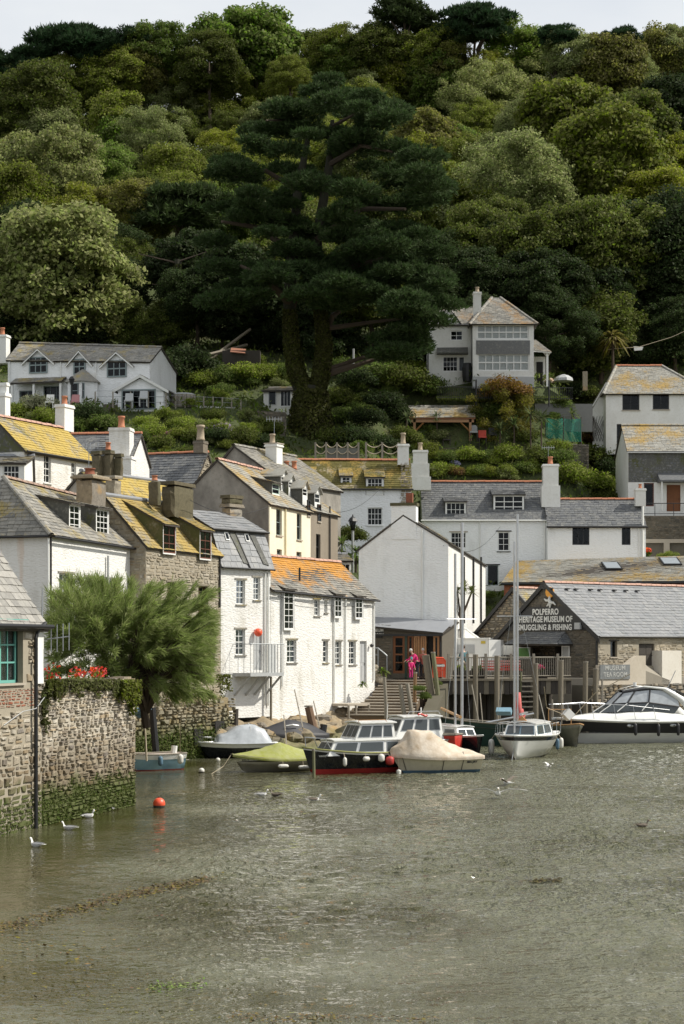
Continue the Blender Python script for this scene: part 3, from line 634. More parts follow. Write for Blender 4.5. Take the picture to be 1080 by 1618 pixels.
            part(d, 'dormer_roof', bb, slm)
        else:
            P_ = (f.P(a - .08, zt - pitch2 * ev, ev), f.P(b + .08, zt - pitch2 * ev, ev), f.P(b + .08, zb, q), f.P(a - .08, zb, q)); bb = MB(); dn = Vector((0, 0, .07)); bb.hexa([x - dn for x in P_] + [x - Vector((0, 0, .01)) for x in P_]); part(d, 'dormer_roof', bb, WOODD); slates(d, [P_], slm, .28, .19)
        return d
    def gutter(s, ze, face='front', o=.2, m=None, r=.05):
        f = s.face[face]; zl, z2 = ze if hasattr(ze, '__len__') else (ze, ze); part(s.root, 'gutter', MB().tube([f.P(-.1, zl, o), f.P(f.W + .1, z2, o)], r, 6), m or BLACK)
    def pipe(s, px, py0, py1, m=None, face='front', r=.045, o=.07):
        f = s.face[face]; a = f.at(px, py0); b = f.at(px, py1); part(s.root, 'drainpipe', MB().tube([f.P(a[0], a[1], o), f.P(a[0], b[1], o)], r, 6), m or PAINTW)
DSLATE = m_slate('cheek_slate', [(.07, .07, .06), (.10, .10, .085)], moss=.3)
TERRA_D = m_plain('weathered_ridge', (.36, .22, .16), .85, var=.8, obj=False, sc=3, dirt=(.22, .20, .17))
TER = 'cottages of the harbour terrace'
# ---- foreground house with the teal window and the harbour wall below it
LW = FP(0, 50, 212, 59.5); lu = lambda px: LW.at(px, 1000)[0]
fB1 = Fac(LW.A + LW.u * lu(-95), LW.A + LW.u * lu(65))
h = House('stone_house', 'stone house rising from the water with teal casement window and grey slate roof', fB1, 4.6, -1.0, MORTAR, cat='house')
h.slm = SLATE_L
rw = h.rect('front', -14, 986, 36, 1080); h.h['front'].append(rw)
windowp(h.root, fB1, *rw, cols=4, rows=3, fm=TEAL, recess=.2, fw=.08, bar=.045, sill=CONC, curtain='full', glass=m_glass('old_glass', .7), panes=True, casements=2)
part(h.root, 'head_beam', fbox(MB(), fB1, rw[0] - .2, rw[2] + .25, rw[3] + .01, rw[3] + .14, -.1, .05), TEAL)
h.gable_u(5.72, 8.9, 2.2, SLATE_P, ov=.2, vg=.14, ridge=True, rm=SLATE_P, sw=.36, se=.235, indiv=150)
br = h.rect('front', -60, 1090, 54, 1120)
rubble(h.root, fB1, 0.3, fB1.W - .02, -1.0, 5.6, .42, .2, FSTONE, .05, holes=[(rw[0] - .05, rw[1] - .1, rw[2] + .05, rw[3] + .16), br], indiv=150)
rubble(h.root, fB1, br[0], br[2], br[1], br[3], .24, .085, BRICK, .02, name='bricks')
pu = lambda px: fB1.at(px, 1000)[0]
part(h.root, 'corner_pilaster', fbox(MB(), fB1, pu(54), pu(65), 3.95, 5.6, .004, .07), SMOOTHW)
part(h.root, 'drainpipe', MB().tube([fB1.P(pu(61), 5.62, .2), fB1.P(pu(53), 5.45, .14), fB1.P(pu(50), 5.2, .12), fB1.P(pu(50), -.2, .12)], .055, 8), BLACK)
part(h.root, 'gutter', MB().tube([fB1.P(.1, 5.52, .26), fB1.P(fB1.W + .2, 5.52, .26)], .06, 8), BLACK)
part(h.root, 'cable', MB().tube([fB1.P(pu(66), 3.6, .1), fB1.P(pu(48), 3.28, .16), fB1.P(pu(30), 3.22, .1), fB1.P(pu(0), 2.9, .1)], .012, 4), GREYP)
# harbour wall
fHW = Fac(LW.A + LW.u * (lu(65) + .01), LW.A + LW.u * lu(212)); mid = (fHW.A + fHW.B) / 2
hw = thing('harbour_wall', 'tall rubble stone harbour wall draped with ivy, green weed along its foot', 'wall', (mid.x, mid.y, -1.5))
topz = lambda u: 3.93 - .05 * u / fHW.W + .05 * math.sin(u * 3) + (.12 if u < 1.2 else 0)
core = MB(); core.hexa([fHW.P(0, -1.5, 0), fHW.P(fHW.W, -1.5, 0), fHW.P(fHW.W, -1.5, -1.3), fHW.P(0, -1.5, -1.3), fHW.P(0, 3.84, 0), fHW.P(fHW.W, 3.8, 0), fHW.P(fHW.W, 3.8, -1.3), fHW.P(0, 3.84, -1.3)]); part(hw, 'wall_core', core, FSTONE)
rubble(hw, fHW, 0, fHW.W, -.35, topz, .32, .135, FSTONE, .075, indiv=285)
fHE = Fac(fHW.B, fHW.B - fHW.n * 1.3); rubble(hw, fHE, 0, 1.3, -.35, 3.9, .4, .2, FSTONE, .06)
cp = MB()
for i in range(22):
    a = fHW.W * i / 22; cp.obox(fHW.P(a + .01, 3.86 + rnd(0, .05), rnd(.02, .07)), fHW.u3() * (fHW.W / 22 - .02), fHW.n3() * -.5, (0, 0, rnd(.06, .13)))
part(hw, 'coping', cp, FSTONE, kind='stuff')
# garden terrace between the wall and the houses, and the sea wall under the terrace
mb = MB(); tp = [fHW.P(0, 0, -1.2), fHW.P(fHW.W, 0, -1.2), Vector((-7.6, 66, 0)), Vector((-8.7, 80, 0)), Vector((-22, 92, 0)), Vector((-26, 60, 0))]
mb.v = [Vector((p.x, p.y, -1.7)) for p in tp] + [Vector((p.x, p.y, 3.7)) for p in tp]; n = len(tp); mb.f = [tuple(range(n, 2 * n))] + [(i, (i + 1) % n, n + (i + 1) % n, n + i) for i in range(n)]
struct('garden_terrace', mb, m_plain('terrace_ground', (.20, .17, .12), .95, obj=False, sc=1))
fSW = FP(196, 79.5, 366, 87.3); sw_ = thing('sea_wall', 'weedy rubble sea wall below the stone house, above the boats', 'wall', (*(fSW.A + fSW.B) / 2, -1.5))
SWT = lambda u: 2.6 + .25 * math.sin(u * 2.1) + .2 * math.sin(u * 5.3)
part(sw_, 'wall_core', MB().hexa([fSW.P(-3, -1.5, .1), fSW.P(fSW.W, -1.5, .1), fSW.P(fSW.W, -1.5, -3), fSW.P(-3, -1.5, -3), fSW.P(-3, 2.7, -.2), fSW.P(fSW.W, 2.6, -.2), fSW.P(fSW.W, 3.1, -3), fSW.P(-3, 3.1, -3)]), SEASTONE)
rubble(sw_, fSW, -3, fSW.W, -.3, SWT, .34, .2, SEASTONE, .13, indiv=0, name='stones', o=.08)
for (pa, ya, pb, yb) in ((300, 1152, 313, 1176), (333, 1140, 347, 1170)):
    a = fSW.at(pa, ya); b = fSW.at(pb, yb); part(sw_, 'hole_shade_block', fbox(MB(), fSW, a[0], b[0], b[1], a[1], .1, .24), SHADE_IN)  # solid dark blocks painted as the shade inside two wall holes
# ---- white hipped house
f = FP(78, 74.5, 214, 81.8)
h = House('white_house', 'big white cottage with hipped grey slate roof and two glazed dormers, behind the feathery shrub', f, 5.2, 3.0, WHITE_R, TER); h.slm = SLATE_W
h.win(93, 906, 115, 955, 2, 2, lintel=SLATE_W, fm=PAINTW, recess=.14, curtain='full', glass=GLASSC).win(134, 912, 149, 958, 2, 2, lintel=SLATE_W, recess=.14, curtain='full', glass=GLASSC).win(161, 915, 184, 960, 2, 2, lintel=SLATE_W, recess=.14, curtain=True)
h.win(196, 1010, 208, 1060, 2, 3, fm=TEAL)
h.gable_u((9.5, 9.35), (11.75, 11.45), 2.6, SLATE_W, hipL=1.0, ov=.2, rm=TERRA_D, sw=.34, se=.23, indiv=200)
h.gutter((9.27, 9.12), o=.26); h.gutter(9.27, 'left', o=.26)
h.pipe(77.5, 848, 985, BLACK); h.pipe(75, 850, 1000, PAINTW, o=.03)
h.dormer(109.5, 797, 126, 841, 2, 4, v0=.42, pitch2=.22, slm=SLATE_W, fw=.07); h.dormer(152, 804, 171, 846, 3, 4, v0=.36, pitch2=.22, slm=SLATE_W, fw=.07)
chimney(h.root, 119, 168, 752, 812, 80.5, f, STONE, .8, [(-.12, .22, .28, BRICK), (.3, .12, .15, BUFF)], cap=.14, steps=1)
a = f.at(167, 878); part(h.root, 'vent_pole', MB().tube([f.P(a[0], 6.4, .1), f.P(a[0], a[1], .1)], .05, 8), GREYP)
# ---- stone house
f = FP(230, 81, 348, 88.05)
h = House('stone_cottage', 'rubble stone cottage with mustard lichen roof and two mossy dormers, mid terrace', f, 4.2, 2.2, MORTAR, TER); h.slm = SLATE_Y2
for r in ((264, 920, 279, 965), (313, 926, 329, 968), (325, 1009, 339, 1046)): h.win(*r, 2, 3, fm=PAINTB, recess=.2, lintel=WOODG, sill=SLATE_W)
for r in ((318, 982, 332, 1000),): pass
h.gable_u((9.32, 9.28), (11.45, 11.5), 1.95, SLATE_Y2, ov=.14, rm=LEADR, ridge=False, sw=.30, se=.2, indiv=260)
rubble(h.root, f, 0, f.W, 2.4, 9.25, .42, .17, LSTONE, .035, holes=h.h['front'], name='stones')
fl = h.face['left']; rubble(h.root, fl, 1.5, fl.W, 2.5, lambda u: lin([(0, 9.3), (fl.W - 1.95, 11.4), (fl.W, 9.3)], u), .4, .18, STONE, .035, name='stones')
part(h.root, 'ridge_flashing', MB().tube([f.P(-.1, 11.5, -1.95), f.P(f.W + .1, 11.55, -1.95)], .1, 8), LEADR)
h.dormer(258, 829, 277, 874, 2, 3, v0=-.15, pitch2=.52, fm=PAINTB, chm=m_slate('mossy_cheek', [(.10, .09, .03), (.14, .12, .04)], moss=.8), slm=SLATE_Y2, fw=.06, bar=.035)
h.dormer(316, 838, 333, 883, 2, 3, v0=-.15, pitch2=.52, fm=PAINTB, chm=MATS['mossy_cheek'], slm=SLATE_Y2, fw=.06, bar=.035)
chimney(h.root, 236, 252, 760, 800, 85, f, MOSSC, .5, [(0, .13, .22, TERRA)], cap=0)
chimney(h.root, 252, 309, 763, 822, 86.5, f, MOSSC, .7, [], cap=.03, steps=1)
h.pipe(345, 880, 960, BLACK)
# ---- narrow white house with the slate mansard and the balcony
f = FP(348.5, 88.1, 427, 91.05)
h = House('narrow_white_house', 'narrow white house with slate mansard and projecting grey balcony', f, 4.4, 1.6, WHITE, TER); h.slm = SLATE_G
for r in ((373, 916, 387, 955), (400, 912, 411, 948), (372, 994, 387, 1035)): h.win(*r, 2, 4, recess=.1, sill=SLATE_W, lintel=SLATE_W, curtain=True if r[0] != 400 else 'full', glass=GLASSC)
h.door(401, 995, 414, 1059, GREYP)
prL = [(0, 8.8), (4.4 - 2.2, 11.35), (4.4 - .5, 10.45), (4.4, 8.82)]; prR = [(0, 8.82), (.5, 10.45), (2.2, 11.35), (4.4, 8.8)]
h.walls([(0, 8.82), (f.W, 8.82)], prR, [(0, 8.8), (f.W, 8.8)], prL)
P1 = (f.P(-.12, 8.62, .16), f.P(f.W + .1, 8.62, .16), f.P(f.W + .1, 10.42, -.46), f.P(-.12, 10.42, -.46)); P2 = (f.P(-.2, 10.42, -.3), f.P(f.W + .2, 10.42, -.3), f.P(f.W + .1, 11.42, -2.2), f.P(-.2, 11.42, -2.2)); P3 = (f.P(f.W + .1, 8.8, -4.5), f.P(-.2, 8.8, -4.5), f.P(-.2, 11.42, -2.2), f.P(f.W + .1, 11.42, -2.2))
h.deck([P1, P2, P3], WOODD, SLATE_G, None, sw=.42, se=.3)
def on(P, a, b, o=0.02):   # point on a roof patch
    EL, ER, RR, RL = P; n = (ER - EL).cross(RL - EL).normalized(); n = n if n.z > 0 else -n; return (EL.lerp(ER, a)).lerp(RL.lerp(RR, a), b) + n * o
for a in (.30, .68):
    mb = MB(); q = [on(P1, a, .93, .02), on(P1, a + .10, .93, .02), on(P1, a + .22, .1, .02), on(P1, a + .12, .14, .02)]; mb.hexa(q + [on(P1, a, .93, .06), on(P1, a + .10, .93, .06), on(P1, a + .22, .1, .06), on(P1, a + .12, .14, .06)]); d = part(h.roof, 'recess_shadow_panel', mb, DSLATE)  # dark slate panel stands for the shadow of an inset dormer
    mb = MB(); q = [(a - .1, .72), (a - .03, .72), (a - .03, .93), (a - .1, .93)]; mb.hexa([on(P1, *x, .03) for x in q] + [on(P1, *x, .07) for x in q]); part(h.roof, 'rooflight', mb, PAINTW)
    q = [(a - .09, .75), (a - .04, .75), (a - .04, .9), (a - .09, .9)]; mb = MB().hexa([on(P1, *x, .072) for x in q] + [on(P1, *x, .08) for x in q]); part(h.roof, 'rooflight_pane', mb, GLASSD)
part(h.roof, 'lead_roll', MB().tube([on(P1, .52, 0, .06), on(P1, .40, 1, .06)], .04, 6), BLACK)
part(h.roof, 'edge_flashing', MB().tube([f.P(-.25, 10.42, -.28), f.P(f.W + .25, 10.42, -.28)], .06, 6), BLACK)
chimney(h.root, 349, 383, 797, 832, 92, f, STONE, .55, [], cap=.06); chimney(h.root, 349, 383, 783, 797, 92, f, MOSSC, .6, [], cap=.02, name='mossy_stack')
for px in (417, 422): h.pipe(px, 905, 1115, PAINTW)
h.gutter(8.62, o=.2)
b0, b1 = f.at(368, 1060)[0], f.at(421, 1060)[0]; zf = 3.72; bw = 1.05
bal = part(h.root, 'balcony', fbox(MB(), f, b0, b1, zf - .16, zf, .004, bw), GREYP)
mb = MB()
for u in (b0 + .1, b0 + (b1 - b0) * .36, b0 + (b1 - b0) * .62, b1 - .1): mb.tube([f.P(u, zf - 1.05, .02), f.P(u, zf - .16, bw - .1)], .06, 4)
part(bal, 'bracket', mb, GREYP)
rail = MB(); zt = zf + 1.35
rail.tube([f.P(b0, zt, .02), f.P(b0, zt, bw), f.P(b1, zt, bw), f.P(b1, zt, .02)], .022, 5)
part(bal, 'handrail', rail, STEEL)
for i in range(12):
    t = i / 11; part(bal, 'baluster', MB().tube([f.P(b0 + (b1 - b0) * t, zf, bw), f.P(b0 + (b1 - b0) * t, zt, bw)], .014, 4), STEEL)
for u in (b0, b1):
    for v in (.3, .65): part(bal, 'baluster', MB().tube([f.P(u, zf, v), f.P(u, zt, v)], .014, 4), STEEL)
part(bal, 'screen', fbox(MB(), f, b0 + (b1 - b0) * .56, b0 + (b1 - b0) * .78, zf, zf + 1.3, bw - .05, bw - .02), m_plain('mesh_screen', (.55, .56, .55), .6))
c = f.P(f.at(402, 1002)[0], 5.62, .22); mb = MB().ball(c, .2, 12, 8); single('net_float', mb, ORANGE, 'orange net float hanging by the balcony door', 'float', smooth=True)
part(h.root, 'post', MB().tube([f.P(f.at(420, 1100)[0], zf - .2, .3), f.P(f.at(420, 1100)[0], .4, .3)], .06, 6), WOODG)
# ---- long white cottage with the orange lichen roof
f = FP(427.5, 91.1, 592, 100)
h = House('long_white_cottage', 'long low white cottage with orange lichen along its slate roof, beside the steps', f, 4.4, 1.0, WHITE, TER); h.slm = SLATE_O
for r in ((496, 947, 505, 973, 2, 4), (512, 948, 517, 968, 1, 3), (453, 1011, 468, 1047, 2, 4), (510, 1012, 518, 1047, 1, 4), (529, 1013, 539, 1050, 2, 4), (551, 1013, 562, 1050, 2, 4)): h.win(*r, recess=.11, sill=SLATE_W, lintel=SLATE_W, curtain=r[0] in (453, 529, 496), glass=GLASSC)
h.door(568, 1013, 579, 1081, GREYP)
h.gable_u((7.8, 7.55), (9.5, 9.42), 2.2, SLATE_O, ov=.18, rm=TERRA_P, sw=.30, se=.19)
h.dormer(449, 931, 464, 994, 2, 6, v0=-.17, pitch2=.40, slm=SLATE_O, chm=GREYP); h.dormer(529, 939, 540, 975, 2, 4, v0=-.17, pitch2=.45, slm=SLATE_O, chm=GREYP); h.dormer(562, 942, 573, 977, 2, 4, v0=-.17, pitch2=.45, slm=SLATE_O, chm=GREYP)
h.gutter((7.6, 7.34), o=.25)
for px, a, b in ((444, 935, 1085), (526, 945, 1110), (544, 945, 1110), (589, 948, 1075)): h.pipe(px, a, b, PAINTW)
part(h.root, 'flue', MB().tube([C(473, 918, 92.5), C(473, 897, 92.5)], .05, 8), BLACK)
part(h.root, 'wall_lamp', MB().ball(f.P(f.at(583, 1020)[0], EYE, .15), .1), BLACK)
# ---- houses stacked behind the terrace
BK = 'houses stacked behind the terrace'
f = FP(38, 88, 147, 93.5)
h = House('white_house', 'white house with bright yellow lichen roof, topmost above the terrace', f, 3.4, 8, WHITE, BK); h.slm = SLATE_Y
h.win(69, 718, 80, 763, 2, 4, sill=PAINTW).win(112, 730, 120, 763, 2, 4, sill=PAINTW)
h.gable_u((14.15, 14.15), (15.75, 15.75), 1.7, SLATE_Y, ov=.2, vg=.15, rm=TERRA_P)
fl = h.face['left']; mb = MB(); mb.poly(fl.P(0, 14.0, .03), fl.P(fl.W, 14.0, .03), fl.P(fl.W / 2, 15.6, .03)); part(h.root, 'slate_hung_gable', mb, DSLATE)
chimney(h.root, 88, 115, 640, 682, 94.5, f, SMOOTHW, .55, [(0, .14, .42, TERRA)], cap=.05)
chimney(h.root, -6, 13, 622, 668, 91, f, SMOOTHW, .6, [], cap=.05); chimney(h.root, 0, 11, 605, 624, 91, f, SMOOTHW, .45, [], cap=.04, name='upper_stack')
h.gutter(14.0, o=.22)
f2 = FP(-20, 86, 38, 86); lt = House('garden_room', 'small grey roofed extension with white windows, below the yellow lichen roof', f2, 2.4, 9, SMOOTHW, BK); lt.slm = SLATE_W
lt.win(4, 735, 30, 757, 4, 2); lt.gable_u(13.3, 13.8, 2.3, SLATE_W, rm=LEADR)
f = FP(98, 97.5, 206, 97)
h = House('slate_roofed_house', 'blue slate roofed house with red ridge and a tall white chimney', f, 4, 9, WHITE, BK); h.slm = SLATE
h.gable_u(14.6, 16.05, 2, SLATE, rm=TERRA); chimney(h.root, 175, 208, 677, 728, 97.6, f, WHITE, .9, [(0, .17, .6, TERRA)], cap=.04); chimney(h.root, 183, 211, 722, 762, 97, f, WHITE, 1.0, [], cap=.04, name='chimney_breast')
f = FP(203, 105.4, 305, 104)
h = House('slate_roofed_house', 'wide slate roof with red ridge tiles and a rubble stone gable, under the flowering bank', f, 3.6, 9, MORTAR, BK); h.slm = SLATE
h.gable_u(13.75, 15.75, 1.8, SLATE, rm=TERRA, vg=.08); fr = h.face['right']; rubble(h.root, fr, 0, fr.W, 10, lambda u: lin([(0, 13.7), (1.8, 15.7), (3.6, 13.7)], u), .35, .2, LSTONE, .04, name='stones')
chimney(h.root, 308, 325, 697, 716, 105, f, DSTONE, .6, [(0, .22, .85, BUFF)], cap=.03)
f = FP(172, 87, 302, 92.5)
h = House('mustard_roofed_house', 'cottage roof thick with mustard lichen between two mossy chimney stacks', f, 3.2, 8, GREYR, BK); h.slm = SLATE_Y
h.gable_u((11.6, 11.6), (13.05, 13.0), 1.6, SLATE_Y, ov=.15, ridge=False); part(h.root, 'ridge_flashing', MB().tube([f.P(-.1, 13.1, -1.6), f.P(f.W, 13.05, -1.6)], .09, 8), LEADR)
chimney(h.root, 167, 190, 752, 785, 87.2, f, LSTONE, .6, [], cap=.04); 
for (a, b, t) in ((146, 161, 713), (163, 178, 712), (180, 192, 717)): chimney(h.root, a, b, t, 757, 87.6, f, MOSSC, .5, [(0, .12, .35, TERRA)] if a == 163 else [], cap=0.02, name='mossy_stack')
# cream house with the grey gable
B = Vector(C(424, 0, 96).xy); u = Vector((.949, -.316)); f = Fac(B - u * 5.0, B)
h = House('cream_house', 'cream rendered house with big grey weather-stained gable', f, 6.4, 6.5, GREYR, BK); h.slm = SLATE_L; h.mats['right'] = CREAM
for r in ((436, 804, 445, 846), (468.5, 811, 476, 853), (437, 868, 445, 883), (468, 872, 476, 885)): h.win(*r, 1, 2, face='right', fm=SAGE, sill=CONC, recess=.1)
h.gable_v((12.4, 12.25), 14.5, 5.0 * .44, SLATE_L, rm=TERRA_P, vg=.08)
h.pipe(449, 800, 900, m_plain('cream_pipe', (.66, .58, .36), .6), face='right')
fr = h.face['right']; part(h.root, 'corner_pilaster', fbox(MB(), fr, -.02, .22, 6.6, 12.2, .004, .06), CREAM)
h.par = (12.25, 12.25, 14.5, 14.5, 5.0 * .56)
h.dormer(430, 764, 441, 781, 1, 2, face='right', v0=.7, pitch2=.25, fm=m_plain('pale_green_paint', (.52, .66, .58), .5))
A2 = h.face['right'].B; f = Fac(A2 - h.f.u * 5.0, A2)
h2 = House('pebble_dashed_house', 'brown pebble-dashed house with little gabled dormers, next to the cream house', f, 4.6, 6.5, BROWNR, BK); h2.slm = SLATE_L
for r in ((501, 797, 506, 824), (499, 844, 506, 884), (485, 790, 489, 815)): h2.win(*r, 1, 2, face='right', fm=PAINTD, recess=.1, sill=CONC)
h2.gable_v((12.3, 12.35), 14.4, 2.2, SLATE_L, rm=TERRA_P); h2.par = (12.3, 12.3, 14.4, 14.4, 2.8)
for (a, b, c, d) in ((478, 771, 485, 784), (497, 779, 505, 795)): h2.dormer(a, b, c, d, 1, 2, face='right', v0=.25, pitch2=.05, gab=.35, fm=PAINTW)
h.dormer(456, 760, 463, 772, 1, 2, face='right', v0=.9, pitch2=.05, gab=.3); h.dormer(444, 752, 452, 765, 1, 2, face='right', v0=1.2, pitch2=.05, gab=.3)
h2.pipe(519, 800, 885, BLACK, face='right')
f3 = Fac(h2.face['right'].B + Vector((.1, .1)), h2.face['right'].B + Vector((.75, .25))); bx = House('white_porch', 'slim white glazed bay against the end of the brown house', f3, 1.5, 6.5, PAINTW, BK); bx.slm = SLATE_W; bx.gable_u(9.8, 10.2, 1.4, SLATE_W, rm=LEADR); bx2 = f3
windowp(bx.root, f3, .08, 7.6, f3.W - .08, 9.6, 2, 4, cut=False)
f = FP(333, 104.5, 446, 102.5)
h = House('grey_gabled_house', 'grey cement gable peeping over behind the cream house', f, 7, 10, GREYR, BK); h.slm = SLATE_W
h.gable_v((14.5, 13.9), 15.95, f.W * .33, SLATE_W, rm=SLATE_W)
chimney(h.root, 420, 445, 702, 745, 106, f, SMOOTHW, .7, [(-.1, .16, .55, BUFF)], cap=.06, capm=CONC)
for a in (452, 464): chimney(h.root, a - 4, a + 5, 742, 755, 107, f, BRICK, .4, [(0, .15, .45, TERRA)], cap=.03)
# white cottage with the mossy roof
f = FP(440, 118, 650, 118.4)
h = House('mossy_roofed_cottage', 'white cottage under a mossy slate roof with dormers, below the rope fence', f, 4.2, 8.5, WHITE2, BK); h.slm = SLATE_M
h.win(580, 802, 604, 830, 4, 3, sill=PAINTW, fw=.06)
h.gable_u(14.9, 16.72, 1.9, SLATE_M, ov=.15, rm=TERRA, vg=.05)
h.dormer(540, 753, 553, 765, 2, 2, v0=.25, pitch2=.5, slm=SLATE_Y2, chm=DSLATE, margin=.1); h.dormer(580, 755, 604, 780, 4, 3, v0=-.02, pitch2=.45, slm=SLATE_Y2, chm=DSLATE, margin=.1); h.dormer(486, 752, 496, 766, 2, 2, v0=.25, pitch2=.5, slm=SLATE_Y2, chm=DSLATE, margin=.1)
mb = MB(); q = Fac(f.A + f.u * (f.W - .72), f.B + f.u * .02); rubble(h.root, q, 0, q.W, 12.5, lambda u: 16.4, .3, .18, LSTONE, .06, o=.06, name='stones')
chimney(h.root, 628, 645, 702, 735, 119.6, f, SMOOTHW, .6, [(0, .16, .68, BUFF)], cap=.06)
h.gutter(14.72, o=.2)
# tall white gabled store
B = Vector(C(708, 0, 103).xy); u = Vector((.98, -.2)); W = 4.95; f = Fac(B - u * W, B)
h = House('tall_white_store', 'tall windowless white gabled store with black pipes down its sunlit side', f, 16, 3.0, WHITE2, cat='building'); h.slm = SLATE_W; h.mats['right'] = WHITE
h.gable_v((10.3, 10.62), 12.15, W * .50, SLATE_W, back=(9.8, 10.05, 11.6), rm=SLATE_W, ov=.12, vg=.05)
ck = f.at(618, 810)[0], f.at(657, 810)[0]; part(h.root, 'chimney', fbox(MB(), f, ck[0], ck[1], 10.8, 12.62, -.7, .05), WHITE2); k = part(h.root, 'chimney_cap', fbox(MB(), f, ck[0] - .06, ck[1] + .06, 12.62, 12.78, -.76, .11), MOSSC)
part(k, 'chimney_pot', MB().obox(f.P((ck[0] + ck[1]) / 2 + .1, 12.78, -.5), f.u3() * .35, f.n3() * .35, (0, 0, .55)), BRICK)
for px in (731, 746, 758): h.pipe(px, 880, 985, BLACK, face='right', r=.06)
part(h.root, 'drainpipe', MB().tube([f.P(f.at(667, 850)[0], 11.3, .06), f.P(f.at(667, 985)[0], 6.2, .06)], .05, 6), PAINTW)
part(h.root, 'wall_seam', fbox(MB(), f, f.at(606, 900)[0], f.at(608, 900)[0], 6.4, 10.9, .002, .02), WHITE2)
# tea room lean-to at the head of the steps
f = FP(572, 103.0, 698, 101.2)
h = House('tea_room', 'stone tea room lean-to with varnished brown doors at the top of the steps', f, 2.2, QZ, DMORTAR, cat='building'); h.slm = SLATE_G
fz = lambda u: 6.25 - .55 * u / f.W
h.h['front'] += [h.rect('front', 620, 1004, 639, 1064), h.rect('front', 643, 1004, 694, 1064)]
h.walls([(0, 6.2), (f.W, 5.72)], [(0, 5.72), (2.2, 6.15)], [(0, 6.15), (f.W, 7.0)], [(0, 7.0), (2.2, 6.2)])
PL_ = (f.P(-.1, 6.1, .3), f.P(f.W + .15, 5.66, .3), f.P(f.W + .15, 6.3, -2.3), f.P(-.1, 7.05, -2.3)); h.deck([PL_], WOODD, LEADR, None, sw=2.5, se=3)
rubble(h.root, f, 0, f.at(619, 1020)[0], QZ, 6.15, .4, .14, DSTONE, .04, name='stones')
r = h.rect('front', 620, 1004, 639, 1064); windowp(h.root, f, *r, 1, 4, fm=WOODB, recess=.05, fw=.14, bar=.06, name='glazed_door', glass=GLASSD)
part(h.root, 'door_jamb', fbox(MB(), f, r[2] + .01, r[2] + .14, QZ, r[3], -.1, .02), m_plain('bottle_green_paint', (.02, .05, .035), .4))
x0, x1 = h.rect('front', 643, 1004, 694, 1064)[0::2]; zt = h.rect('front', 643, 1004, 694, 1064)[3]
for i in range(5):
    a = x0 + (x1 - x0) * i / 5; b = x0 + (x1 - x0) * (i + 1) / 5 - .03
    if i == 3: part(h.root, 'doorway', fbox(MB(), f, a, b, QZ, zt, -.3, -.25), SHADE_IN); continue  # dark sheet painted as the shade of the open door
    windowp(h.root, f, a, QZ + .02, b, zt, 1 if i in (0, 4) else 2, 2, fm=WOODR if i else WOODB, recess=.05 - .03 * (i % 2), fw=.11, bar=.07, name='glazed_door', glass=GLASSD)
part(h.root, 'fascia', fbox(MB(), f, -.1, f.W + .15, 5.5, 5.62, .28, .32), BLACK); part(h.root, 'drainpipe', MB().tube([f.P(f.W, 5.55, .3), f.P(f.W - .05, 5.2, .1), f.P(f.W - .05, QZ, .1)], .05, 6), BLACK)
def lettering(parent, txt, f, uc, z, size, m, o, bold=.0, name='lettering', sx=1.0, fit=None):
    cu = bpy.data.curves.new(name, 'FONT'); cu.body = txt; cu.size = size; cu.align_x = 'CENTER'; cu.align_y = 'CENTER'; cu.extrude = .006; cu.offset = bold; cu.space_character = 1.08
    words = txt.split(' ')
    if len(words) > 1:
        ws = [lettering(parent, w_, f, 0, z, size, m, o, bold, name, sx) for w_ in words]; wid = [max(v.co.x for v in w_.data.vertices) - min(v.co.x for v in w_.data.vertices) for w_ in ws]; gap = size * .32
        k = sx if not fit else fit / (sum(wid) + gap * (len(ws) - 1)); tot = (sum(wid) + gap * (len(ws) - 1)) * k; x_ = uc - tot / 2
        for w_, d_ in zip(ws, wid): w_.matrix_local = fmat(f.P(x_ + d_ * k / 2, z, o) - ORG[parent.name], f.u3() * k, Vector((0, 0, 1)), f.n3()); x_ += (d_ + gap) * k
        return ws[0]
    t_ = bpy.data.objects.new(name, cu); COL.objects.link(t_); bpy.context.view_layer.update(); me = bpy.data.meshes.new_from_object(t_.evaluated_get(bpy.context.evaluated_depsgraph_get())); bpy.data.objects.remove(t_); me.materials.clear(); me.materials.append(m)
    if fit: sx = fit / (max(v.co.x for v in me.vertices) - min(v.co.x for v in me.vertices))
    x = link(name, me, parent); u3, n3 = f.u3(), f.n3(); p = f.P(uc, z, o) - ORG[parent.name]
    x.matrix_local = fmat(p, u3 * sx, Vector((0, 0, 1)), n3); return x
LETTER = m_plain('letter_white', (.72, .72, .68), .6)
a, b = f.at(583, 1000)[0], f.at(604.5, 1000)[0]; sg = thing('tea_room_sign', 'small black wall sign with white capitals, half hidden by the cottage end', 'sign', f.P((a + b) / 2, 5.4, .08)); part(sg, 'board', fbox(MB(), f, a, b, 5.42, 5.98, .05, .09), BLACK)
lettering(sg, 'MUSEUM', f, (a + b) / 2 + .02, 5.82, .22, LETTER, .1, .008); lettering(sg, 'TEA ROOM', f, (a + b) / 2 + .02, 5.58, .2, LETTER, .1, .008, sx=.85)
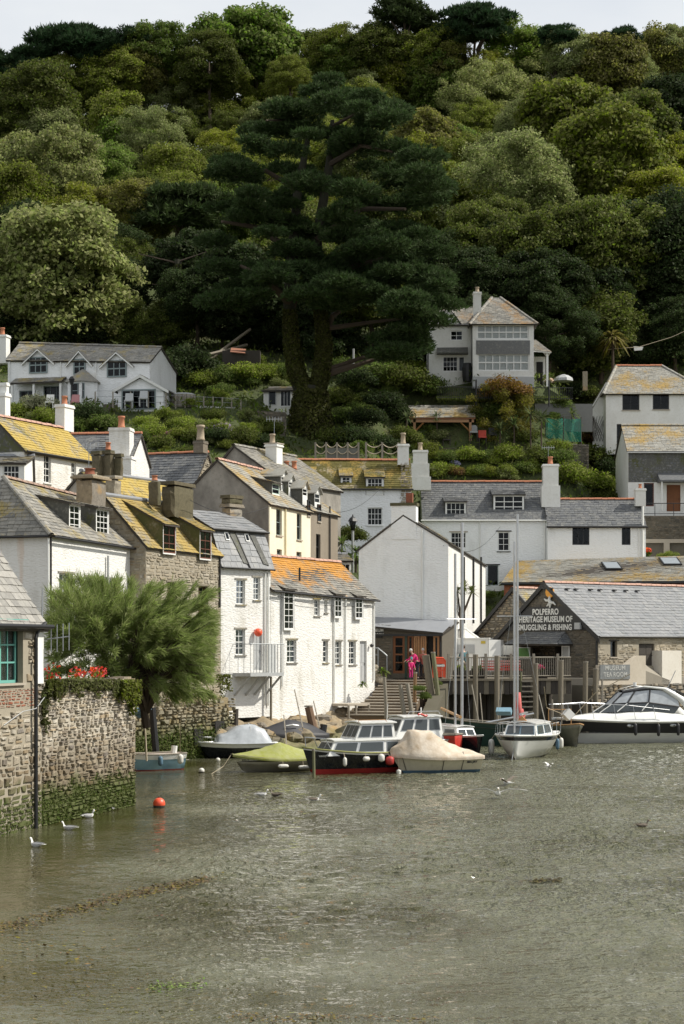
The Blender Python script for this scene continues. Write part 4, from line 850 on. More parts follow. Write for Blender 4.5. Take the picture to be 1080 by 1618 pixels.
# ---- museum
CR = Vector(C(945, 0, 104).xy); gu = Vector((.643, -.766)); W = 7.9; f = Fac(CR - gu * W, CR)
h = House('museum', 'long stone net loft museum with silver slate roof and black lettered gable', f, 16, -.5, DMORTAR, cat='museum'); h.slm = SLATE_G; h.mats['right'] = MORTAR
de = h.rect('front', 838, 1021, 890, 1078); h.h['front'].append(de)
h.win(964, 1013, 975, 1038, 1, 1, face='right', fm=PAINTD, recess=.16, lintel=WOODD, sill=CONC)
h.door(1009, 1017, 1034, 1052, WOODD, face='right')
h.gable_v((5.45, 5.62), 8.55, W * .5, SLATE_G, rm=TERRA_P, vg=.2, sw=.36, se=.27, indiv=0)
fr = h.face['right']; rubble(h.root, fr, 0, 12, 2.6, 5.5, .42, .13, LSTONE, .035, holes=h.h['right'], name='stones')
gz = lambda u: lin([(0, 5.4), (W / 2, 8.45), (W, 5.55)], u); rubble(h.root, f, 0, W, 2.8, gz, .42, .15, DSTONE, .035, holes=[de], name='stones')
mb = MB()
for a, b in ((-.25, W / 2), (W / 2, W + .25)):
    za, zb = (5.25, 8.6) if a < 1 else (8.6, 5.4); mb.hexa([f.P(a, za - .28, .16), f.P(b, zb - .28, .16), f.P(b, zb - .28, .2), f.P(a, za - .28, .2), f.P(a, za, .16), f.P(b, zb, .16), f.P(b, zb, .23), f.P(a, za, .23)])
part(h.root, 'bargeboard', mb, BLACK)
za, zb = f.at(860, 996)[1], f.at(860, 959)[1]
g1 = lambda z: (z - 5.25) / (8.6 - 5.25) * W / 2; sb = thing('museum_sign', 'big black signboard filling the museum gable, white capitals and an orange sun', 'sign', f.P(W / 2, za, .1))
mb = MB(); q = [(g1(za) + .15, za), (W - g1(za) - .1, za), (W - g1(zb) - .1, zb), (g1(zb) + .15, zb)]; mb.hexa([f.P(x, z_, .05) for x, z_ in q] + [f.P(x, z_, .1) for x, z_ in q]); part(sb, 'board', mb, BLACK)
for t, y, x0_, x1_, sz in (('POLPERRO', 966.5, 843, 884, .46), ('HERITAGE MUSEUM OF', 978.5, 822, 906, .46), ('SMUGGLING & FISHING', 991, 820, 905, .44)):
    a_, b_ = f.at(x0_, y), f.at(x1_, y); lettering(sb, t, f, (a_[0] + b_[0]) / 2, a_[1] - .04, sz, LETTER, .105, .014, fit=b_[0] - a_[0])
p = f.at(871, 936); part(sb, 'sun_emblem', MB().add([f.P(p[0] + .33 * math.cos(t * .524), p[1] + .3 * math.sin(t * .524), o) for o in (.1, .16) for t in range(12)], [tuple(range(12, 24))] + [(i, (i + 1) % 12, 12 + (i + 1) % 12, 12 + i) for i in range(12)]), m_plain('emblem_orange', (.75, .33, .03), .5))
em = MB(); Q = lambda px, py: f.P(f.at(px, py)[0], f.at(px, py)[1], .13)
em.tube([Q(871, 942), Q(870, 948), Q(872, 953), Q(871, 960)], [.05, .1, .11, .05], 6); em.tube([Q(871, 953), Q(876, 952), Q(880, 956)], [.1, .07, .03], 6); em.tube([Q(870, 949), Q(865, 949), Q(862, 946)], [.08, .06, .03], 6); em.tube([Q(870, 954), Q(866, 958)], [.08, .03], 6)
part(sb, 'white_emblem', em, LETTER)
aw0, aw1 = f.at(822, 1018)[0], f.at(905, 1018)[0]; zl = f.at(865, 1018)[1]; zh = f.at(865, 998)[1]
aw = part(h.root, 'porch_canopy', MB().hexa([f.P(aw0, zl - .06, 1.3), f.P(aw1, zl - .06, 1.3), f.P(aw1, zl - .06, .0), f.P(aw0, zl - .06, .0), f.P(aw0, zl, 1.3), f.P(aw1, zl, 1.3), f.P(aw1 - .5, zh - .02, .03), f.P(aw0 + .5, zh - .02, .03)]), WOODD)
slates(aw, [(f.P(aw0, zl, 1.35), f.P(aw1, zl, 1.35), f.P(aw1 - .55, zh, .03), f.P(aw0 + .55, zh, .03)), (f.P(aw1, zl, 1.35), f.P(aw1, zl, .02), f.P(aw1 - .55, zh, .02), f.P(aw1 - .55, zh, .03)), (f.P(aw0, zl, .02), f.P(aw0, zl, 1.35), f.P(aw0 + .55, zh, .03), f.P(aw0 + .55, zh, .02))], SLATE, .3, .2)
for (a, b, c, d, m_, nm, lb) in ((793, 1018, 812, 1035, SMOOTHW, 'notice_board', 'framed map notice board left of the museum entrance'), (818, 1024, 838, 1040, m_plain('poster_green', (.16, .36, .10), .6), 'poster', 'green poster beside the museum entrance'), (890, 1022, 900, 1038, GREYP, 'notice_sheet', 'pale blank notice panel right of the museum entrance')):
    r = h.rect('front', a, b, c, d); t = thing(nm, lb, 'notice', f.P((r[0] + r[2]) / 2, r[1], .06)); part(t, 'sheet', fbox(MB(), f, r[0], r[2], r[1], r[3], .06, .09), m_)
    fm_ = MB(); e = .05
    for q in ((r[0] - e, r[0], r[1] - e, r[3] + e), (r[2], r[2] + e, r[1] - e, r[3] + e), (r[0], r[2], r[3], r[3] + e), (r[0], r[2], r[1] - e, r[1])): fbox(fm_, f, *q, .06, .11)
    part(t, 'frame', fm_, WOODD if nm == 'notice_board' else PAINTW)
p = f.at(917, 989); part(h.root, 'floodlight', fbox(MB(), f, p[0] - .2, p[0] + .2, p[1] - .18, p[1] + .18, .12, .3), GREYP)
h.pipe(944, 1005, 1078, BLACK, face='front', o=.1); part(h.root, 'gutter', MB().tube([fr.P(-.1, 5.48, .2), fr.P(15, 5.48, .2)], .05, 6), BLACK)
for px in (923, 937, 963, 977, 1000, 1015, 1038, 1056, 1074):
    s_ = fr.at(px, 940)[0]; t = .30; b = fr.P(s_, 5.62 + (8.55 - 5.62) * .86, -W / 2 * .86 + .0); part(h.roof, 'ridge_vent', MB().obox(b + Vector((0, 0, .03)), fr.u3() * .26, fr.n3() * .16, (0, 0, .07)), BLACK)
# wall and ramp in front of the museum side, with the painted board
fq = Fac(CR + Vector((.1, -.75)), CR + Vector((.1, -.75)) + Vector((.78, .626)) * 14)
def qz(px, py): return fq.at(px, py)
rw_ = thing('ramp_wall', 'pale rendered ramp wall with sloping top below the museum door', 'wall', fq.P(2, 2.9, 0)); pr = [(qz(x, y)) for x, y in ((946, 1051), (988, 1050), (1000, 1040), (1007, 1036), (1020, 1036))]
PALER = m_render('pale_render', (.56, .50, .41), (.36, .30, .22), .5)
mb = MB(); nn = len(pr); mb.v = [fq.P(u_, 2.7, o) for o in (0, -.25) for u_, z_ in pr] + [fq.P(u_, z_, o) for o in (0, -.25) for u_, z_ in pr]
for i in range(nn - 1): mb.f += [(i, i + 1, 2 * nn + i + 1, 2 * nn + i), (nn + i + 1, nn + i, 3 * nn + i, 3 * nn + i + 1), (2 * nn + i, 2 * nn + i + 1, 3 * nn + i + 1, 3 * nn + i)]
mb.f += [(0, 2 * nn, 3 * nn, nn), (nn - 1, 2 * nn - 1, 4 * nn - 1, 3 * nn - 1)]; part(rw_, 'wall_face', mb, PALER)
a = qz(1048, 1028); b = qz(1075, 1078); part(rw_, 'buttress', fbox(MB(), fq, a[0], b[0] + .2, 2.7, a[1], -.9, -.1), m_render('bright_render', (.74, .70, .62), (.5, .42, .32), .3))
mb = MB(); c0, c1 = qz(1022, 1060), qz(1060, 1078); mb.add([fq.P(c0[0], 2.7, -.8), fq.P(c1[0], 2.7, -.8), fq.P(c1[0], 3.1, -.6), fq.P(c0[0], 4.3, -.9), fq.P(c0[0], 2.7, -.1), fq.P(c1[0], 2.7, -.1), fq.P(c1[0], 3.05, -.1), fq.P(c0[0], 3.6, -.1)], [(0, 1, 2, 3), (4, 5, 6, 7), (3, 2, 6, 7), (0, 3, 7, 4), (1, 5, 6, 2)]); part(rw_, 'ramp', mb, PALEW)
bd = thing('painted_board', 'faded grey painted board with worn white capitals on the quay wall', 'sign', fq.P(1.5, 2.8, .05)); a, b = qz(947, 1074), qz(994, 1050); part(bd, 'board', fbox(MB(), fq, a[0], b[0], a[1] + .02, b[1], .01, .05), m_plain('faded_grey', (.20, .21, .21), .9, var=.6, sc=5))
FADED = m_plain('faded_letters', (.50, .50, .47), .9, var=.7, sc=9)
lettering(bd, 'MUSEUM', fq, (a[0] + b[0]) / 2, a[1] + .62, .34, FADED, .055, .006, sx=1.15); lettering(bd, 'TEA ROOM', fq, (a[0] + b[0]) / 2, a[1] + .26, .34, FADED, .055, .006, sx=1.05)
fqq = Fac(CR + Vector((-.6, -1.6)), CR + Vector((-.6, -1.6)) + Vector((.78, .626)) * 16)
qw = thing('quay_wall', 'rough stone quay wall behind the white motor cruiser', 'wall', fqq.P(5, -1.5, 0)); part(qw, 'wall_core', MB().obox(fqq.P(0, -1.5, 0), fqq.u3() * 16, fqq.n3() * -1.6, (0, 0, 4.35)), DMORTAR)
rubble(qw, fqq, 0, 14, -.2, lambda u: 2.85 + .08 * math.sin(u * 4), .4, .16, STONE, .08, name='stones')
# small stone gable left of the museum
ap = Vector(C(812, 0, 111).xy); f = Fac(ap - gu * 3.3, ap + gu * 3.3)
h = House('net_loft', 'small stone net loft gable half hidden behind the museum', f, 10, QZ, DMORTAR, cat='building'); h.slm = SLATE_W
h.gable_v((5.7, 5.7), 8.35, 3.3, SLATE_W, rm=TERRA_P, vg=.18); rubble(h.root, f, 0, 6.6, QZ, lambda u: lin([(0, 5.6), (3.3, 8.25), (6.6, 5.6)], u), .4, .15, STONE, .035, name='stones')
mb = MB()
for a, b, za, zb in ((-.25, 3.3, 5.5, 8.42), (3.3, 6.85, 8.42, 5.5)): mb.hexa([f.P(a, za - .24, .14), f.P(b, zb - .24, .14), f.P(b, zb - .24, .18), f.P(a, za - .24, .18), f.P(a, za, .14), f.P(b, zb, .14), f.P(b, zb, .21), f.P(a, za, .21)])
part(h.root, 'bargeboard', mb, BLACK)
# long lichen roofed store behind the museum
f = FP(796, 124, 1100, 119)
h = House('brick_store', 'long red brick store with pale lichen-spotted roof and two skylights, behind the museum', f, 6, 4, BRICK, cat='building'); h.slm = SLATE_L
h.win(1022, 926, 1064, 936, 1, 1, fm=PAINTD); h.gable_u((9.2, 9.15), (10.65, 10.8), 3, SLATE_L, ov=.2, ridge=False, sw=.3, se=.2); h.gutter((9.0, 8.95), o=.26, r=.08)
for (a, b, c, d) in ((953, 890, 980, 901), (1044, 883, 1074, 894)):
    EL = f.P(0, 9.2, 0)
    def rp(px, py):
        d_ = Vector(((px - CX) / FOC, 1, (YH - py) / FOC)); n_ = (f.u3()).cross((f.n3() * -3 + Vector((0, 0, 1.53)))).normalized(); t_ = (EL - Vector((0, 0, EYE))).dot(n_) / d_.dot(n_); return Vector((0, 0, EYE)) + d_ * t_, n_
    q = [rp(a + 4, d), rp(c + 4, d), rp(c - 4, b), rp(a - 4, b)]; nn = q[0][1] if q[0][1].z > 0 else -q[0][1]; m4 = [x[0] for x in q]
    sk = part(h.roof, 'skylight', MB().hexa([x + nn * .02 for x in m4] + [x + nn * .12 for x in m4]), BLACK); ce = sum(m4, Vector()) / 4; part(sk, 'pane', MB().hexa([ce + (x - ce) * .84 + nn * .121 for x in m4] + [ce + (x - ce) * .84 + nn * .13 for x in m4]), GLASS) if False else part(h.roof, 'skylight_pane', MB().hexa([ce + (x - ce) * .84 + nn * .121 for x in m4] + [ce + (x - ce) * .84 + nn * .13 for x in m4]), m_plain('skylight_glass', (.30, .33, .35), .08))
# white slate roofed pair
PAIR = 'white slate roofed pair above the museum'
f = FP(667, 128, 864, 128)
h = House('white_cottage', 'white cottage with blue slate roof, red ridge and two white dormers', f, 5.2, 7, WHITE2, PAIR); h.slm = SLATE
h.win(786, 840, 805, 871, 2, 3, lintel=BLACK, sill=DSLATE, fw=.08).win(712, 841, 736, 866, 4, 3, lintel=CONC, fw=.06).win(770, 893, 787, 925, 1, 1, fm=SAGE, lintel=BLACK)
h.gable_u(13.6, 16.25, 2.6, SLATE, ov=.16, rm=TERRA, vg=.02); h.gutter(13.42, o=.2, m=PAINTW)
h.dormer(704, 793, 735, 817, 4, 2, v0=.25, pitch2=.28, fw=.08, curtain=True); h.dormer(780, 782, 827, 811, 3, 3, v0=.55, pitch2=.28, fw=.09, bar=.05)
chimney(h.root, 652, 675, 712, 775, 129, f, SMOOTHW, .8, [(0, .16, .5, BUFF)], cap=.05, steps=3); chimney(h.root, 857, 881, 734, 802, 129, f, SMOOTHW, .8, [(0, .17, .5, TERRA)], cap=.06, steps=2)
h.pipe(758, 822, 900, PAINTW); h.pipe(860, 822, 905, PAINTW)
f = FP(865, 127, 1020, 127)
h = House('white_cottage', 'lower white cottage with two dark windows and grey slate roof', f, 4.6, 7, WHITE2, PAIR); h.slm = SLATE_G
h.win(904, 830, 931, 861, 3, 1, fm=PAINTD, fw=.05).win(982, 830, 996, 861, 2, 1, fm=PAINTD, fw=.05)
h.gable_u(13.1, 14.95, 2.3, SLATE, ov=.16, rm=TERRA, vg=.02); h.gutter(12.92, o=.2, r=.08); chimney(h.root, 1003, 1019, 772, 800, 128.5, f, SMOOTHW, .6, [(0, .11, .28, TERRA)], cap=.05)
h.pipe(1009, 832, 905, PAINTW); h.pipe(1015, 800, 905, PAINTW, r=.08)
# right hand houses
f = FP(992, 132, 1120, 132)
h = House('slate_hung_house', 'grey slate-hung house with lichen roof and brown door above a stone yard wall', f, 6, 9, SMOOTHW, cat='house'); h.slm = SLATE_L
h.win(1025, 711, 1047, 737, 1, 1, fm=PAINTB, fw=.08, curtain=True).win(1077, 711, 1098, 737, 1, 1, fm=PAINTB, fw=.08).win(1017, 763, 1033, 800, 1, 1, fm=PAINTB, fw=.07)
h.door(1053, 766, 1075, 808, WOODB)
h.gable_u(18.65, 20.6, 2.6, SLATE_L, ov=.22, rm=SLATE_L); h.gutter(18.4, o=.26, m=GREYP)
zlo = f.at(1000, 762)[1]; hb = MB()
wall_mb(hb, f, zlo, [(.02, 18.5), (f.W, 18.5)], [q_ for q_ in h.h['front'] if q_[1] > zlo], o=.006, rev=.02); part(h.root, 'slate_backing', hb, DSLATE); rubble(h.root, f, .03, f.W, zlo, 18.5, .24, .14, SLATE, .012, holes=h.h['front'], name='hung_slates')
a, b = f.at(1038, 760)[0], f.W; part(h.root, 'porch_roof', MB().hexa([f.P(a, 16.3, 1.2), f.P(b, 16.3, 1.2), f.P(b, 16.3, .03), f.P(a, 16.3, .03), f.P(a, 16.42, 1.2), f.P(b, 16.42, 1.2), f.P(b, 17.0, .03), f.P(a, 17.0, .03)]), SLATE)
part(h.root, 'porch_post', MB().tube([f.P(a + .15, 16.3, 1.1), f.P(a + .15, 14.3, 1.1)], .05, 6), PAINTW)
fy = FP(1019, 130.3, 1120, 130.3); yw = thing('yard_wall', 'brown stone yard wall with railing below the brown door', 'wall', fy.P(2, 10, 0)); part(yw, 'wall_core', MB().obox(fy.P(0, 10, 0), fy.u3() * fy.W, fy.n3() * -.4, (0, 0, fy.at(1050, 815)[1] - 10)), DMORTAR); rubble(yw, fy, 0, fy.W, fy.at(1050, 852)[1], fy.at(1050, 815)[1], .3, .12, DSTONE, .04, name='stones')
part(yw, 'ledge', fbox(MB(), fy, -1.2, fy.W, fy.at(1050, 858)[1], fy.at(1050, 852)[1], .0, .2), CONC); part(yw, 'pier', fbox(MB(), fy, fy.at(1048, 860)[0], fy.at(1057, 860)[0], 10.2, fy.at(1050, 858)[1], .0, .2), CONC)
mb = MB(); zt = fy.at(1050, 795)[1]; zb = fy.at(1050, 814)[1]; mb.tube([fy.P(-.6, zt, -.2), fy.P(fy.W, zt, -.2)], .03, 5); mb.tube([fy.P(-.6, zb + .12, -.2), fy.P(fy.W, zb + .12, -.2)], .02, 5)
for i in range(5): mb.tube([fy.P(-.6 + 1.3 * i, zb - .1, -.2), fy.P(-.6 + 1.3 * i, zt, -.2)], .025, 5)
part(yw, 'railing', mb, BLACK)
f = FP(957, 141, 1120, 141)
h = House('hipped_white_house', 'white hip-roofed house with four dark windows, uppermost at the edge of the wood', f, 6, 19.2, SMOOTHW, cat='house'); h.slm = SLATE_L
h.win(983, 621, 1010, 648, 2, 1, fm=PAINTD, fw=.07, sill=CONC).win(1031, 620, 1057, 647, 2, 1, fm=PAINTD, fw=.07, sill=CONC).win(974, 670, 992, 702, 2, 1, fm=PAINTD, fw=.07, sill=CONC)
h.gable_u(23.85, 26.2, 3, SLATE_L, ov=.25, hipL=1.2, hipR=3, rm=TERRA)
f2 = FP(936, 142.5, 957, 142.3); w = House('side_wing', 'narrow lean-to wing with trellis beside the hip-roofed house', f2, 4, 19.5, SMOOTHW, cat='house wing'); w.slm = SLATE_L; w.walls([(0, 22.8), (f2.W, 24.6)], [(0, 24.6), (4, 24.6)], None, [(0, 22.8), (4, 22.8)]); w.deck([(f2.P(-.2, 22.7, -4), f2.P(-.2, 22.7, .2), f2.P(f2.W, 24.7, .2), f2.P(f2.W, 24.7, -4))], PAINTW, SLATE_L)
tr = MB()
for i in range(-3, 5):
    for sgn in (1, -1):
        a = f2.P(.1 + i * .22, 20.4, .06 + .01 * sgn); 
        pts = [(.1 + i * .22 + sgn * .0, 20.3), (.1 + i * .22 + sgn * .9, 22.2)]
        tr.tube([f2.P(max(.02, min(.95, pts[0][0])), pts[0][1], .06), f2.P(max(.02, min(.95, pts[1][0])), pts[1][1], .06)], .018, 4)
part(w.root, 'trellis', tr, WOODD)
# hillside house on the left
f = FP(12, 131, 236, 128.5)
h = House('hillside_cottage', 'long white hillside cottage with three gablets and a glazed garden room', f, 5.5, 20.6, WHITE2, cat='house'); h.slm = SLATE_W
ze = (24.75, 24.25); W = f.W
for (a, b, c, d, n_) in ((47, 562, 74, 590, 3), (117, 566, 134, 592, 2), (170, 569, 199, 595, 3)): pass
h.win(30, 617, 56, 640, 2, 2, fm=SAGE).win(68, 610, 98, 640, 3, 1, fm=SAGE).win(124, 611, 146, 632, 2, 2, fm=SAGE)
h.gable_u(ze, (26.2, 25.5), 2.2, SLATE_W, ov=.15, rm=SLATE_W)
for (a, b, c, d, n_) in ((46, 564, 75, 590, 3), (116, 567, 135, 592, 2), (169, 569, 200, 596, 3)):
    u0, z0, u1, z1 = h.rect('front', a, b, c, d); m_ = (u0 + u1) / 2; hw_ = (u1 - u0) / 2 + .35; zp = z1 + .45; zs = z1 - .25
    g = part(h.root, 'gablet', MB().hexa([f.P(m_ - hw_ * .8, z0 - .02, -.05), f.P(m_ + hw_ * .8, z0 - .02, -.05), f.P(m_ + hw_ * .8, z0 - .02, -.04), f.P(m_ - hw_ * .8, z0 - .02, -.04), f.P(m_ - hw_ * .8, z1 - .1, .015), f.P(m_ + hw_ * .8, z1 - .1, .015), f.P(m_ + hw_ * .8, z1 - .1, -.5), f.P(m_ - hw_ * .8, z1 - .1, -.5)]) if False else MB().add([f.P(m_ - hw_, zs - .15, .02), f.P(m_ + hw_, zs - .15, .02), f.P(m_, zp, .02), f.P(m_ - hw_, zs - .15, -1.6), f.P(m_ + hw_, zs - .15, -1.6), f.P(m_, zp, -1.6)], [(0, 1, 2), (3, 5, 4), (0, 3, 4, 1)]), WHITE2)
    windowp(g, f, u0, z0, u1, z1, n_, 2, fm=SAGE, cut=False, o=.03, fw=.09, bar=.06)
    for sg_ in (-1, 1):
        EV = lambda o: f.P(m_ + sg_ * (hw_ + .2), zs - .28, o); RG = lambda o: f.P(m_, zp + .06, o); part(g, 'gablet_roof', MB().hexa([EV(.22), RG(.22), RG(-2.0), EV(-2.0)] + [x + Vector((0, 0, .07)) for x in (EV(.22), RG(.22), RG(-2.0), EV(-2.0))]), SLATE_W)
        part(g, 'bargeboard', MB().hexa([EV(.225) - Vector((0, 0, .1)), RG(.225) - Vector((0, 0, .1)), RG(.25) - Vector((0, 0, .1)), EV(.25) - Vector((0, 0, .1)), EV(.225), RG(.225), RG(.25), EV(.25)]), PAINTW)
a, b = f.at(25, 604)[0], f.at(105, 604)[0]; slates(h.roof, [(f.P(a, 22.95, 1.0), f.P(b, 22.95, 1.0), f.P(b, 23.4, .03), f.P(a, 23.4, .03))], SLATE_W); part(h.root, 'verandah_roof', MB().hexa([f.P(a, 22.85, 1.0), f.P(b, 22.85, 1.0), f.P(b, 23.25, .03), f.P(a, 23.25, .03), f.P(a, 22.92, 1.0), f.P(b, 22.92, 1.0), f.P(b, 23.36, .03), f.P(a, 23.36, .03)]), WOODD)
for px in (27, 61, 103): u_ = f.at(px, 620)[0]; part(h.root, 'verandah_post', fbox(MB(), f, u_ - .07, u_ + .07, 20.7, 22.86, .8, .94), PAINTW)
cx = f.at(134, 620)[0]; by = MB(); by.lathe([(1.15, 0), (1.15, 1.75)], f.P(cx, 21.1, .3), 6); part(h.root, 'bay', by, WHITE2); rf = MB().lathe([(1.35, 0), (1.32, .06), (.12, .95)], f.P(cx, 22.85, .3), 6); part(h.root, 'bay_roof', rf, SLATE_W)
windowp(h.root, Fac(f.P(cx - .55, 0, 1.33).xy, f.P(cx + .55, 0, 1.33).xy), .05, 21.7, 1.05, 22.75, 2, 2, fm=SAGE, cut=False)
chimney(h.root, -6, 13, 530, 575, 132.5, f, SMOOTHW, .7, [(0, .16, .5, TERRA)], cap=.06)
for px in (15, 96, 152): h.pipe(px, 570, 640, PAINTW)
fg = FP(186, 126.9, 258, 126.4); g = House('garden_room', 'gabled white garden room with big glass doors on the garden terrace', fg, 2.6, 20.6, WHITE2, cat='garden room'); g.slm = SLATE_W
r = g.rect('front', 192, 604, 246, 643); g.h['front'].append(r); W = fg.W
g.gable_v((22.2, 22.15), 22.95, W * .5, SLATE_W, ov=.35, vg=.2, rm=SLATE_W)
windowp(g.root, fg, r[0], 20.75, r[2], 22.1, 3, 1, fm=SAGE, fw=.08, glass=GLASSD, cut=False, o=.01)
mb = MB()
for a, b, za, zb in ((-.4, W / 2, 22.0, 23.05), (W / 2, W + .4, 23.05, 21.95)): mb.hexa([fg.P(a, za - .2, .2), fg.P(b, zb - .2, .2), fg.P(b, zb - .2, .23), fg.P(a, za - .2, .23), fg.P(a, za, .2), fg.P(b, zb, .2), fg.P(b, zb, .25), fg.P(a, za, .25)])
part(g.root, 'bargeboard', mb, PAINTW)
# hillside villa on the right
f = FP(747, 139.5, 843, 139.5)
h = House('hillside_villa', 'white hillside villa with two full-width bands of windows and lichen hipped roof', f, 6.5, 24.0, SMOOTHW, cat='house'); h.slm = m_slate('villa_slate', SLW, lich=(.42, .24, .07), amt=.42, scale=.7)
h.win(753, 513, 835, 536, 7, 2, fw=.1, bar=.07, curtain='full', glass=GLASSC).win(754, 559, 836, 586, 7, 2, fw=.1, bar=.07, curtain='full', glass=GLASSC)
h.gable_u(28.8, 31.1, 3, h.slm, ov=.3, hipL=1.6, hipR=2.2, rm=h.slm, ridge=False)
r = h.rect('front', 752, 538, 837, 560); part(h.root, 'slate_band', fbox(MB(), f, r[0], r[2], r[1], r[3], .004, .05), SLATE); part(h.root, 'plinth', fbox(MB(), f, -.02, f.W + .02, 23.9, 24.75, .004, .05), GREYP)
fr = h.face['right']; windowp(h.root, fr, 2.2, 26.9, 3.4, 28.2, 1, 2, cut=False)
chimney(h.root, 747.5, 759.5, 462, 505, 140.8, f, SMOOTHW, .6, [(0, .15, .35, BUFF)], cap=.05)
f2 = FP(674, 141.2, 747, 141); w = House('villa_wing', 'left wing of the hillside villa with dark pent roof over its window', f2, 5, 24.0, SMOOTHW, cat='house wing'); w.slm = h.slm
w.win(699, 563, 723, 587, 4, 3, fw=.07).win(724, 563, 734, 587, 1, 1, fw=.07, curtain='full').win(711, 522, 731, 538, 2, 2, fw=.08)
w.gable_u(28.9, 30.6, 2.5, h.slm, ov=.2, rm=h.slm, ridge=False)
a, b = f2.at(690, 555)[0], f2.at(739, 555)[0]; zt = f2.at(715, 549)[1]; part(w.root, 'pent_roof', MB().hexa([f2.P(a, zt - .55, .7), f2.P(b, zt - .55, .7), f2.P(b, zt - .55, .01), f2.P(a, zt - .55, .01), f2.P(a, zt - .45, .7), f2.P(b, zt - .45, .7), f2.P(b, zt, .01), f2.P(a, zt, .01)]), DSLATE)
g = f2.at(708, 500)[0]; part(w.root, 'gablet', MB().add([f2.P(g - .8, 28.9, .05), f2.P(g + .8, 28.9, .05), f2.P(g, 30.1, .05), f2.P(g - .8, 28.9, -1.5), f2.P(g + .8, 28.9, -1.5), f2.P(g, 30.1, -1.5)], [(0, 1, 2), (3, 5, 4), (0, 3, 5, 2), (1, 2, 5, 4)]), SMOOTHW)
part(w.root, 'bargeboard', MB().tube([f2.P(g - 1.0, 28.75, .1), f2.P(g, 30.2, .1), f2.P(g + 1.0, 28.75, .1)], .07, 4), BLACK); w.pipe(676, 510, 600, BLACK); w.pipe(745, 510, 600, BLACK)
fp = FP(844, 140, 866, 140); pc = House('villa_porch', 'open porch with pale post at the end of the hillside villa', fp, 2.2, 24.0, SMOOTHW, cat='porch'); pc.slm = h.slm
pc.deck([(fp.P(-.1, 26.7, .3), fp.P(fp.W + .2, 26.6, .3), fp.P(fp.W * .3, 27.9, -2.2), fp.P(-.1, 27.9, -2.2)), (fp.P(fp.W + .2, 26.6, .3), fp.P(fp.W + .2, 26.6, -2.2), fp.P(fp.W * .3, 27.9, -2.2), fp.P(fp.W * .3, 27.9, -2.2))], PAINTW, h.slm)
part(pc.root, 'post', fbox(MB(), fp, fp.W - .15, fp.W, 24.1, 26.6, -.1, .05), PAINTW); part(pc.root, 'back_wall', fbox(MB(), fp, 0, fp.W, 24.1, 26.6, -2.2, -2.0), SMOOTHW); part(pc.root, 'doorway', fbox(MB(), fp, .35, fp.W - .2, 24.1, 26.2, -1.99, -1.9), SHADE_IN)  # doorway is a dark sheet standing for the shade inside
# garden pavilion and cabin
f = FP(648, 137.6, 748, 137.6); zt = f.at(700, 637)[1]; ze_ = f.at(700, 661)[1]; gz_ = f.at(700, 703)[1]
pv = thing('garden_pavilion', 'open timber garden pavilion with pale slate roof on the hillside terrace', 'pavilion', f.P(f.W / 2, gz_, -1))
R1 = (f.P(-.1, ze_, .4), f.P(f.W + .1, ze_, .4), f.P(f.W + .1, zt, -1.2), f.P(-.1, zt, -1.2)); R2 = (f.P(f.W + .1, ze_, -2.8), f.P(-.1, ze_, -2.8), f.P(-.1, zt, -1.2), f.P(f.W + .1, zt, -1.2))
rf = part(pv, 'roof', MB().hexa([x - Vector((0, 0, .1)) for x in R1] + [x - Vector((0, 0, .015)) for x in R1]).hexa([x - Vector((0, 0, .1)) for x in R2] + [x - Vector((0, 0, .015)) for x in R2]), WOODB); slates(rf, [R1, R2], SLATE_L, .34, .24)
part(pv, 'beam', fbox(MB(), f, 0, f.W, ze_ - .32, ze_ - .1, .15, .3), WOODR)
for u_ in (.2, f.W - .35):
    for o in (.12, -2.6): part(pv, 'post', fbox(MB(), f, u_, u_ + .18, gz_, ze_ - .1, o, o + .18), WOODB if o < 0 else WOODR)
    part(pv, 'brace', MB().tube([f.P(u_ + .1, ze_ - 1.0, .2), f.P(u_ + (.75 if u_ < 1 else -.6), ze_ - .32, .2)], .06, 4), WOODR)
f = FP(416, 135.5, 462, 135.2); h = House('garden_cabin', 'small white garden cabin with glazed doors beside the great pine', f, 3, 21.0, SMOOTHW, cat='cabin'); h.slm = SLATE_W
h.win(442, 616, 460, 643, 3, 1, fw=.08).win(424, 617, 436, 640, 1, 1, fm=GREYP); h.gable_u(23.2, 23.7, 2.6, SLATE_W, ov=.3, rm=SLATE_W)
# ------------------------------------------------------------------ vegetation
RNG = np.random.default_rng(11)
def unit(a): return a / np.maximum(1e-9, np.linalg.norm(a, axis=1, keepdims=True))
def rdir(n): return unit(RNG.normal(size=(n, 3)))
def leafmesh(name, P, D, S, asp, m, up=None):
    # one kite-shaped leaf per point: D = direction of the leaf's length, S = half length
    n = len(P); side = unit(np.cross(D, up if up is not None else rdir(n))); S = S[:, None]
    V = np.empty((n, 4, 3)); V[:, 0] = P - D * S; V[:, 1] = P + side * S * asp - D * S * .1; V[:, 2] = P + D * S; V[:, 3] = P - side * S * asp - D * S * .1
    me = bpy.data.meshes.new(name); me.vertices.add(n * 4); me.vertices.foreach_set('co', V.reshape(-1)); me.loops.add(n * 4); me.loops.foreach_set('vertex_index', np.arange(n * 4))
    me.polygons.add(n); me.polygons.foreach_set('loop_start', np.arange(n) * 4); me.update(calc_edges=True); me.materials.append(m); return me
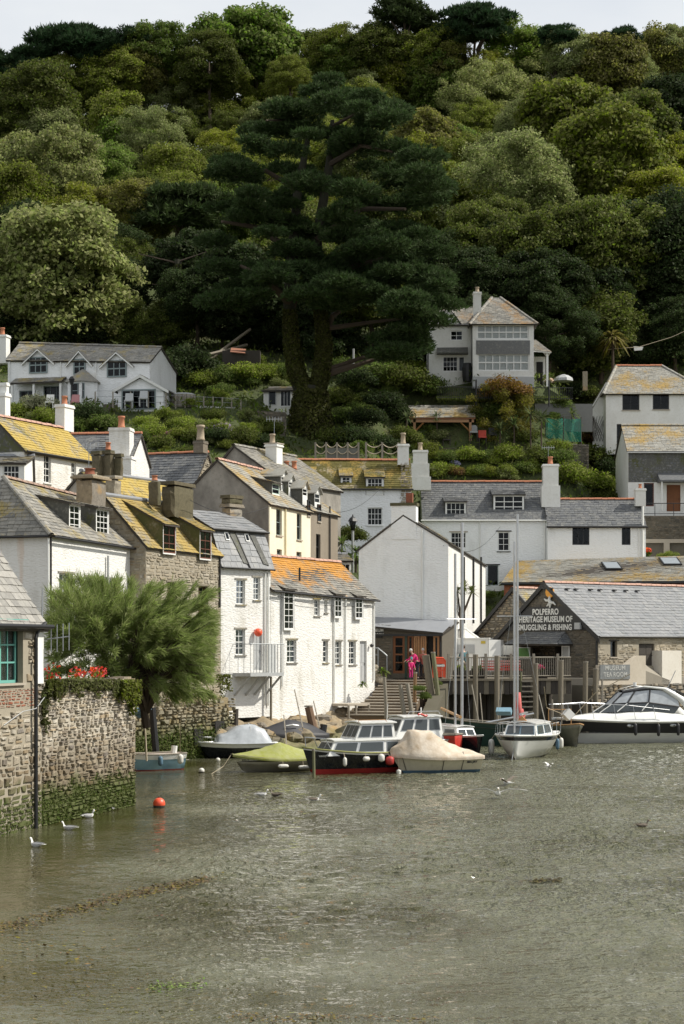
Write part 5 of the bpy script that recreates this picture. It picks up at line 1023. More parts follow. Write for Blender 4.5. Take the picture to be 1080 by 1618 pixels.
def broad(name, M=70, lr=.26, per=380, ls=.03, asp=.62, flat=.85, seed=0, m=None, low=-.55):
    g = np.random.default_rng(seed); c = unit(g.normal(size=(M, 3))); c[:, 2] = np.maximum(c[:, 2], low + .3 * g.random(M)); c *= (.38 + .5 * g.random((M, 1)) ** .5)
    for _q in range(4): c *= 1 + .2 * (unit(c) @ unit(g.normal(size=(1, 3))).T) ** 3
    c[:, 2] *= flat
    r = lr * (.6 + .8 * g.random(M)); P, D, S, U = [], [], [], []
    for i in range(M):
        k = int(per * (r[i] / lr) ** 2); d = unit(g.normal(size=(k, 3))); d[:, 2] = np.where(d[:, 2] < -.3, -d[:, 2] * .7, d[:, 2]); d = unit(d)
        P.append(c[i] + d * r[i] * (.45 + .85 * g.random((k, 1))) * np.array([1, 1, .85])); q = unit(d + .75 * g.normal(size=(k, 3)) + np.array([0, 0, .25])); D.append(unit(np.cross(q, g.normal(size=(k, 3))))); U.append(q); S.append(ls * (.6 + .8 * g.random(k)))
    P, D, S, U = map(np.concatenate, (P, D, S, U)); return leafmesh(name, P, D, S, asp, m or LEAF, U)
def pine(name, M=46, per=60, seed=0, tuft=9, ls=.075, flat=.75, m=None, spread=1.0, plate=.3):
    g = np.random.default_rng(seed); c = unit(g.normal(size=(M, 3))); c[:, 2] = np.where(c[:, 2] < -.35, -c[:, 2], c[:, 2]); c *= (.3 + .6 * g.random((M, 1)) ** .6); c[:, 2] *= flat; P, D, S = [], [], []
    for i in range(M):
        rr = plate * (.6 + .7 * g.random()); b = unit(g.normal(size=(per, 3))) * (g.random((per, 1)) ** .4) * np.array([rr, rr, rr * .38]) + c[i]; out = unit(b - c[i] + np.array([0, 0, .3]) + .15 * c[i])
        for t in range(tuft):
            d = unit(out + .8 * g.normal(size=(per, 3)) + np.array([0, 0, .35])); s = ls * (.5 + .7 * g.random(per)); P.append(b + d * s[:, None]); D.append(d); S.append(s)
    P, D, S = map(np.concatenate, (P, D, S)); return leafmesh(name, P, D, S, .22, m or NEEDLE)
CROWNS = {'broad': [broad('crown_leaves', seed=i, M=150 + 8 * i, lr=.165 + .02 * (i % 3), per=250, ls=(.023, .028, .033, .026, .036)[i], flat=1.0 + .1 * (i % 3), low=-.85) for i in range(5)],
          'fine': [broad('crown_leaves', seed=20 + i, M=130, lr=.16, per=300, ls=.022, asp=.5, flat=1.05, low=-.85) for i in range(3)],
          'pine': [pine('crown_needles', seed=40 + i) for i in range(3)],
          'shrub': [broad('shrub_leaves', seed=60 + i, M=26, lr=.42, per=190, ls=.062, asp=.5, flat=.75, low=-.1) for i in range(4)],
          'spiky': [pine('shrub_needles', seed=80 + i, M=22, per=26, tuft=7, ls=.13, plate=.4) for i in range(2)]}
def trunk_mesh(seed):
    rr = random.Random(seed); mb = MB(); mb.tube([(0, 0, -.1), (rr.uniform(-.04, .04), rr.uniform(-.04, .04), .4), (rr.uniform(-.06, .06), 0, .8), (0, 0, 1.05)], [.06, .045, .035, .02], 7)
    for i in range(7):
        a = rr.uniform(0, 6.28); z = rr.uniform(.45, .85); l = rr.uniform(.3, .55); mb.tube([(0, 0, z), (math.cos(a) * l * .5, math.sin(a) * l * .5, z + l * .35), (math.cos(a) * l, math.sin(a) * l, z + l * .5)], [.022, .014, .006], 5)
    return mesh('trunk', mb, BARK, True)
TRUNKS = [trunk_mesh(i) for i in range(3)]
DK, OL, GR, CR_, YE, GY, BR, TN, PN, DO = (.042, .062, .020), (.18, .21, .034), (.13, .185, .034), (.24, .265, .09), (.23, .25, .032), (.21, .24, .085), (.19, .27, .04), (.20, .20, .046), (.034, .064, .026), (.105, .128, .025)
CNAME = {DK: 'dark green', OL: 'olive', GR: 'mid green', CR_: 'pale cream-green', YE: 'yellow-green', GY: 'grey-green', BR: 'bright green', TN: 'bronze-tinted', PN: 'dark blue-green', DO: 'deep olive'}
TREES = []
def depth_for(px, py, r):
    best = None
    for i in range(118):
        Y = 146 + i; c = C(px, py, Y); rm = r * Y / FOC; e = abs(c.z - ground(c.x, Y) - rm * 1.15)
        if c.z - rm * .4 < ground(c.x, Y): e += 5
        if best is None or e < best[0]: best = (e, Y)
    return best[1]
def tree(kind, px, py, r, col, Y=None, sy=1.0, name=None):
    Y = Y or depth_for(px, py, r); c = C(px, py, Y); rm = r * Y / FOC; gz = ground(c.x, Y) - .3; TREES.append((px, py, r, kind, col, c, rm, gz, sy, name))
# named trees read off the photograph
for a in [('broad', 75, 285, 112, CR_), ('broad', 85, 460, 118, CR_), ('broad', 10, 330, 90, OL), ('pine', 105, 88, 72, PN), ('pine', 25, 118, 58, PN), ('pine', 185, 82, 48, PN), ('broad', 165, 150, 62, OL), ('broad', 55, 180, 85, DO), ('broad', 250, 92, 58, GR), ('fine', 285, 168, 62, GY), ('broad', 405, 82, 82, GR), ('broad', 330, 105, 56, DO), ('broad', 350, 235, 48, YE), ('fine', 245, 235, 62, GY), ('broad', 195, 225, 60, OL), ('broad', 150, 200, 55, DO), ('pine', 285, 345, 85, DK), ('broad', 215, 330, 60, DO), ('broad', 470, 105, 62, DO), ('broad', 430, 150, 60, OL), ('broad', 330, 180, 50, OL),
          ('pine', 640, 42, 58, DK), ('pine', 752, 48, 62, PN), ('broad', 600, 95, 60, DO), ('broad', 685, 80, 55, OL), ('broad', 825, 95, 58, BR), ('broad', 905, 92, 48, GY), ('broad', 645, 175, 66, OL), ('broad', 700, 150, 66, GR), ('fine', 780, 165, 80, CR_), ('fine', 850, 150, 64, CR_), ('broad', 955, 115, 66, TN), ('broad', 1035, 112, 62, TN), ('pine', 975, 70, 36, PN), ('broad', 900, 205, 88, OL), ('broad', 1005, 225, 84, DO), ('broad', 1065, 200, 66, DK), ('fine', 830, 295, 112, GY), ('broad', 950, 300, 100, OL), ('broad', 1040, 330, 86, YE), ('broad', 640, 262, 64, YE), ('broad', 705, 240, 62, GR), ('broad', 715, 325, 74, OL), ('broad', 860, 400, 104, DO), ('broad', 965, 410, 104, DO), ('broad', 1055, 410, 92, DK), ('broad', 765, 400, 74, DO), ('fine', 585, 175, 60, OL), ('broad', 545, 110, 60, GR), ('broad', 1070, 85, 46, GY), ('broad', 560, 250, 70, DO), ('broad', 620, 345, 70, DO), ('pine', 880, 62, 34, PN), ('broad', 300, 430, 74, DK), ('broad', 190, 420, 64, DO), ('pine', 720, 62, 40, DK)]: tree(*a)
rr = random.Random(3)
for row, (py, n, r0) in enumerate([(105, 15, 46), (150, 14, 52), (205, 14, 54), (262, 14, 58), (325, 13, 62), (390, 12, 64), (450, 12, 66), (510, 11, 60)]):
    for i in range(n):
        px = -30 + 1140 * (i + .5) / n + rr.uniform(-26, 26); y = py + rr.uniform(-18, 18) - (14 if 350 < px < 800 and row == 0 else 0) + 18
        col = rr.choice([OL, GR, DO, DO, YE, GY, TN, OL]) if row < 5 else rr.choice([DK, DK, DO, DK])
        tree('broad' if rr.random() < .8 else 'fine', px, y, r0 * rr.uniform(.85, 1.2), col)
tiers = lambda py: 0 if py < 135 else 1 if py < 230 else 2 if py < 345 else 3 if py < 440 else 4
TN_ = ['along the skyline', 'in the rank below the skyline', 'halfway up the wooded hill', 'in the lower wood', 'at the shaded foot of the wood']
ORD = ['first', 'second', 'third', 'fourth', 'fifth', 'sixth', 'seventh', 'eighth', 'ninth', 'tenth', 'eleventh', 'twelfth', 'thirteenth', 'fourteenth', 'fifteenth', 'sixteenth', 'seventeenth', 'eighteenth', 'nineteenth', 'twentieth'] + ['twenty-' + w_ for w_ in 'first second third fourth fifth sixth seventh eighth ninth'.split()] + ['thirtieth'] + ['%s-%s' % (t_, w_) for t_ in ('thirty', 'forty', 'fifty', 'sixty') for w_ in 'first second third fourth fifth sixth seventh eighth ninth'.split()]
cnt = {}
for T_ in sorted(TREES, key=lambda t: t[0]):
    px, py, r, kind, col, c, rm, gz, sy, nm = T_; key = (tiers(py), kind == 'pine', col); i = cnt.get(key, 0); cnt[key] = i + 1
    lab = '%s %s %s, %s from the left' % (CNAME[col], 'pine' if kind == 'pine' else 'broadleaf tree', TN_[tiers(py)], ORD[i])
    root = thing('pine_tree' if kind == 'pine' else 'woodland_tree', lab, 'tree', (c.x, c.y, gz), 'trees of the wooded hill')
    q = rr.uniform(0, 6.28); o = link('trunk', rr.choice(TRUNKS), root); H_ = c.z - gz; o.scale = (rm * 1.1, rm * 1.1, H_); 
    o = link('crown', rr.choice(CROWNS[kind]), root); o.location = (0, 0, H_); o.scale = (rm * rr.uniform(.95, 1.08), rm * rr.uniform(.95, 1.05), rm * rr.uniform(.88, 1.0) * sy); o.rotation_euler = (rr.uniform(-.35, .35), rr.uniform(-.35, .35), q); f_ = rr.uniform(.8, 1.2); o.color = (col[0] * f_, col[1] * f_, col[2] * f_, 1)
# woodland going on beyond both sides of the view, as one mass
mw = CROWNS['shrub'][0]; cw_ = np.empty(len(mw.vertices) * 3); mw.vertices.foreach_get('co', cw_); cw_ = cw_.reshape(-1, 3); VV = []
for i in range(56):
    Y_ = rr.uniform(150, 245); x_ = (.19 * Y_ + rr.uniform(5, 40)) * (1 if i % 2 else -1); s_ = rr.uniform(4.5, 7); VV.append(cw_ * s_ + np.array([x_, Y_, ground(x_, Y_) + s_ * .75]))
VV = np.concatenate(VV); nq = len(VV) // 4; me = bpy.data.meshes.new('woodland_mass'); me.vertices.add(len(VV)); me.vertices.foreach_set('co', VV.reshape(-1)); me.loops.add(len(VV)); me.loops.foreach_set('vertex_index', np.arange(len(VV))); me.polygons.add(nq); me.polygons.foreach_set('loop_start', np.arange(nq) * 4); me.update(calc_edges=True); me.materials.append(LEAF)
o = link('woodland_mass', me); o['kind'] = 'stuff'; o.color = (.11, .135, .03, 1); ORG[o.name] = Vector((0, 0, 0))
# bare twiggy tree on the skyline
tb = MB(); b0 = C(580, 150, 238)
for i in range(26):
    a = rr.uniform(-1, 1); h_ = rr.uniform(4, 8.5); tb.tube([b0, b0 + Vector((a * 1.2, rr.uniform(-.5, .5), h_ * .4)), b0 + Vector((a * 2.6, rr.uniform(-1, 1), h_))], [.09, .05, .02], 4)
t = thing('bare_tree', 'bare grey twiggy tree standing among the pines on the skyline', 'tree', b0); part(t, 'trunk', tb, BARK)
# ---- the great dark pine in front of the wood
Yp = 133.0; base = C(490, 690, Yp); base.z = ground(base.x, Yp) - .3
gp = thing('great_pine', 'huge dark spreading pine with ivy-clad forked trunk in the middle of the hillside', 'tree', base)
V3 = lambda px, py, dy=0: C(px, py, Yp + dy)
tk = MB(); tk.tube([base + Vector((0, 0, -.5)), V3(490, 650), V3(492, 610)], [1.3, .95, .75], 12); tk.tube([V3(484, 640), V3(468, 590), V3(460, 540), V3(456, 480), V3(462, 400), V3(470, 300), V3(490, 200)], [.72, .5, .42, .4, .4, .3, .15], 10); tk.tube([V3(494, 640), V3(508, 590), V3(512, 545), V3(506, 480), V3(500, 380, .5), V3(520, 260), V3(525, 190)], [.7, .5, .42, .38, .38, .28, .15], 10)
part(gp, 'trunk', tk, BARKI, True)
lb = MB(); g = random.Random(5)
for (x0, y0, x1, y1, x2, y2, r) in ((520, 590, 560, 578, 610, 562, .26), (516, 585, 570, 566, 640, 545, .22), (512, 540, 525, 500, 560, 470, .3), (458, 480, 420, 440, 380, 420, .3), (505, 470, 560, 420, 640, 400, .3), (500, 380, 570, 330, 640, 330, .3), (462, 400, 410, 360, 350, 350, .28), (470, 300, 420, 270, 370, 280, .22), (520, 260, 570, 230, 620, 240, .22), (525, 200, 560, 180, 600, 190, .15), (490, 220, 450, 190, 420, 190, .15), (456, 500, 480, 450, 500, 440, .25), (510, 520, 580, 510, 660, 500, .2)):
    lb.tube([V3(x0, y0), V3(x1, y1, g.uniform(-3, 1)), V3(x2, y2, g.uniform(-5, 2))], [r, r * .7, r * .35], 6)
part(gp, 'branch', lb, BARK)
P, D, S = [], [], []; G = np.random.default_rng(9)
plates = []
for k_ in range(135):
    t_ = g.random() ** .85; py = 150 + 410 * t_
    half = 60 + 130 * min(1, (py - 120) / 160) if py < 330 else (172 if py < 480 else 172 - (py - 480) * .5)
    cx = 520 + (py - 300) * .01; px = cx + g.uniform(-1, 1) * half
    if py > 470 and 400 < px < 600: py -= 75
    if py > 520 and px < 560: continue
    plates.append((px, py, g.uniform(-6, 3.5), g.uniform(1.0, 2.1)))
plates += [(645, 520, -4, 1.6), (680, 505, -4, 1.7), (700, 480, -3, 1.6), (610, 535, -3, 1.4), (660, 470, -3, 1.7), (690, 440, -3, 1.4), (370, 470, -2, 1.6), (345, 420, -1, 1.6), (340, 380, 0, 1.5), (500, 145, 0, 1.4), (540, 150, 0, 1.5), (470, 170, 0, 1.5), (570, 175, 0, 1.5), (520, 125, 0, 1.1)]
for (px, py, dy, rp) in plates:
    c = np.array(V3(px, py, dy)); n = int(120 * rp * rp); b = unit(G.normal(size=(n, 3))) * (G.random((n, 1)) ** .45) * np.array([rp, rp, rp * .26]); out = unit(b * np.array([1, 1, .4]) + np.array([0, 0, .25 * rp])); b = b + c + np.array([0, 0, 1]) * (-.06 * (b[:, :1] ** 2 + b[:, 1:2] ** 2))
    for t in range(9):
        d = unit(out + .6 * G.normal(size=(n, 3)) + np.array([0, 0, .3])); s = .17 * (.6 + .7 * G.random(n)); P.append(b + d * s[:, None]); D.append(d); S.append(s)
P, D, S = map(np.concatenate, (P, D, S)); me = leafmesh('pine_needles', P - np.array(base), D, S, .2, NEEDLE); o = link('crown', me, gp); o.color = (.058, .092, .032, 1)
iv = []; 
P, D, U, S = [], [], [], []
for path, r0 in (([(490, 690), (490, 650), (484, 620), (468, 590), (460, 540), (457, 490)][2:], .72), ([(492, 640), (508, 590), (512, 545), (506, 490)], .72), ([(490, 705), (490, 672), (490, 645), (491, 620), (491, 618)], 1.6)):
    pts = [np.array(V3(*p)) for p in path]
    for i in range(len(pts) - 1):
        n = 2600; t = G.random((n, 1)); rad = r0 * (1 - .5 * (i + t) / len(pts)) * (.85 + .3 * G.random((n, 1))); a = G.random(n) * 6.283; d = np.stack([np.cos(a), np.sin(a), 0 * a], 1); P.append(pts[i] * (1 - t) + pts[i + 1] * t + d * rad * .98); q = unit(d + .5 * G.normal(size=(n, 3))); U.append(q); D.append(unit(np.cross(q, G.normal(size=(n, 3))))); S.append(.1 * (.6 + .7 * G.random(n)))
P, D, U, S = map(np.concatenate, (P, D, U, S)); o = link('ivy', leafmesh('ivy_leaves', P - np.array(base), D, S, .7, LEAF, U), gp); o.color = (.075, .08, .02, 1)
# ivy-clad trunk of the pine on the left
p0 = C(275, 545, 150); t = thing('ivy_clad_trunk', 'tall ivy-clad bare trunk between the hillside cottage and the great pine', 'tree', p0); part(t, 'trunk', MB().tube([p0 + Vector((0, 0, -2)), C(277, 480, 150), C(280, 440, 150), C(281, 410, 150)], [.5, .42, .34, .25], 8), BARKI)
for s_ in (-1, 1):
    for z_ in (2, 4.5, 6.5): part(t, 'branch', MB().tube([p0 + Vector((.1, 0, z_)), p0 + Vector((s_ * rnd(1.5, 3.4), rnd(-1, 0), z_ + rnd(-.2, .9)))], [.09, .03], 5), BARK)
n = 2600; tt = G.random((n, 1)); a = G.random(n) * 6.283; d = np.stack([np.cos(a), np.sin(a), 0 * a], 1); P = tt * np.array([.3, 0, 6.4]) + d * (.62 - .35 * tt) * (.7 + .5 * G.random((n, 1))); q = unit(d + .6 * G.normal(size=(n, 3))); o = link('ivy', leafmesh('ivy_leaves', P, unit(np.cross(q, G.normal(size=(n, 3)))), .1 * (.6 + .7 * G.random(n)), .7, LEAF, q), t); o.color = (.065, .075, .02, 1)
# ---- shrubs of the terraces
def hit(px, py, y0=96, y1=165):
    for i in range(int((y1 - y0) * 4)):
        Y = y0 + i * .25; c = C(px, py, Y)
        if c.z <= ground(c.x, Y): return c
    return C(px, py, y1)
SHR = {}
def shrub(px, py, r, col, what, place, kind='shrub', sz=1.0, Y=None, flat=.8):
    c = hit(px, py + r * .65) if Y is None else C(px, py + r * .65, Y); rm = r * c.y / FOC; i = SHR.get((what, place), 0); SHR[(what, place)] = i + 1
    root = thing('shrub', what + ' ' + place + ('' if i == 0 else ', %s from the left' % ORD[i]), 'shrub', (c.x, c.y, c.z - rm * .15), 'shrubs of the hillside gardens')
    o = link('foliage', rr.choice(CROWNS[kind]), root); o.scale = (rm, rm, rm * sz); o.location = (0, 0, rm * .55); o.rotation_euler = (0, 0, rr.uniform(0, 6.28)); f_ = rr.uniform(.85, 1.2); o.color = (col[0] * f_, col[1] * f_, col[2] * f_, 1)
    return root, c, rm
LIME, SILV, RUST, MID = (.21, .26, .04), (.26, .27, .16), (.18, .11, .04), (.12, .165, .036)
for px, py, r, col, what, place in [
    (40, 618, 26, SILV, 'silvery shrub', 'in front of the hillside cottage'), (62, 640, 24, SILV, 'silvery shrub', 'above the yellow lichen roof'), (25, 650, 20, LIME, 'lime green shrub', 'beside the hillside cottage verandah'), (72, 660, 22, LIME, 'lime green shrub', 'above the yellow lichen roof'), (140, 655, 30, DK, 'dark conical shrub', 'behind the white chimney'), (165, 668, 22, MID, 'leafy shrub', 'behind the white chimney'), (120, 672, 18, MID, 'leafy shrub', 'next to the white chimney'),
    (215, 690, 22, MID, 'leafy shrub', 'on the flowering bank'), (240, 682, 20, LIME, 'lime shrub', 'on the flowering bank'), (255, 700, 20, DO, 'dark shrub', 'on the flowering bank'), (290, 672, 20, LIME, 'yellow-green shrub', 'under the terrace wall'), (230, 668, 18, LIME, 'yellow-green shrub', 'near the terrace wall top'), (310, 690, 20, DO, 'deep olive shrub', 'next to the pale chimney pot'), (340, 690, 24, DK, 'dark shrub', 'under the lilac hydrangea'), (380, 690, 26, DO, 'deep olive shrub', 'between hydrangea and great pine'), (410, 700, 26, DK, 'dark shrub', 'at the foot of the great pine'), (420, 675, 22, DO, 'olive shrub', 'at the foot of the great pine'), (440, 722, 22, DO, 'low shrub', 'behind the grey chimney'), (300, 715, 18, DO, 'low shrub', 'above the slate roof ridge'), (270, 720, 16, MID, 'low green shrub', 'above the slate roof ridge'), (335, 655, 18, DO, 'trailing shrub', 'over the terrace wall'), (260, 655, 16, LIME, 'trailing lime shrub', 'over the terrace wall'),
    (260, 585, 40, DK, 'big dark shrub', 'right of the garden room'), (300, 575, 44, DK, 'big dark shrub', 'behind the wooden hot tub'), (320, 600, 24, LIME, 'bright shrub', 'behind the wooden hot tub'), (350, 595, 28, MID, 'leafy shrub', 'behind the glass fence'), (385, 590, 28, LIME, 'yellowish shrub', 'behind the glass fence'), (415, 590, 22, LIME, 'yellowish shrub', 'behind the garden cabin'), (440, 585, 20, MID, 'leafy shrub', 'behind the garden cabin'), (540, 580, 24, MID, 'leafy shrub', 'right of the forked trunk'), (565, 600, 30, DK, 'dark shrub', 'right of the forked trunk'), (540, 630, 24, DO, 'olive shrub', 'right of the forked trunk'), (540, 658, 22, MID, 'clipped round shrub', 'right of the forked trunk'), (600, 590, 30, MID, 'spreading shrub', 'left of the villa'), (640, 600, 36, DO, 'spreading dark shrub', 'left of the villa'), (680, 612, 26, MID, 'leafy hedge shrub', 'below the villa wing'), (660, 585, 24, LIME, 'light shrub', 'left of the villa wing'), (600, 635, 30, DK, 'dark shrub', 'left of the pavilion'), (625, 655, 28, DK, 'dark shrub', 'beside the pavilion'), (580, 660, 28, DK, 'dark shrub', 'above the rope fence'), (640, 690, 26, DO, 'grey-green shrub', 'left of the pavilion post'), (560, 690, 26, DK, 'dark shrub', 'behind the rope fence'), (600, 700, 26, DK, 'dark shrub', 'right of the rope fence'), (530, 690, 26, DO, 'deep olive shrub', 'behind the rope fence'),
    (690, 690, 20, GY, 'lavender-grey shrub', 'under the pavilion roof'), (740, 720, 20, LIME, 'fresh green shrub', 'in front of the stone garden wall'), (765, 722, 18, MID, 'leafy shrub', 'in front of the stone garden wall'), (800, 718, 24, LIME, 'fresh green shrub', 'below the cordylines'), (690, 740, 18, LIME, 'fresh green shrub', 'behind the white stepped chimney'), (720, 746, 15, RUST, 'rusty red shrub', 'behind the red ridge tiles'), (745, 746, 15, LIME, 'lime shrub', 'behind the red ridge tiles'), (770, 744, 15, YE, 'yellow-flowered shrub', 'behind the red ridge tiles'), (800, 746, 18, LIME, 'lime shrub', 'behind the red ridge tiles'), (830, 740, 18, MID, 'leafy shrub', 'left of the white chimney'), (850, 720, 22, DO, 'olive shrub', 'above the white chimney'), (880, 722, 24, MID, 'leafy shrub', 'beneath the green netting'), (915, 690, 30, RUST, 'purple-leaved shrub', 'right of the green netting'), (935, 720, 30, DO, 'olive shrub', 'left of the lichen roof house'), (905, 752, 30, LIME, 'big glossy shrub', 'right of the white chimney'), (940, 762, 34, LIME, 'big glossy shrub', 'left of the slate-hung house'), (970, 740, 28, DK, 'dark shrub', 'left of the slate-hung house'), (960, 790, 24, DO, 'olive shrub', 'behind the small white chimney'), (900, 620, 26, DK, 'dark shrub', 'left of the hip-roofed house'), (925, 625, 24, DO, 'olive shrub', 'left of the hip-roofed house'), (905, 590, 26, DK, 'dark shrub', 'below the palm'), (880, 600, 18, MID, 'small shrub', 'beside the villa porch'), (860, 560, 30, DK, 'dark tall shrub', 'behind the villa porch'), (1000, 560, 34, DK, 'dark tall shrub', 'behind the hip-roofed house'), (1060, 560, 40, DK, 'dark tall shrub', 'behind the hip-roofed house'), (940, 555, 30, DK, 'dark tall shrub', 'behind the palm'), (755, 660, 22, DO, 'olive shrub', 'right of the pavilion'), (780, 650, 22, MID, 'flowering shrub', 'right of the pavilion'), (830, 690, 20, DO, 'dark shrub', 'left of the green netting'), (890, 640, 16, MID, 'fern-like shrub', 'above the green netting'), (1055, 880, 14, LIME, 'lime shrub', 'on the yard ledge above the lichen roof'), (1000, 878, 12, RUST, 'rusty shrub', 'on the yard ledge above the lichen roof'), (770, 940, 12, MID, 'wall shrub', 'at the corner of the brick store'), (790, 985, 10, LIME, 'little lime shrub', 'below the white store corner')]:
    Yf = 126 if what == 'wall shrub' else 121 if what == 'little lime shrub' else 128 if 'yard ledge' in place else None
    shrub(px, py, r, col, what, place, Y=Yf)
for i, (x, y, r, p) in enumerate([(790, 625, 56, 'in front of the villa'), ]):
    q, c, rm = shrub(800, 640, 52, (.20, .185, .03), 'tall bronze and gold maple', 'in front of the villa windows', kind='fine', sz=1.15); o = link('red_tips', CROWNS['shrub'][1], q); o.scale = (rm * .72, rm * .72, rm * .6); o.location = (0, -.1, rm * 1.1); o.color = (.20, .12, .03, 1)
FILL = [(180, 460, 650, 722, 26, 'on the flowering bank'), (300, 470, 560, 640, 16, 'between the hillside cottage and the great pine'), (530, 690, 570, 715, 26, 'on the slope under the great pine'), (665, 850, 718, 752, 20, 'in the terraced beds above the slate roofs'), (860, 990, 640, 780, 16, 'in the beds beside the hip-roofed house'), (0, 170, 640, 690, 8, 'below the hillside cottage')]
for (xa, xb, ya, yb, n_, pl_) in FILL:
    for px in sorted(rr.uniform(xa, xb) for _ in range(n_)):
        col = rr.choice([MID, MID, LIME, DO, GY, LIME, OL]); shrub(px, rr.uniform(ya, yb), rr.uniform(9, 19), col, {MID: 'small leafy green shrub', LIME: 'small lime green shrub', DO: 'small dark olive shrub', GY: 'small grey-green shrub', OL: 'small olive shrub'}[col], pl_, kind=rr.choice(['shrub', 'shrub', 'spiky']))
# flowers
def blossom(name, label, c, rad, n, col, leafcol, cat='flowers', ls=.06, drop=None, sc=(1, 1, .6)):
    root = thing(name, label, cat, c); P = unit(G.normal(size=(n, 3))) * (G.random((n, 1)) ** .33) * rad * np.array(sc); q = unit(G.normal(size=(n, 3)) + np.array([0, -.6, .8])); D = unit(np.cross(q, G.normal(size=(n, 3))))
    o = link('blossom', leafmesh('petals', P, D, ls * (.6 + .8 * G.random(n)), .8, PETAL, q), root); o.color = (*col, 1)
    k = n; P = unit(G.normal(size=(k, 3))) * (G.random((k, 1)) ** .4) * rad * np.array(sc) - np.array([0, 0, rad * .35]); o = link('foliage', leafmesh('flower_leaves', P, rdir(k), ls * 1.3 * (.6 + .8 * G.random(k)), .5, LEAF), root); o.color = (*leafcol, 1); return root
for px, py, r, col, lab in [(346, 667, 22, (.50, .38, .55), 'large lilac hydrangea on the terrace wall'), (247, 690, 10, (.60, .22, .36), 'pink hydrangea lowest on the flowering bank'), (270, 682, 13, (.62, .30, .42), 'big pink hydrangea in the middle of the flowering bank'), (299, 677, 10, (.60, .28, .40), 'pink hydrangea nearest the pale chimney pot'), (700, 738, 7, (.65, .08, .03), 'red flowers behind the slate roof ridge'), (1020, 873, 9, (.65, .08, .02), 'orange-red flowers under the yard ledge'), (722, 743, 7, (.55, .20, .03), 'orange flowers behind the slate roof ridge'), (868, 600, 8, (.65, .50, .35), 'peach flowers beside the villa porch'), (718, 730, 9, (.45, .45, .62), 'pale blue hydrangea by the garden wall')]:
    c = hit(px, py + r * .6) if py < 860 else C(px, py, 127.5); blossom('flowering_shrub', lab, c + Vector((0, 0, .1)), r * c.y / FOC, 420, col, MID, ls=.075)
# spiky plants: cordylines, palm
def rosette(c, n, L, w, droop, col, seed, up=.55):
    g_ = random.Random(seed); mb = MB()
    for i in range(n):
        a = g_.uniform(0, 6.283); e = g_.uniform(-.35, 1.35); l = L * g_.uniform(.75, 1.1); d = Vector((math.cos(a) * math.cos(e), math.sin(a) * math.cos(e), math.sin(e))); s = d.cross(Vector((0, 0, 1))); s = s.normalized() if s.length > .05 else Vector((1, 0, 0)); p = [c + d * l * t + Vector((0, 0, -droop * l * t * t)) for t in (0, .4, .75, 1)]; ww = [w * .5, w, w * .7, .004]
        b = len(mb.v)
        for q, k_ in zip(p, ww): mb.v += [q - s * k_, q + s * k_]
        mb.f += [(b + 2 * j, b + 2 * j + 1, b + 2 * j + 3, b + 2 * j + 2) for j in range(3)]
    return mb
def spiky(name, lab, px, py, Y, base_py, L, n=46, w=.035, droop=.3, col=(.10, .13, .05), heads=None, tr=.08, cat='palm'):
    c = C(px, py, Y); b = C(px, base_py, Y); root = thing(name, lab, cat, b)
    hs = heads or [(px, py)]; mb = MB()
    for i, (hx, hy) in enumerate(hs):
        h_ = C(hx, hy, Y); fork = b.lerp(c, .55) if len(hs) > 1 else b; mb.tube([b, fork, fork.lerp(h_, .5) + Vector((0, 0, -.05)), h_], [tr, tr * .9, tr * .7, tr * .6], 6); o = part(root, 'crown', rosette(h_, n, L, w, droop, col, i + int(px)), LEAF); o.color = (*col, 1)
    part(root, 'trunk', mb, BARK); return root
spiky('palm_tree', 'fan palm with shaggy golden crown against the dark wood', 968, 535, 146, 590, 1.6, 130, .10, .6, (.16, .14, .035), tr=.16)
for px, py, bp, L, lab in [(838, 655, 720, 1.5, 'cordyline right of the bronze maple'), (812, 672, 720, 1.3, 'cordyline below the bronze maple'), (855, 660, 720, 1.4, 'cordyline in front of the green netting'), (790, 680, 720, 1.1, 'low cordyline by the garden wall'), (642, 660, 700, .9, 'cordyline left of the pavilion'), (690, 660, 700, .9, 'spiky fern under the pavilion')]:
    c = hit(px, bp); spiky('cordyline', lab, px, py, c.y - .5, bp, L, 40, .04, .35, (.09, .12, .045))
spiky('cordyline', 'tall forked cordyline against the sunlit side of the white store', 728, 950, 106.5, 1010, .62, 60, .03, .3, (.13, .15, .05), heads=[(712, 945), (733, 928), (745, 935), (722, 935)], tr=.09)
for px, py, bp, L, lab in [(540, 860, 905, 1.3, 'green cordyline beside the street lamp'), (535, 880, 910, 1.0, 'low spiky plant beside the street lamp'), (562, 872, 905, .8, 'spiky plant right of the street lamp')]: spiky('cordyline', lab, px, py, 109, bp, L, 44, .045, .4, (.11, .15, .04))
for px, py, r, lab in [(556, 845, 24, 'dark climbing shrub behind the street lamp'), (530, 850, 16, 'bright shrub against the brown house'), (545, 885, 18, 'yellow-green shrub below the street lamp'), (570, 885, 14, 'leafy shrub at the corner of the white store')]: shrub(px, py, r, MID if r != 24 else DO, lab, '', Y=112)
spiky('fern', 'bright green fern above the green netting', 903, 655, 138.6, 668, 1.0, 30, .06, .5, (.12, .16, .04), tr=.05, cat='fern')
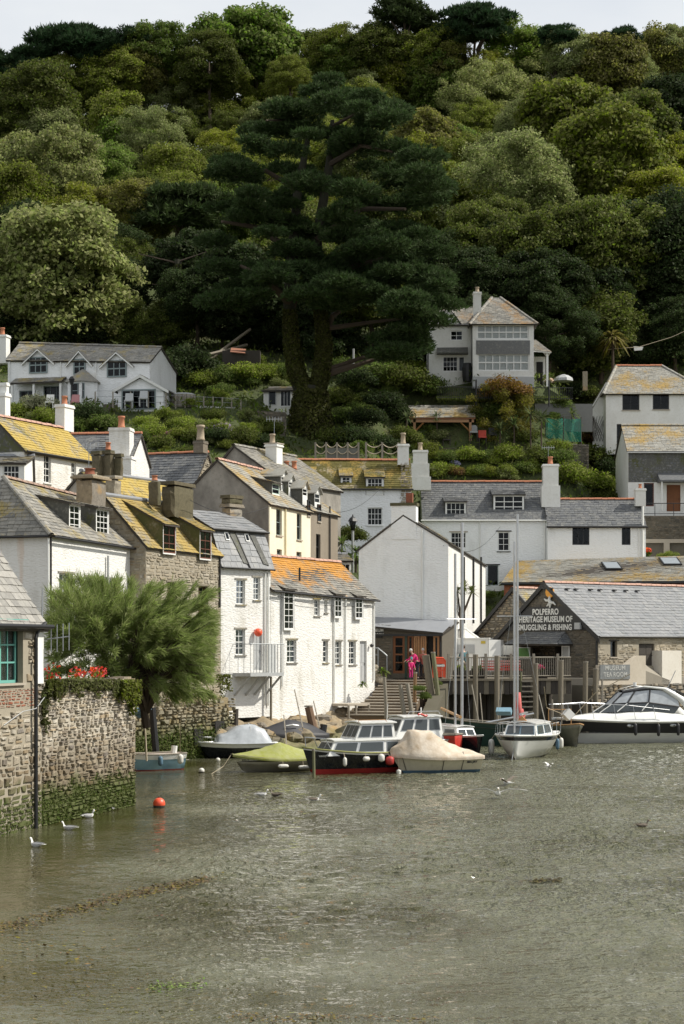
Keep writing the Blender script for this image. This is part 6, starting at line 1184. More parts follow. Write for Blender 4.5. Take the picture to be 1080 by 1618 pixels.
# tamarisk: arching feathery sprays
def tamarisk():
    b = C(232, 1125, 71); root = thing('tamarisk', 'great feathery grey-green tamarisk leaning over the harbour wall', 'shrub', b); g_ = random.Random(2); P, D, S = [], [], []; st = MB()
    heads = []
    for i in range(520):
        if i % 2: tx, ty = g_.gauss(150, 44), g_.gauss(990, 44)
        else: tx, ty = g_.gauss(268, 40), g_.gauss(1015, 48)
        tx = min(332, max(80, tx)); lo_, hi_ = (918, 1065) if tx < 210 else (925, 1098); ty = min(hi_, max(lo_, ty)); heads.append((tx, ty))
    for i, (tx, ty) in enumerate(heads):
        e = C(tx, ty, 71 + g_.uniform(-3.2, 2.6)); o = C(190 + (tx - 190) * .45, 1085 + (ty - 1085) * .25, 71 + g_.uniform(-1, 1)); m_ = o.lerp(e, .55) + Vector((0, 0, .35))
        if i % 6 == 0: st.tube([b, o, m_, e], [.11, .07, .035, .012], 4)
        k = 64; t = G.random(k) ** .7; q = np.array(m_)[None] * (1 - t[:, None]) + np.array(e)[None] * t[:, None]; dr = np.array((e - m_).normalized()); lean = np.array([.5, 0, .6]) if tx < 225 else np.array([.8, 0, .15 - .5 * max(0, (ty - 1000) / 90)])
        for j in range(3):
            d = unit(dr * 1.0 + lean * .5 + .36 * G.normal(size=(k, 3)) - np.array([0, 0, .55]) * t[:, None] ** 3); s = .22 * (.5 + .9 * G.random(k)); P.append(q + d * s[:, None] + .04 * G.normal(size=(k, 3))); D.append(d); S.append(s)
    part(root, 'stems', st, BARK); st = MB().tube([b + Vector((0, 0, -.6)), C(222, 1090, 71), C(200, 1060, 71)], [.16, .13, .1], 7); part(root, 'trunk', st, BARK)
    Pn, Dn, Sn = map(np.concatenate, (P, D, S)); o = link('feathery_foliage', leafmesh('tamarisk_sprays', Pn - np.array(b), Dn, Sn, .05, FEATHER), root); o.color = (.255, .31, .10, 1)
tamarisk()
# ivy and geraniums on the harbour wall, weed along the water line
def drape(name, lab, f, px0, px1, py0, py1, n, col, o=.12, ls=.055, cat='ivy', flow=None):
    c = f.P(f.at((px0 + px1) / 2, 1100)[0], f.at((px0 + px1) / 2, py0)[1], o); root = thing(name, lab, cat, c); px = px0 + (px1 - px0) * G.random(n); t = G.random(n) ** 1.4; P = []
    for a, b in zip(px, t):
        edge = .6 + .4 * math.sin(a * .35) * math.sin(a * .13 + 1); u_, z_ = f.at(a, py0 + (py1 - py0) * b * edge); P.append(f.P(u_, z_, o * rnd(.3, 1.6)))
    P = np.array([tuple(p) for p in P]); q = unit(np.array([.8, -.3, .4]) + .7 * G.normal(size=(n, 3))); ob = link('foliage', leafmesh('ivy_leaves', P - np.array(c), unit(np.cross(q, G.normal(size=(n, 3)))), ls * (.6 + .8 * G.random(n)), .7, LEAF, q), root); ob.color = (*col, 1); return root
drape('ivy', 'ivy hanging at the left end of the harbour wall top', fHW, 68, 90, 1074, 1118, 700, (.09, .10, .025)); drape('ivy', 'thick bright ivy hanging down the right end of the harbour wall', fHW, 180, 210, 1075, 1135, 1500, (.12, .14, .02), o=.2)
drape('ivy', 'pale creeper along the middle of the harbour wall top', fHW, 92, 182, 1074, 1104, 1500, (.12, .13, .045)); drape('ivy', 'thin ivy strand below the left end of the harbour wall top', fHW, 62, 72, 1090, 1180, 260, (.07, .08, .025), o=.08)
drape('ivy', 'yellow-green ivy hanging at the far end of the sea wall', fSW, 338, 358, 1066, 1105, 500, (.12, .13, .03), o=.2); drape('ivy', 'tuft of ivy growing out of the sea wall under the stone cottage', fSW, 250, 330, 1090, 1120, 500, (.10, .11, .03), o=.2)
for i, (px, lab) in enumerate([(96, 'red geraniums at the left end of the harbour wall top'), (133, 'red geraniums in the middle of the harbour wall top'), (166, 'brightest red geraniums towards the right end of the harbour wall')]):
    p = fHW.P(fHW.at(px, 1060)[0], 4.05, -.25); blossom('geraniums', lab, p + Vector((0, 0, .15)), .34, (45, 90, 120)[i], (.58, .035, .012), (.13, .17, .03), ls=.042, sc=(.8, 1.9 if i else .9, .6 if i else 1.0))
def weed(name, f, u1, z0, z1, n, m_, ls, o):
    u_ = G.random(n) * u1; z_ = z0 + (z1 - z0) * G.random(n) ** 1.25 * (.86 + .14 * np.sin(u_ * 5.3) * np.sin(u_ * 1.7 + 1)); P = np.array([tuple(f.P(a, b, o * rnd(.4, 1.5))) for a, b in zip(u_, z_)]); n3 = np.array(f.n3()); D = unit(np.array([0, 0, -1.0]) + .55 * G.normal(size=(n, 3)) + n3 * .4)
    ob = link(name, leafmesh(name, P, D, ls * (.5 + .9 * G.random(n)), .32, m_)); ob['kind'] = 'stuff'; ORG[ob.name] = Vector((0, 0, 0)); ob.color = (.075, .10, .016, 1); return ob
WEED = m_leaf('wet_weed', tr=.05, hv=.08, vv=.9, rough=.6, spec=.15)
weed('seaweed_fringe', fHW, fHW.W, -.1, 1.25, 13000, WEED, .028, .04); weed('seaweed_fringe', fB1, fB1.W, -.1, .95, 4500, WEED, .028, .04); weed('seaweed_fringe', fSW, fSW.W, -.1, 1.5, 10000, WEED, .045, .24)
# wood-floor undergrowth
P = []; 
for i in range(9000):
    x = rr.uniform(-34, 34); y = rr.uniform(104, 158); z_ = ground(x, y)
    if y < 121 and x > -3: continue
    P.append((x, y, z_ + rr.uniform(0, .5)))
P = np.array(P); n = len(P); k = 6; Q = np.repeat(P, k, 0) + G.normal(size=(n * k, 3)) * np.array([.35, .35, .15]); D = unit(G.normal(size=(n * k, 3)) + np.array([0, 0, .9])); ob = link('undergrowth', leafmesh('undergrowth', Q, D, .17 * (.5 + G.random(n * k)), .35, LEAF)); ob['kind'] = 'stuff'; ob.color = (.11, .145, .03, 1); ORG[ob.name] = Vector((0, 0, 0))
# ------------------------------------------------------------------ boats (local coordinates: +x is the bow, waterline at z = 0)
class Boat:
    def __init__(s, name, label, px, py, bow, L, B, fb, sheer=.25, stern=.8, draft=.25, rake=.35, fine=1.7, vee=.75, group='boats moored in the harbour', cat='boat', loc=None):
        s.root = thing(name, label, cat, loc or WP(px, py), group, math.atan2(bow[1], bow[0]), local=True); s.L, s.B, s.fb, s.sheer, s.stern, s.draft, s.rake, s.fine, s.vee = L, B, fb, sheer, stern, draft, rake, fine, vee; s.n = 18
    def hb(s, t): return s.B / 2 * ((s.stern + (1 - s.stern) * math.sin(min(1, t / .45) * math.pi / 2)) if t < .45 else max(0.0, 1 - ((t - .45) / .55) ** s.fine) * 1.0)
    def zs(s, t): return s.fb + s.sheer * (max(0, t - .2) / .8) ** 2 + .05 * (1 - t) ** 2
    def zk(s, t): return -s.draft + (s.draft + .1) * max(0, (t - .7) / .3) ** 2.4
    def pt(s, t, z, side):
        k, zz = s.zk(t), s.zs(t); q = max(0, min(1, (z - k) / (zz - k))); y = s.hb(t) * (q ** s.vee if t < .5 else q ** (s.vee + (t - .5) * .9)); x = -s.L / 2 + s.L * t - s.rake * (1 - q) * t ** 3
        return Vector((x, side * y, z))
    def band(s, name, m, za, zb, off=0.0, t0=0, t1=1, rows=3, plank=False):
        mb = MB()
        for side in (1, -1):
            g = []
            for i in range(s.n + 1):
                t = t0 + (t1 - t0) * i / s.n; a = max(za(t) if callable(za) else za, s.zk(t)); b = min(zb(t) if callable(zb) else zb, s.zs(t)); b = max(a, b)
                g.append([s.pt(t, a + (b - a) * j / rows, side) + Vector((0, side * (off + (.014 * (1 - (j % 1)) if plank and j < rows else 0)), 0)) for j in range(rows + 1)])
                if plank: g[-1] = [p for j in range(rows) for p in (s.pt(t, a + (b - a) * j / rows, side) + Vector((0, side * .016, 0)), s.pt(t, a + (b - a) * (j + 1) / rows, side) + Vector((0, side * .0, 0)))]
            w = len(g[0]); b0 = len(mb.v)
            for r_ in g: mb.v += r_
            for i in range(s.n):
                for j in range(w - 1): mb.f.append((b0 + i * w + j, b0 + (i + 1) * w + j, b0 + (i + 1) * w + j + 1, b0 + i * w + j + 1))
        if t0 == 0:
            a = max(za(0) if callable(za) else za, s.zk(0)); b = min(zb(0) if callable(zb) else zb, s.zs(0)); col = [s.pt(0, a + (b - a) * j / 4, 1) for j in range(5)]; mb.poly(*(col + [Vector((p.x, -p.y, p.z)) for p in reversed(col)]))
        return part(s.root, name, mb, m, True)
    def deck(s, m, t0=0, t1=1, dz=-.03, k=.97, name='deck'):
        mb = MB(); n = 14; b0 = 0
        for i in range(n + 1):
            t = t0 + (t1 - t0) * i / n; z = s.zs(t) + dz; p = s.pt(t, s.zs(t), 1); mb.v += [Vector((p.x, p.y * k, z)), Vector((p.x, 0, z + .04 * p.y)), Vector((p.x, -p.y * k, z))]
        for i in range(n): mb.f += [(3 * i, 3 * i + 3, 3 * i + 4, 3 * i + 1), (3 * i + 1, 3 * i + 4, 3 * i + 5, 3 * i + 2)]
        return part(s.root, name, mb, m)
    def gunwale(s, m, r=.035, dz=0.0, name='gunwale', t1=1.0):
        mb = MB()
        pts = [s.pt(t1 * i / 20, s.zs(t1 * i / 20), 1) + Vector((0, 0, dz)) for i in range(21)]; mb.tube(pts, r, 6); mb.tube([Vector((p.x, -p.y, p.z)) for p in pts], r, 6); mb.tube([pts[0], Vector((pts[0].x, -pts[0].y, pts[0].z))], r, 6); return part(s.root, name, mb, m, True)
    def cabin(s, x0, x1, w0, w1, z0, z1, m, rb=.1, rf=.35, tin=.85, roofm=None, camber=.06, name='cabin', wins_side=((.08, .48), (.54, .92)), wins_front=2, wz=(.35, .85), gm=None, frm=None, wins_back=0, over=.05):
        # x0 back, x1 front; w0/w1 widths at back/front
        b = [Vector((x0, -w0 / 2, z0)), Vector((x1, -w1 / 2, z0)), Vector((x1, w1 / 2, z0)), Vector((x0, w0 / 2, z0))]; tp = [Vector((x0 + rb, -w0 / 2 * tin, z1)), Vector((x1 - rf, -w1 / 2 * tin, z1)), Vector((x1 - rf, w1 / 2 * tin, z1)), Vector((x0 + rb, w0 / 2 * tin, z1))]
        cb = part(s.root, name, MB().hexa(b + tp), m); rf_ = MB(); n = 5
        c_ = sum(tp, Vector()) / 4
        for i in range(n + 1):
            q = i / n; a = tp[0].lerp(tp[3], q); e = tp[1].lerp(tp[2], q); up = Vector((0, 0, camber * math.sin(q * math.pi))); ex = Vector((over, 0, 0)); ey = Vector((0, (q - .5) * 2 * over, 0)); rf_.v += [a - ex + ey + up, e + ex + ey + up, a - ex + ey + up + Vector((0, 0, .04)), e + ex + ey + up + Vector((0, 0, .04))]
        for i in range(n): k = 4 * i; rf_.f += [(k, k + 1, k + 5, k + 4), (k + 2, k + 6, k + 7, k + 3), (k, k + 4, k + 6, k + 2), (k + 1, k + 3, k + 7, k + 5)]
        rf_.f += [(0, 2, 3, 1), (4 * n, 4 * n + 1, 4 * n + 3, 4 * n + 2)]; part(s.root, name + '_roof', rf_, roofm or m)
        faces = [(b[0], b[1], tp[1], tp[0], wins_side), (b[2], b[3], tp[3], tp[2], [(1 - e, 1 - a) for a, e in wins_side]), (b[1], b[2], tp[2], tp[1], [(.05 + .9 * i / wins_front + .025, .05 + .9 * (i + 1) / wins_front - .025) for i in range(wins_front)]), (b[3], b[0], tp[0], tp[3], [(.06 + .88 * i / max(1, wins_back) + .02, .06 + .88 * (i + 1) / max(1, wins_back) - .02) for i in range(wins_back)])]
        for A_, B_, C_, D_, ws in faces:
            n_ = (B_ - A_).cross(D_ - A_).normalized(); c0 = (A_ + B_ + C_ + D_) / 4
            if n_.dot(c0 - Vector(((x0 + x1) / 2, 0, (z0 + z1) / 2))) < 0: n_ = -n_
            for a, e in ws:
                q = [(A_.lerp(B_, x)).lerp(D_.lerp(C_, x), y) for x, y in ((a, wz[0]), (e, wz[0]), (e, wz[1]), (a, wz[1]))]; ce = sum(q, Vector()) / 4
                fr = part(cb, 'window', MB().hexa([ce + (p - ce) * 1.10 + n_ * .002 for p in q] + [ce + (p - ce) * 1.10 + n_ * .014 for p in q]), frm or ALU); part(cb, 'pane', MB().hexa([p + n_ * .015 for p in q] + [p + n_ * .02 for p in q]), gm or BGLASS)
        return cb
    def cover(s, st, m, name='cover', drop=.12, sag=.02, grow=.05):   # st: (t, ridge height above sheer, ridge half width)
        mb = MB(); n = 18; st = [tuple(a + (b_ - a) * q / 3 for a, b_ in zip(s0, s1)) for s0, s1 in zip(st, st[1:]) for q in range(3)] + [st[-1]]; K = len(st)
        for t, h_, rw in st:
            p = s.pt(min(t, .995), s.zs(t), 1); y = p.y + grow; z = s.zs(t); row = []
            for j in range(n + 1):
                q = j / n; 
                if q < .12: pt_ = Vector((p.x, y + .01, z - drop * (1 - q / .12)))
                elif q > .88: pt_ = Vector((p.x, -y - .01, z - drop * ((q - .88) / .12)))
                else:
                    r_ = (q - .12) / .76 * 2 - 1; a = abs(r_); yy = (rw + (y - rw) * max(0, (a - .25) / .75)) if a > .25 else rw * a / .25; zz = z + h_ * (1 - max(0, (a - .25) / .75) ** 1.0) - sag * math.sin(a * math.pi); pt_ = Vector((p.x, -math.copysign(yy, r_), zz + rnd(-.010, .010) + .015 * math.sin(t * 40 + 9 * q)))
                row.append(pt_)
            mb.v += row
        for i in range(K - 1):
            for j in range(n): mb.f.append((i * (n + 1) + j, (i + 1) * (n + 1) + j, (i + 1) * (n + 1) + j + 1, i * (n + 1) + j + 1))
        mb.f.append(tuple(range(n + 1))); return part(s.root, name, mb, m, True)
    def fender(s, t, side, m=None, z=None, l=.42, r=.085, horiz=False):
        p = s.pt(t, s.zs(t), side) + Vector((0, side * (r + .03), 0)); z = z if z is not None else p.z - .25; pf = [(0.02, -l / 2), (r * .8, -l / 2 + .04), (r, -l / 4), (r, l / 4), (r * .8, l / 2 - .04), (.02, l / 2)]
        mb = MB().lathe(pf, (0, 0, 0), 8)
        if horiz: mb.v = [Vector((v.z, v.y, v.x)) for v in mb.v]
        mb.v = [v + Vector((p.x, p.y, z)) for v in mb.v]; f_ = part(s.root, 'fender', mb, m or FEND, True); part(f_, 'rope', MB().tube([Vector((p.x, p.y, z + l / 2 - .02)) if not horiz else Vector((p.x, p.y, z)), s.pt(t, s.zs(t), side) + Vector((0, 0, .02))], .012, 4), ROPE)
    def text(s, txt, t, side, z, size, m, sx=1.0):
        a = s.pt(t, z, side); b = s.pt(t + .03, z, side); c = s.pt(t, z + .1, side); x = (b - a).normalized() * (-side if False else 1); x = x if side < 0 else -x; y = (c - a).normalized(); n_ = x.cross(y); 
        cu = bpy.data.curves.new('lettering', 'FONT'); cu.body = txt; cu.size = size; cu.align_x = 'CENTER'; cu.align_y = 'CENTER'; cu.extrude = .004; cu.offset = .004
        t_ = bpy.data.objects.new('lettering', cu); COL.objects.link(t_); bpy.context.view_layer.update(); me = bpy.data.meshes.new_from_object(t_.evaluated_get(bpy.context.evaluated_depsgraph_get())); bpy.data.objects.remove(t_); me.materials.clear(); me.materials.append(m)
        o = link('lettering', me, s.root); o.matrix_local = fmat(a + n_ * .02, x, y, n_)
    def line(s, name, pts, r, m, n=5, smooth=False): return part(s.root, name, MB().tube(pts, r, n), m, smooth)
BGLASS = m_plain('boat_window', (.055, .065, .07), .05, var=.3, sc=4)
FEND = m_plain('fender_white', (.70, .68, .62), .5, var=.3)
FENDB = m_plain('fender_black', (.02, .02, .022), .45)
REDF = m_plain('antifouling_red', (.42, .035, .03), .5, var=.3)
BLUEF = m_plain('antifouling_blue', (.09, .17, .24), .6, var=.4)
PALEH = m_plain('worn_white_hull', (.52, .50, .43), .5, var=.45, sc=2.5)
DARKL = m_plain('dark_lettering', (.03, .04, .06), .6)
CLEAR = m_plain('clear_plastic_cover', (.46, .49, .52), .3, var=.5, sc=3, coat=.3)
WOODL = m_wood('varnished_spar', (.48, .27, .11), .35)
def ext(k, d): return k + Vector(d)
# clinker dinghy under a green tarpaulin
b = Boat('covered_dinghy', 'clinker dinghy under a mossy green tarpaulin with peaked ridge', 427, 1219, (-.93, -.36), 3.25, 1.35, .50, .22, .75, .2, .42, 1.9)
b.band('hull', PALEH, -.2, .42, rows=5, plank=True); b.band('top_strake', WOODD, lambda t: b.zs(t) - .11, 9, .008); b.gunwale(WOODG, .03)
b.cover([(0, .12, .2), (.08, .3, .06), (.38, .62, .03), (.5, .5, .03), (.7, .28, .03), (.88, .1, .02), (.99, .03, .0)], TARPG, 'tarpaulin', .1); b.fender(.42, 1, z=.25, horiz=True, l=.45); b.fender(.15, 1, z=.18, horiz=True, l=.45)
b.text('TG 67', .86, 1, b.zs(.86) - .17, .12, DARKL); b.line('mooring_line', [b.pt(1, b.zs(1), 1), (2.0, .1, .25), (2.6, .5, .0)], .014, ROPE)
b.line('ridge_pole', [(-.3, 0, .5), (-.3, 0, 1.1)], .03, WOODG)
# black hulled cabin boat with the red bottom
b = Boat('cabin_boat', 'black-hulled white cabin boat with red bottom and wheelhouse', 560, 1221, (-.86, -.51), 4.7, 1.85, .78, .28, .85, .3, .35, 1.9, .6)
b.band('bottom', REDF, -.3, .22); b.band('hull', NAVY, .2, lambda t: b.zs(t) - .08, .004); b.band('rubbing_strake', GEL, lambda t: b.zs(t) - .09, 9, .012); b.gunwale(m_plain('mossy_strake', (.30, .30, .10), .7), .035); b.deck(GEL)
b.cabin(-1.9, 1.55, 1.5, 1.15, .72, 1.28, GEL, .05, .35, .86, wins_side=((.08, .24), (.30, .62), (.66, .95)), wins_front=2, wz=(.25, .88), name='cabin'); b.cabin(-1.5, .35, 1.3, 1.2, 1.28, 1.95, GEL, .05, .35, .86, wins_side=((.08, .3), (.36, .62), (.67, .95)), wins_front=3, wz=(.22, .86), name='wheelhouse', over=.1)
b.line('pulpit', [(1.3, .55, .85), (1.6, .45, 1.4), (2.25, 0, 1.45), (1.6, -.45, 1.4), (1.3, -.55, .85)], .018, ALU); b.line('pulpit_post', [(2.2, 0, 1.0), (2.25, 0, 1.45)], .018, ALU)
b.fender(.52, 1, l=.3, r=.1, z=.6, horiz=True); b.fender(.7, 1, l=.36, r=.08, z=.5); b.fender(.38, 1, z=.62, l=.32, r=.13); b.fender(.3, 1, m=REDF, z=.5, l=.36, r=.17)
b.line('grab_rail', [(-1.2, .5, 2.0), (-1.1, .5, 2.08), (.1, .5, 2.08), (.15, .5, 2.0)], .014, WOODR); b.line('aerial', [(-1.3, .3, 1.95), (-1.35, .3, 2.7)], .012, GEL); b.text('WHITE', .86, 1, .72, .09, GEL)
# white cabin cruiser behind it
b = Boat('small_white_cruiser', 'small white cruiser with blue-tinted windows behind the canvas-covered boat', 640, 1199, (-.8, -.6), 4.6, 1.9, .8, .25, .85, .3)
b.band('hull', GEL, -.2, 9); b.gunwale(ALU, .03); b.deck(GEL); b.cabin(-1.6, 1.1, 1.5, 1.2, .8, 1.85, GEL, .1, .6, .82, wins_side=((.06, .3), (.36, .64), (.7, .94)), wins_front=2, wz=(.45, .9), over=.08); b.line('life_ring', [(-.4 + .25 * math.cos(i * .5), .72 + 0 * i, 1.95 + .05 * math.sin(i)) for i in range(7)], .05, REDP)
b.line('rail', [(-1.5, .6, 1.95), (-1.4, .6, 2.1), (.2, .55, 2.1), (.3, .55, 1.95)], .016, ALU); b.line('radar_post', [(-.9, 0, 1.9), (-.9, 0, 2.25)], .03, GEL)
b = Boat('red_skiff', 'red painted skiff tucked behind the canvas-covered boat', 668, 1196, (-.9, .4), 3.4, 1.4, 1.0, .2); b.band('hull', REDP, -.2, 9); b.gunwale(PALEW, .04); b.deck(WOODG, dz=-.2, name='floor')
# canvas covered boat
b = Boat('canvas_covered_boat', 'cream motor boat under a stained canvas cover laced with black cord', 684, 1220, (-.93, -.37), 3.75, 1.6, .62, .16, .92, .25, .5, 2.0, .6)
b.band('bottom', BLUEF, -.25, .1); b.band('hull', GELC, .1, lambda t: b.zs(t) - .1, .003); b.band('rubbing_strake', BLACK, lambda t: b.zs(t) - .1, 9, .012); b.deck(GELC)
b.cover([(0, .06, .5), (.06, .16, .35), (.2, .32, .22), (.38, .60, .2), (.54, .98, .22), (.78, 1.0, .22), (.84, .62, .2), (.9, .40, .2), (.97, .26, .1), (.995, .1, .03)], CANVAS, 'canvas_cover', .14, .03)
for t0, h_ in ((.22, .3), (.45, .6), (.88, .4)): b.line('lacing', [b.pt(t0, b.zs(t0) + h_ * .55, 1) * 1 + Vector((0, -.25, 0)), b.pt(t0 + .02, b.zs(t0) - .02, 1) + Vector((0, .06, 0)), b.pt(t0 + .01, .1, 1) + Vector((0, .02, 0))], .013, BLACK)
b.text('SEA JAY', .13, 1, .42, .13, DARKL); b.fender(.93, 1, z=.05, l=.26, r=.1)
# navy sloop
b = Boat('navy_sloop', 'navy hulled sailing boat with white cabin and tall bare mast', 719, 1193, (.42, -.91), 5.2, 2.1, .82, .2, .75, .3)
b.band('hull', NAVY, -.2, lambda t: b.zs(t) - .06); b.band('rubbing_strake', GEL, lambda t: b.zs(t) - .06, 9, .015); b.gunwale(GEL, .03); b.deck(GEL); b.cabin(-1.4, 1.2, 1.3, 1.0, .8, 1.3, GEL, .1, .3, .85, wins_side=((.1, .45), (.55, .9)), wins_front=2, wz=(.3, .8))
b.line('mast', [(.35, .15, .9), (.37, .15, 5.4), (.38, .15, 10.6)], .075, ALU, 8); b.line('mizzen_mast', [(-.1, .05, .9), (-.1, .05, 9.2)], .06, ALU, 8); b.line('boom', [(.5, 0, 1.75), (-2.3, .5, 2.05)], .07, WOODL, 8); b.fender(.55, -1, l=.55, r=.13, z=.45); b.fender(.35, -1, l=.55, r=.12, z=.45)
for y_ in (.7, -.7): b.line('shroud', [(.2, y_, .9), (.58, 0, 7.8)], .008, STEEL, 4)
b.line('spreader', [(.58, -.75, 6.2), (.58, .75, 6.2)], .02, ALU)
# white yacht, bow on
b = Boat('white_yacht', 'white yacht with navy sheer stripe, seen bow-on, tall silver mast', 829, 1196, (-.27, -.96), 5.6, 2.75, .98, .1, .8, .25, .3, 1.75, .42)
b.band('hull', GEL, -.25, lambda t: b.zs(t) - .22); b.band('sheer_stripe', NAVY, lambda t: b.zs(t) - .22, lambda t: b.zs(t) - .05, .006); b.band('rubbing_strake', GEL, lambda t: b.zs(t) - .06, 9, .02); b.gunwale(GEL, .035); b.deck(GEL)
b.cabin(-1.7, 1.3, 2.0, 1.5, .96, 1.5, GEL, .1, .4, .85, wins_side=((.1, .45), (.55, .9)), wins_front=2, wz=(.22, .85), camber=.12, frm=BLUEF)
b.line('mast', [(1.15, -.26, 1.1), (1.15, -.26, 5.5), (1.15, -.26, 9.6)], .055, ALU, 8); b.line('boom', [(1.1, 0, 1.95), (-2.2, -.3, 1.9)], .06, ALU, 8); b.line('second_mast', [(.2, -.3, 1.5), (.2, -.3, 10.9)], .055, ALU, 8)
mb = MB()
for i in range(10): q = i / 9; mb.ball((-.2 - 1.1 * q + .0, -.35 + rnd(-.05, .05), 1.75 + .25 * math.sin(q * 3) + rnd(-.04, .04)), (.2, .16, .15), 6, 4, .15)
mb.tube([(.1, -.3, 2.9), (.1, -.3, 2.3), (.0, -.35, 1.8)], [.12, .17, .2], 6); part(b.root, 'furled_sail', mb, m_plain('faded_red_sail', (.55, .13, .12), .8, var=.4), True)
b.line('forestay', [(2.75, 0, 1.1), (1.15, -.26, 9.2)], .008, STEEL, 4)
for y_ in (1.2, -1.2): b.line('shroud', [(.9, y_, 1.0), (1.15, -.26, 7.5)], .008, STEEL, 4)
b.line('spreader', [(1.15, -1.06, 6.3), (1.15, .54, 6.3)], .022, ALU); b.line('pulpit', [(1.8, .8, 1.05), (1.95, .75, 1.55), (2.75, 0, 1.65), (1.95, -.75, 1.55), (1.8, -.8, 1.05)], .018, ALU)
for sd in (1, -1):
    b.line('guard_rail', [(1.95, sd * .75, 1.5), (0, sd * 1.25, 1.5), (-2.4, sd * 1.15, 1.5)], .012, STEEL, 4)
    for x_ in (0, -1.2, -2.3): b.line('stanchion', [(x_, sd * 1.24, 1.0), (x_, sd * 1.24, 1.5)], .014, STEEL, 4)
b.fender(.5, 1, m=BLUEF, l=.5, r=.09, z=.6); b.fender(.35, 1, l=.5, r=.11, z=.6); b.fender(.55, -1, l=.7, r=.14, z=.45)
b.line('anchor_chain', [(2.55, 0, .95), (2.5, -.05, .4), (2.75, -.1, -.1)], .018, STEEL); b.line('hatch', [(.6, 0, 1.66), (.75, 0, 1.66)], .2, WOODR, 4)
# green fishing boat behind, grey clinker boat
b = Boat('green_fishing_boat', 'dark green fishing boat with white number behind the yachts', 778, 1178, (-.95, .3), 5.4, 1.9, 1.1, .3, .8, .3); b.band('hull', GREENB, -.2, 9); b.gunwale(PALEW, .04); b.deck(WOODG, dz=-.25); b.text('PZ 74', .30, 1, .82, .34, FADED); b.line('coaming', [(-1.2, .4, 1.05), (.6, .35, 1.1)], .1, GREENB, 4); b.line('spar', [(1.0, 0, 1.0), (-2.0, -.5, 1.6)], .06, ALU)
b.line('deck_box', [(-1.0, .2, 1.72), (-.25, .2, 1.72)], .2, BLUEB, 4)
b = Boat('clinker_launch', 'grey clinker launch moored between yacht and motor cruiser', 893, 1177, (.2, -.98), 4.4, 1.75, .95, .2, .8, .3); b.band('hull', m_plain('grey_hull', (.40, .39, .35), .6, var=.4), -.2, 9, rows=6, plank=True); b.gunwale(WOODL, .04); b.deck(WOODG, dz=-.1); b.line('frame', [(-.9, .6, .9), (-.9, .6, 1.75), (-.9, -.6, 1.75), (-.9, -.6, .9)], .035, WOODL); b.line('mast', [(-.9, .1, .9), (-.9, .1, 2.9)], .03, PALEW); b.line('white_locker', [(-.2, .1, 1.5), (.35, .1, 1.55)], .3, GEL, 4)
# white motor cruiser
b = Boat('motor_cruiser', 'big white motor cruiser with black hull band and black canvas hood', 990, 1173, (-.965, -.262), 7.9, 2.7, 1.08, .22, .92, .35, 1.0, 2.1, .5)
b.band('bottom', GEL, -.35, .52); b.band('black_band', VINYL, lambda t: .46 + .16 * t, lambda t: b.zs(t) - .06, .006); b.band('rubbing_strake', GEL, lambda t: b.zs(t) - .08, 9, .03); b.gunwale(GEL, .05)
mb = MB(); SEC = [(-3.9, 1.2, 1.1), (-2.6, 1.22, 1.55), (-1.0, 1.2, 1.72), (.3, 1.12, 1.68), (1.6, .95, 1.55), (2.8, .6, 1.42), (3.75, .1, 1.32)]
for x_, w_, z_ in SEC:
    t = (x_ + 3.95) / 7.9; zs_ = b.zs(max(0, min(1, t))); mb.v += [Vector((x_, -w_, zs_)), Vector((x_, -w_ * .86, z_ - .12)), Vector((x_, -w_ * .5, z_)), Vector((x_, w_ * .5, z_)), Vector((x_, w_ * .86, z_ - .12)), Vector((x_, w_, zs_))]
for i in range(len(SEC) - 1):
    for j in range(5): mb.f.append((6 * i + j, 6 * i + j + 1, 6 * i + 7 + j, 6 * i + 6 + j))
mb.f += [tuple(range(6)), tuple(6 * (len(SEC) - 1) + j for j in range(6))]; part(b.root, 'coachroof', mb, GEL, True)
ws = [(1.35, 0.35), (-.55, 1.02), (-2.4, 1.1)]; 
def hoodpt(x_, y_, z_): return Vector((x_, y_, z_))
LO = [(1.7, -.45), (.9, -.85), (-.4, -1.0), (-2.2, -1.02)]; MI = [(1.0, -.42), (.3, -.78), (-.8, -.95), (-2.5, -1.0)]; HI_ = [(.35, -.36), (-.2, -.62), (-.95, -.78), (-2.3, -.86)]
zL, zM, zH = [1.55, 1.62, 1.66, 1.5], [2.0, 2.05, 2.08, 1.85], [2.58, 2.68, 2.76, 2.72]
for i in range(3):
    for sd in (1, -1):
        q = [hoodpt(LO[i][0], sd * -LO[i][1], zL[i]), hoodpt(LO[i + 1][0], sd * -LO[i + 1][1], zL[i + 1]), hoodpt(MI[i + 1][0], sd * -MI[i + 1][1], zM[i + 1]), hoodpt(MI[i][0], sd * -MI[i][1], zM[i])]; part(b.root, 'windscreen', MB().poly(*q), BGLASS)
        b.line('windscreen_frame', [q[0], q[3]], .03, GEL); b.line('windscreen_top', [q[3], q[2]], .035, VINYL)
        q2 = [q[3], q[2], hoodpt(HI_[i + 1][0], sd * -HI_[i + 1][1], zH[i + 1]), hoodpt(HI_[i][0], sd * -HI_[i][1], zH[i])]; part(b.root, 'hood_window', MB().poly(*q2), CLEAR); b.line('hood_seam', [q2[0], q2[3]], .05, VINYL); b.line('hood_edge', [q2[3], q2[2]], .05, VINYL)
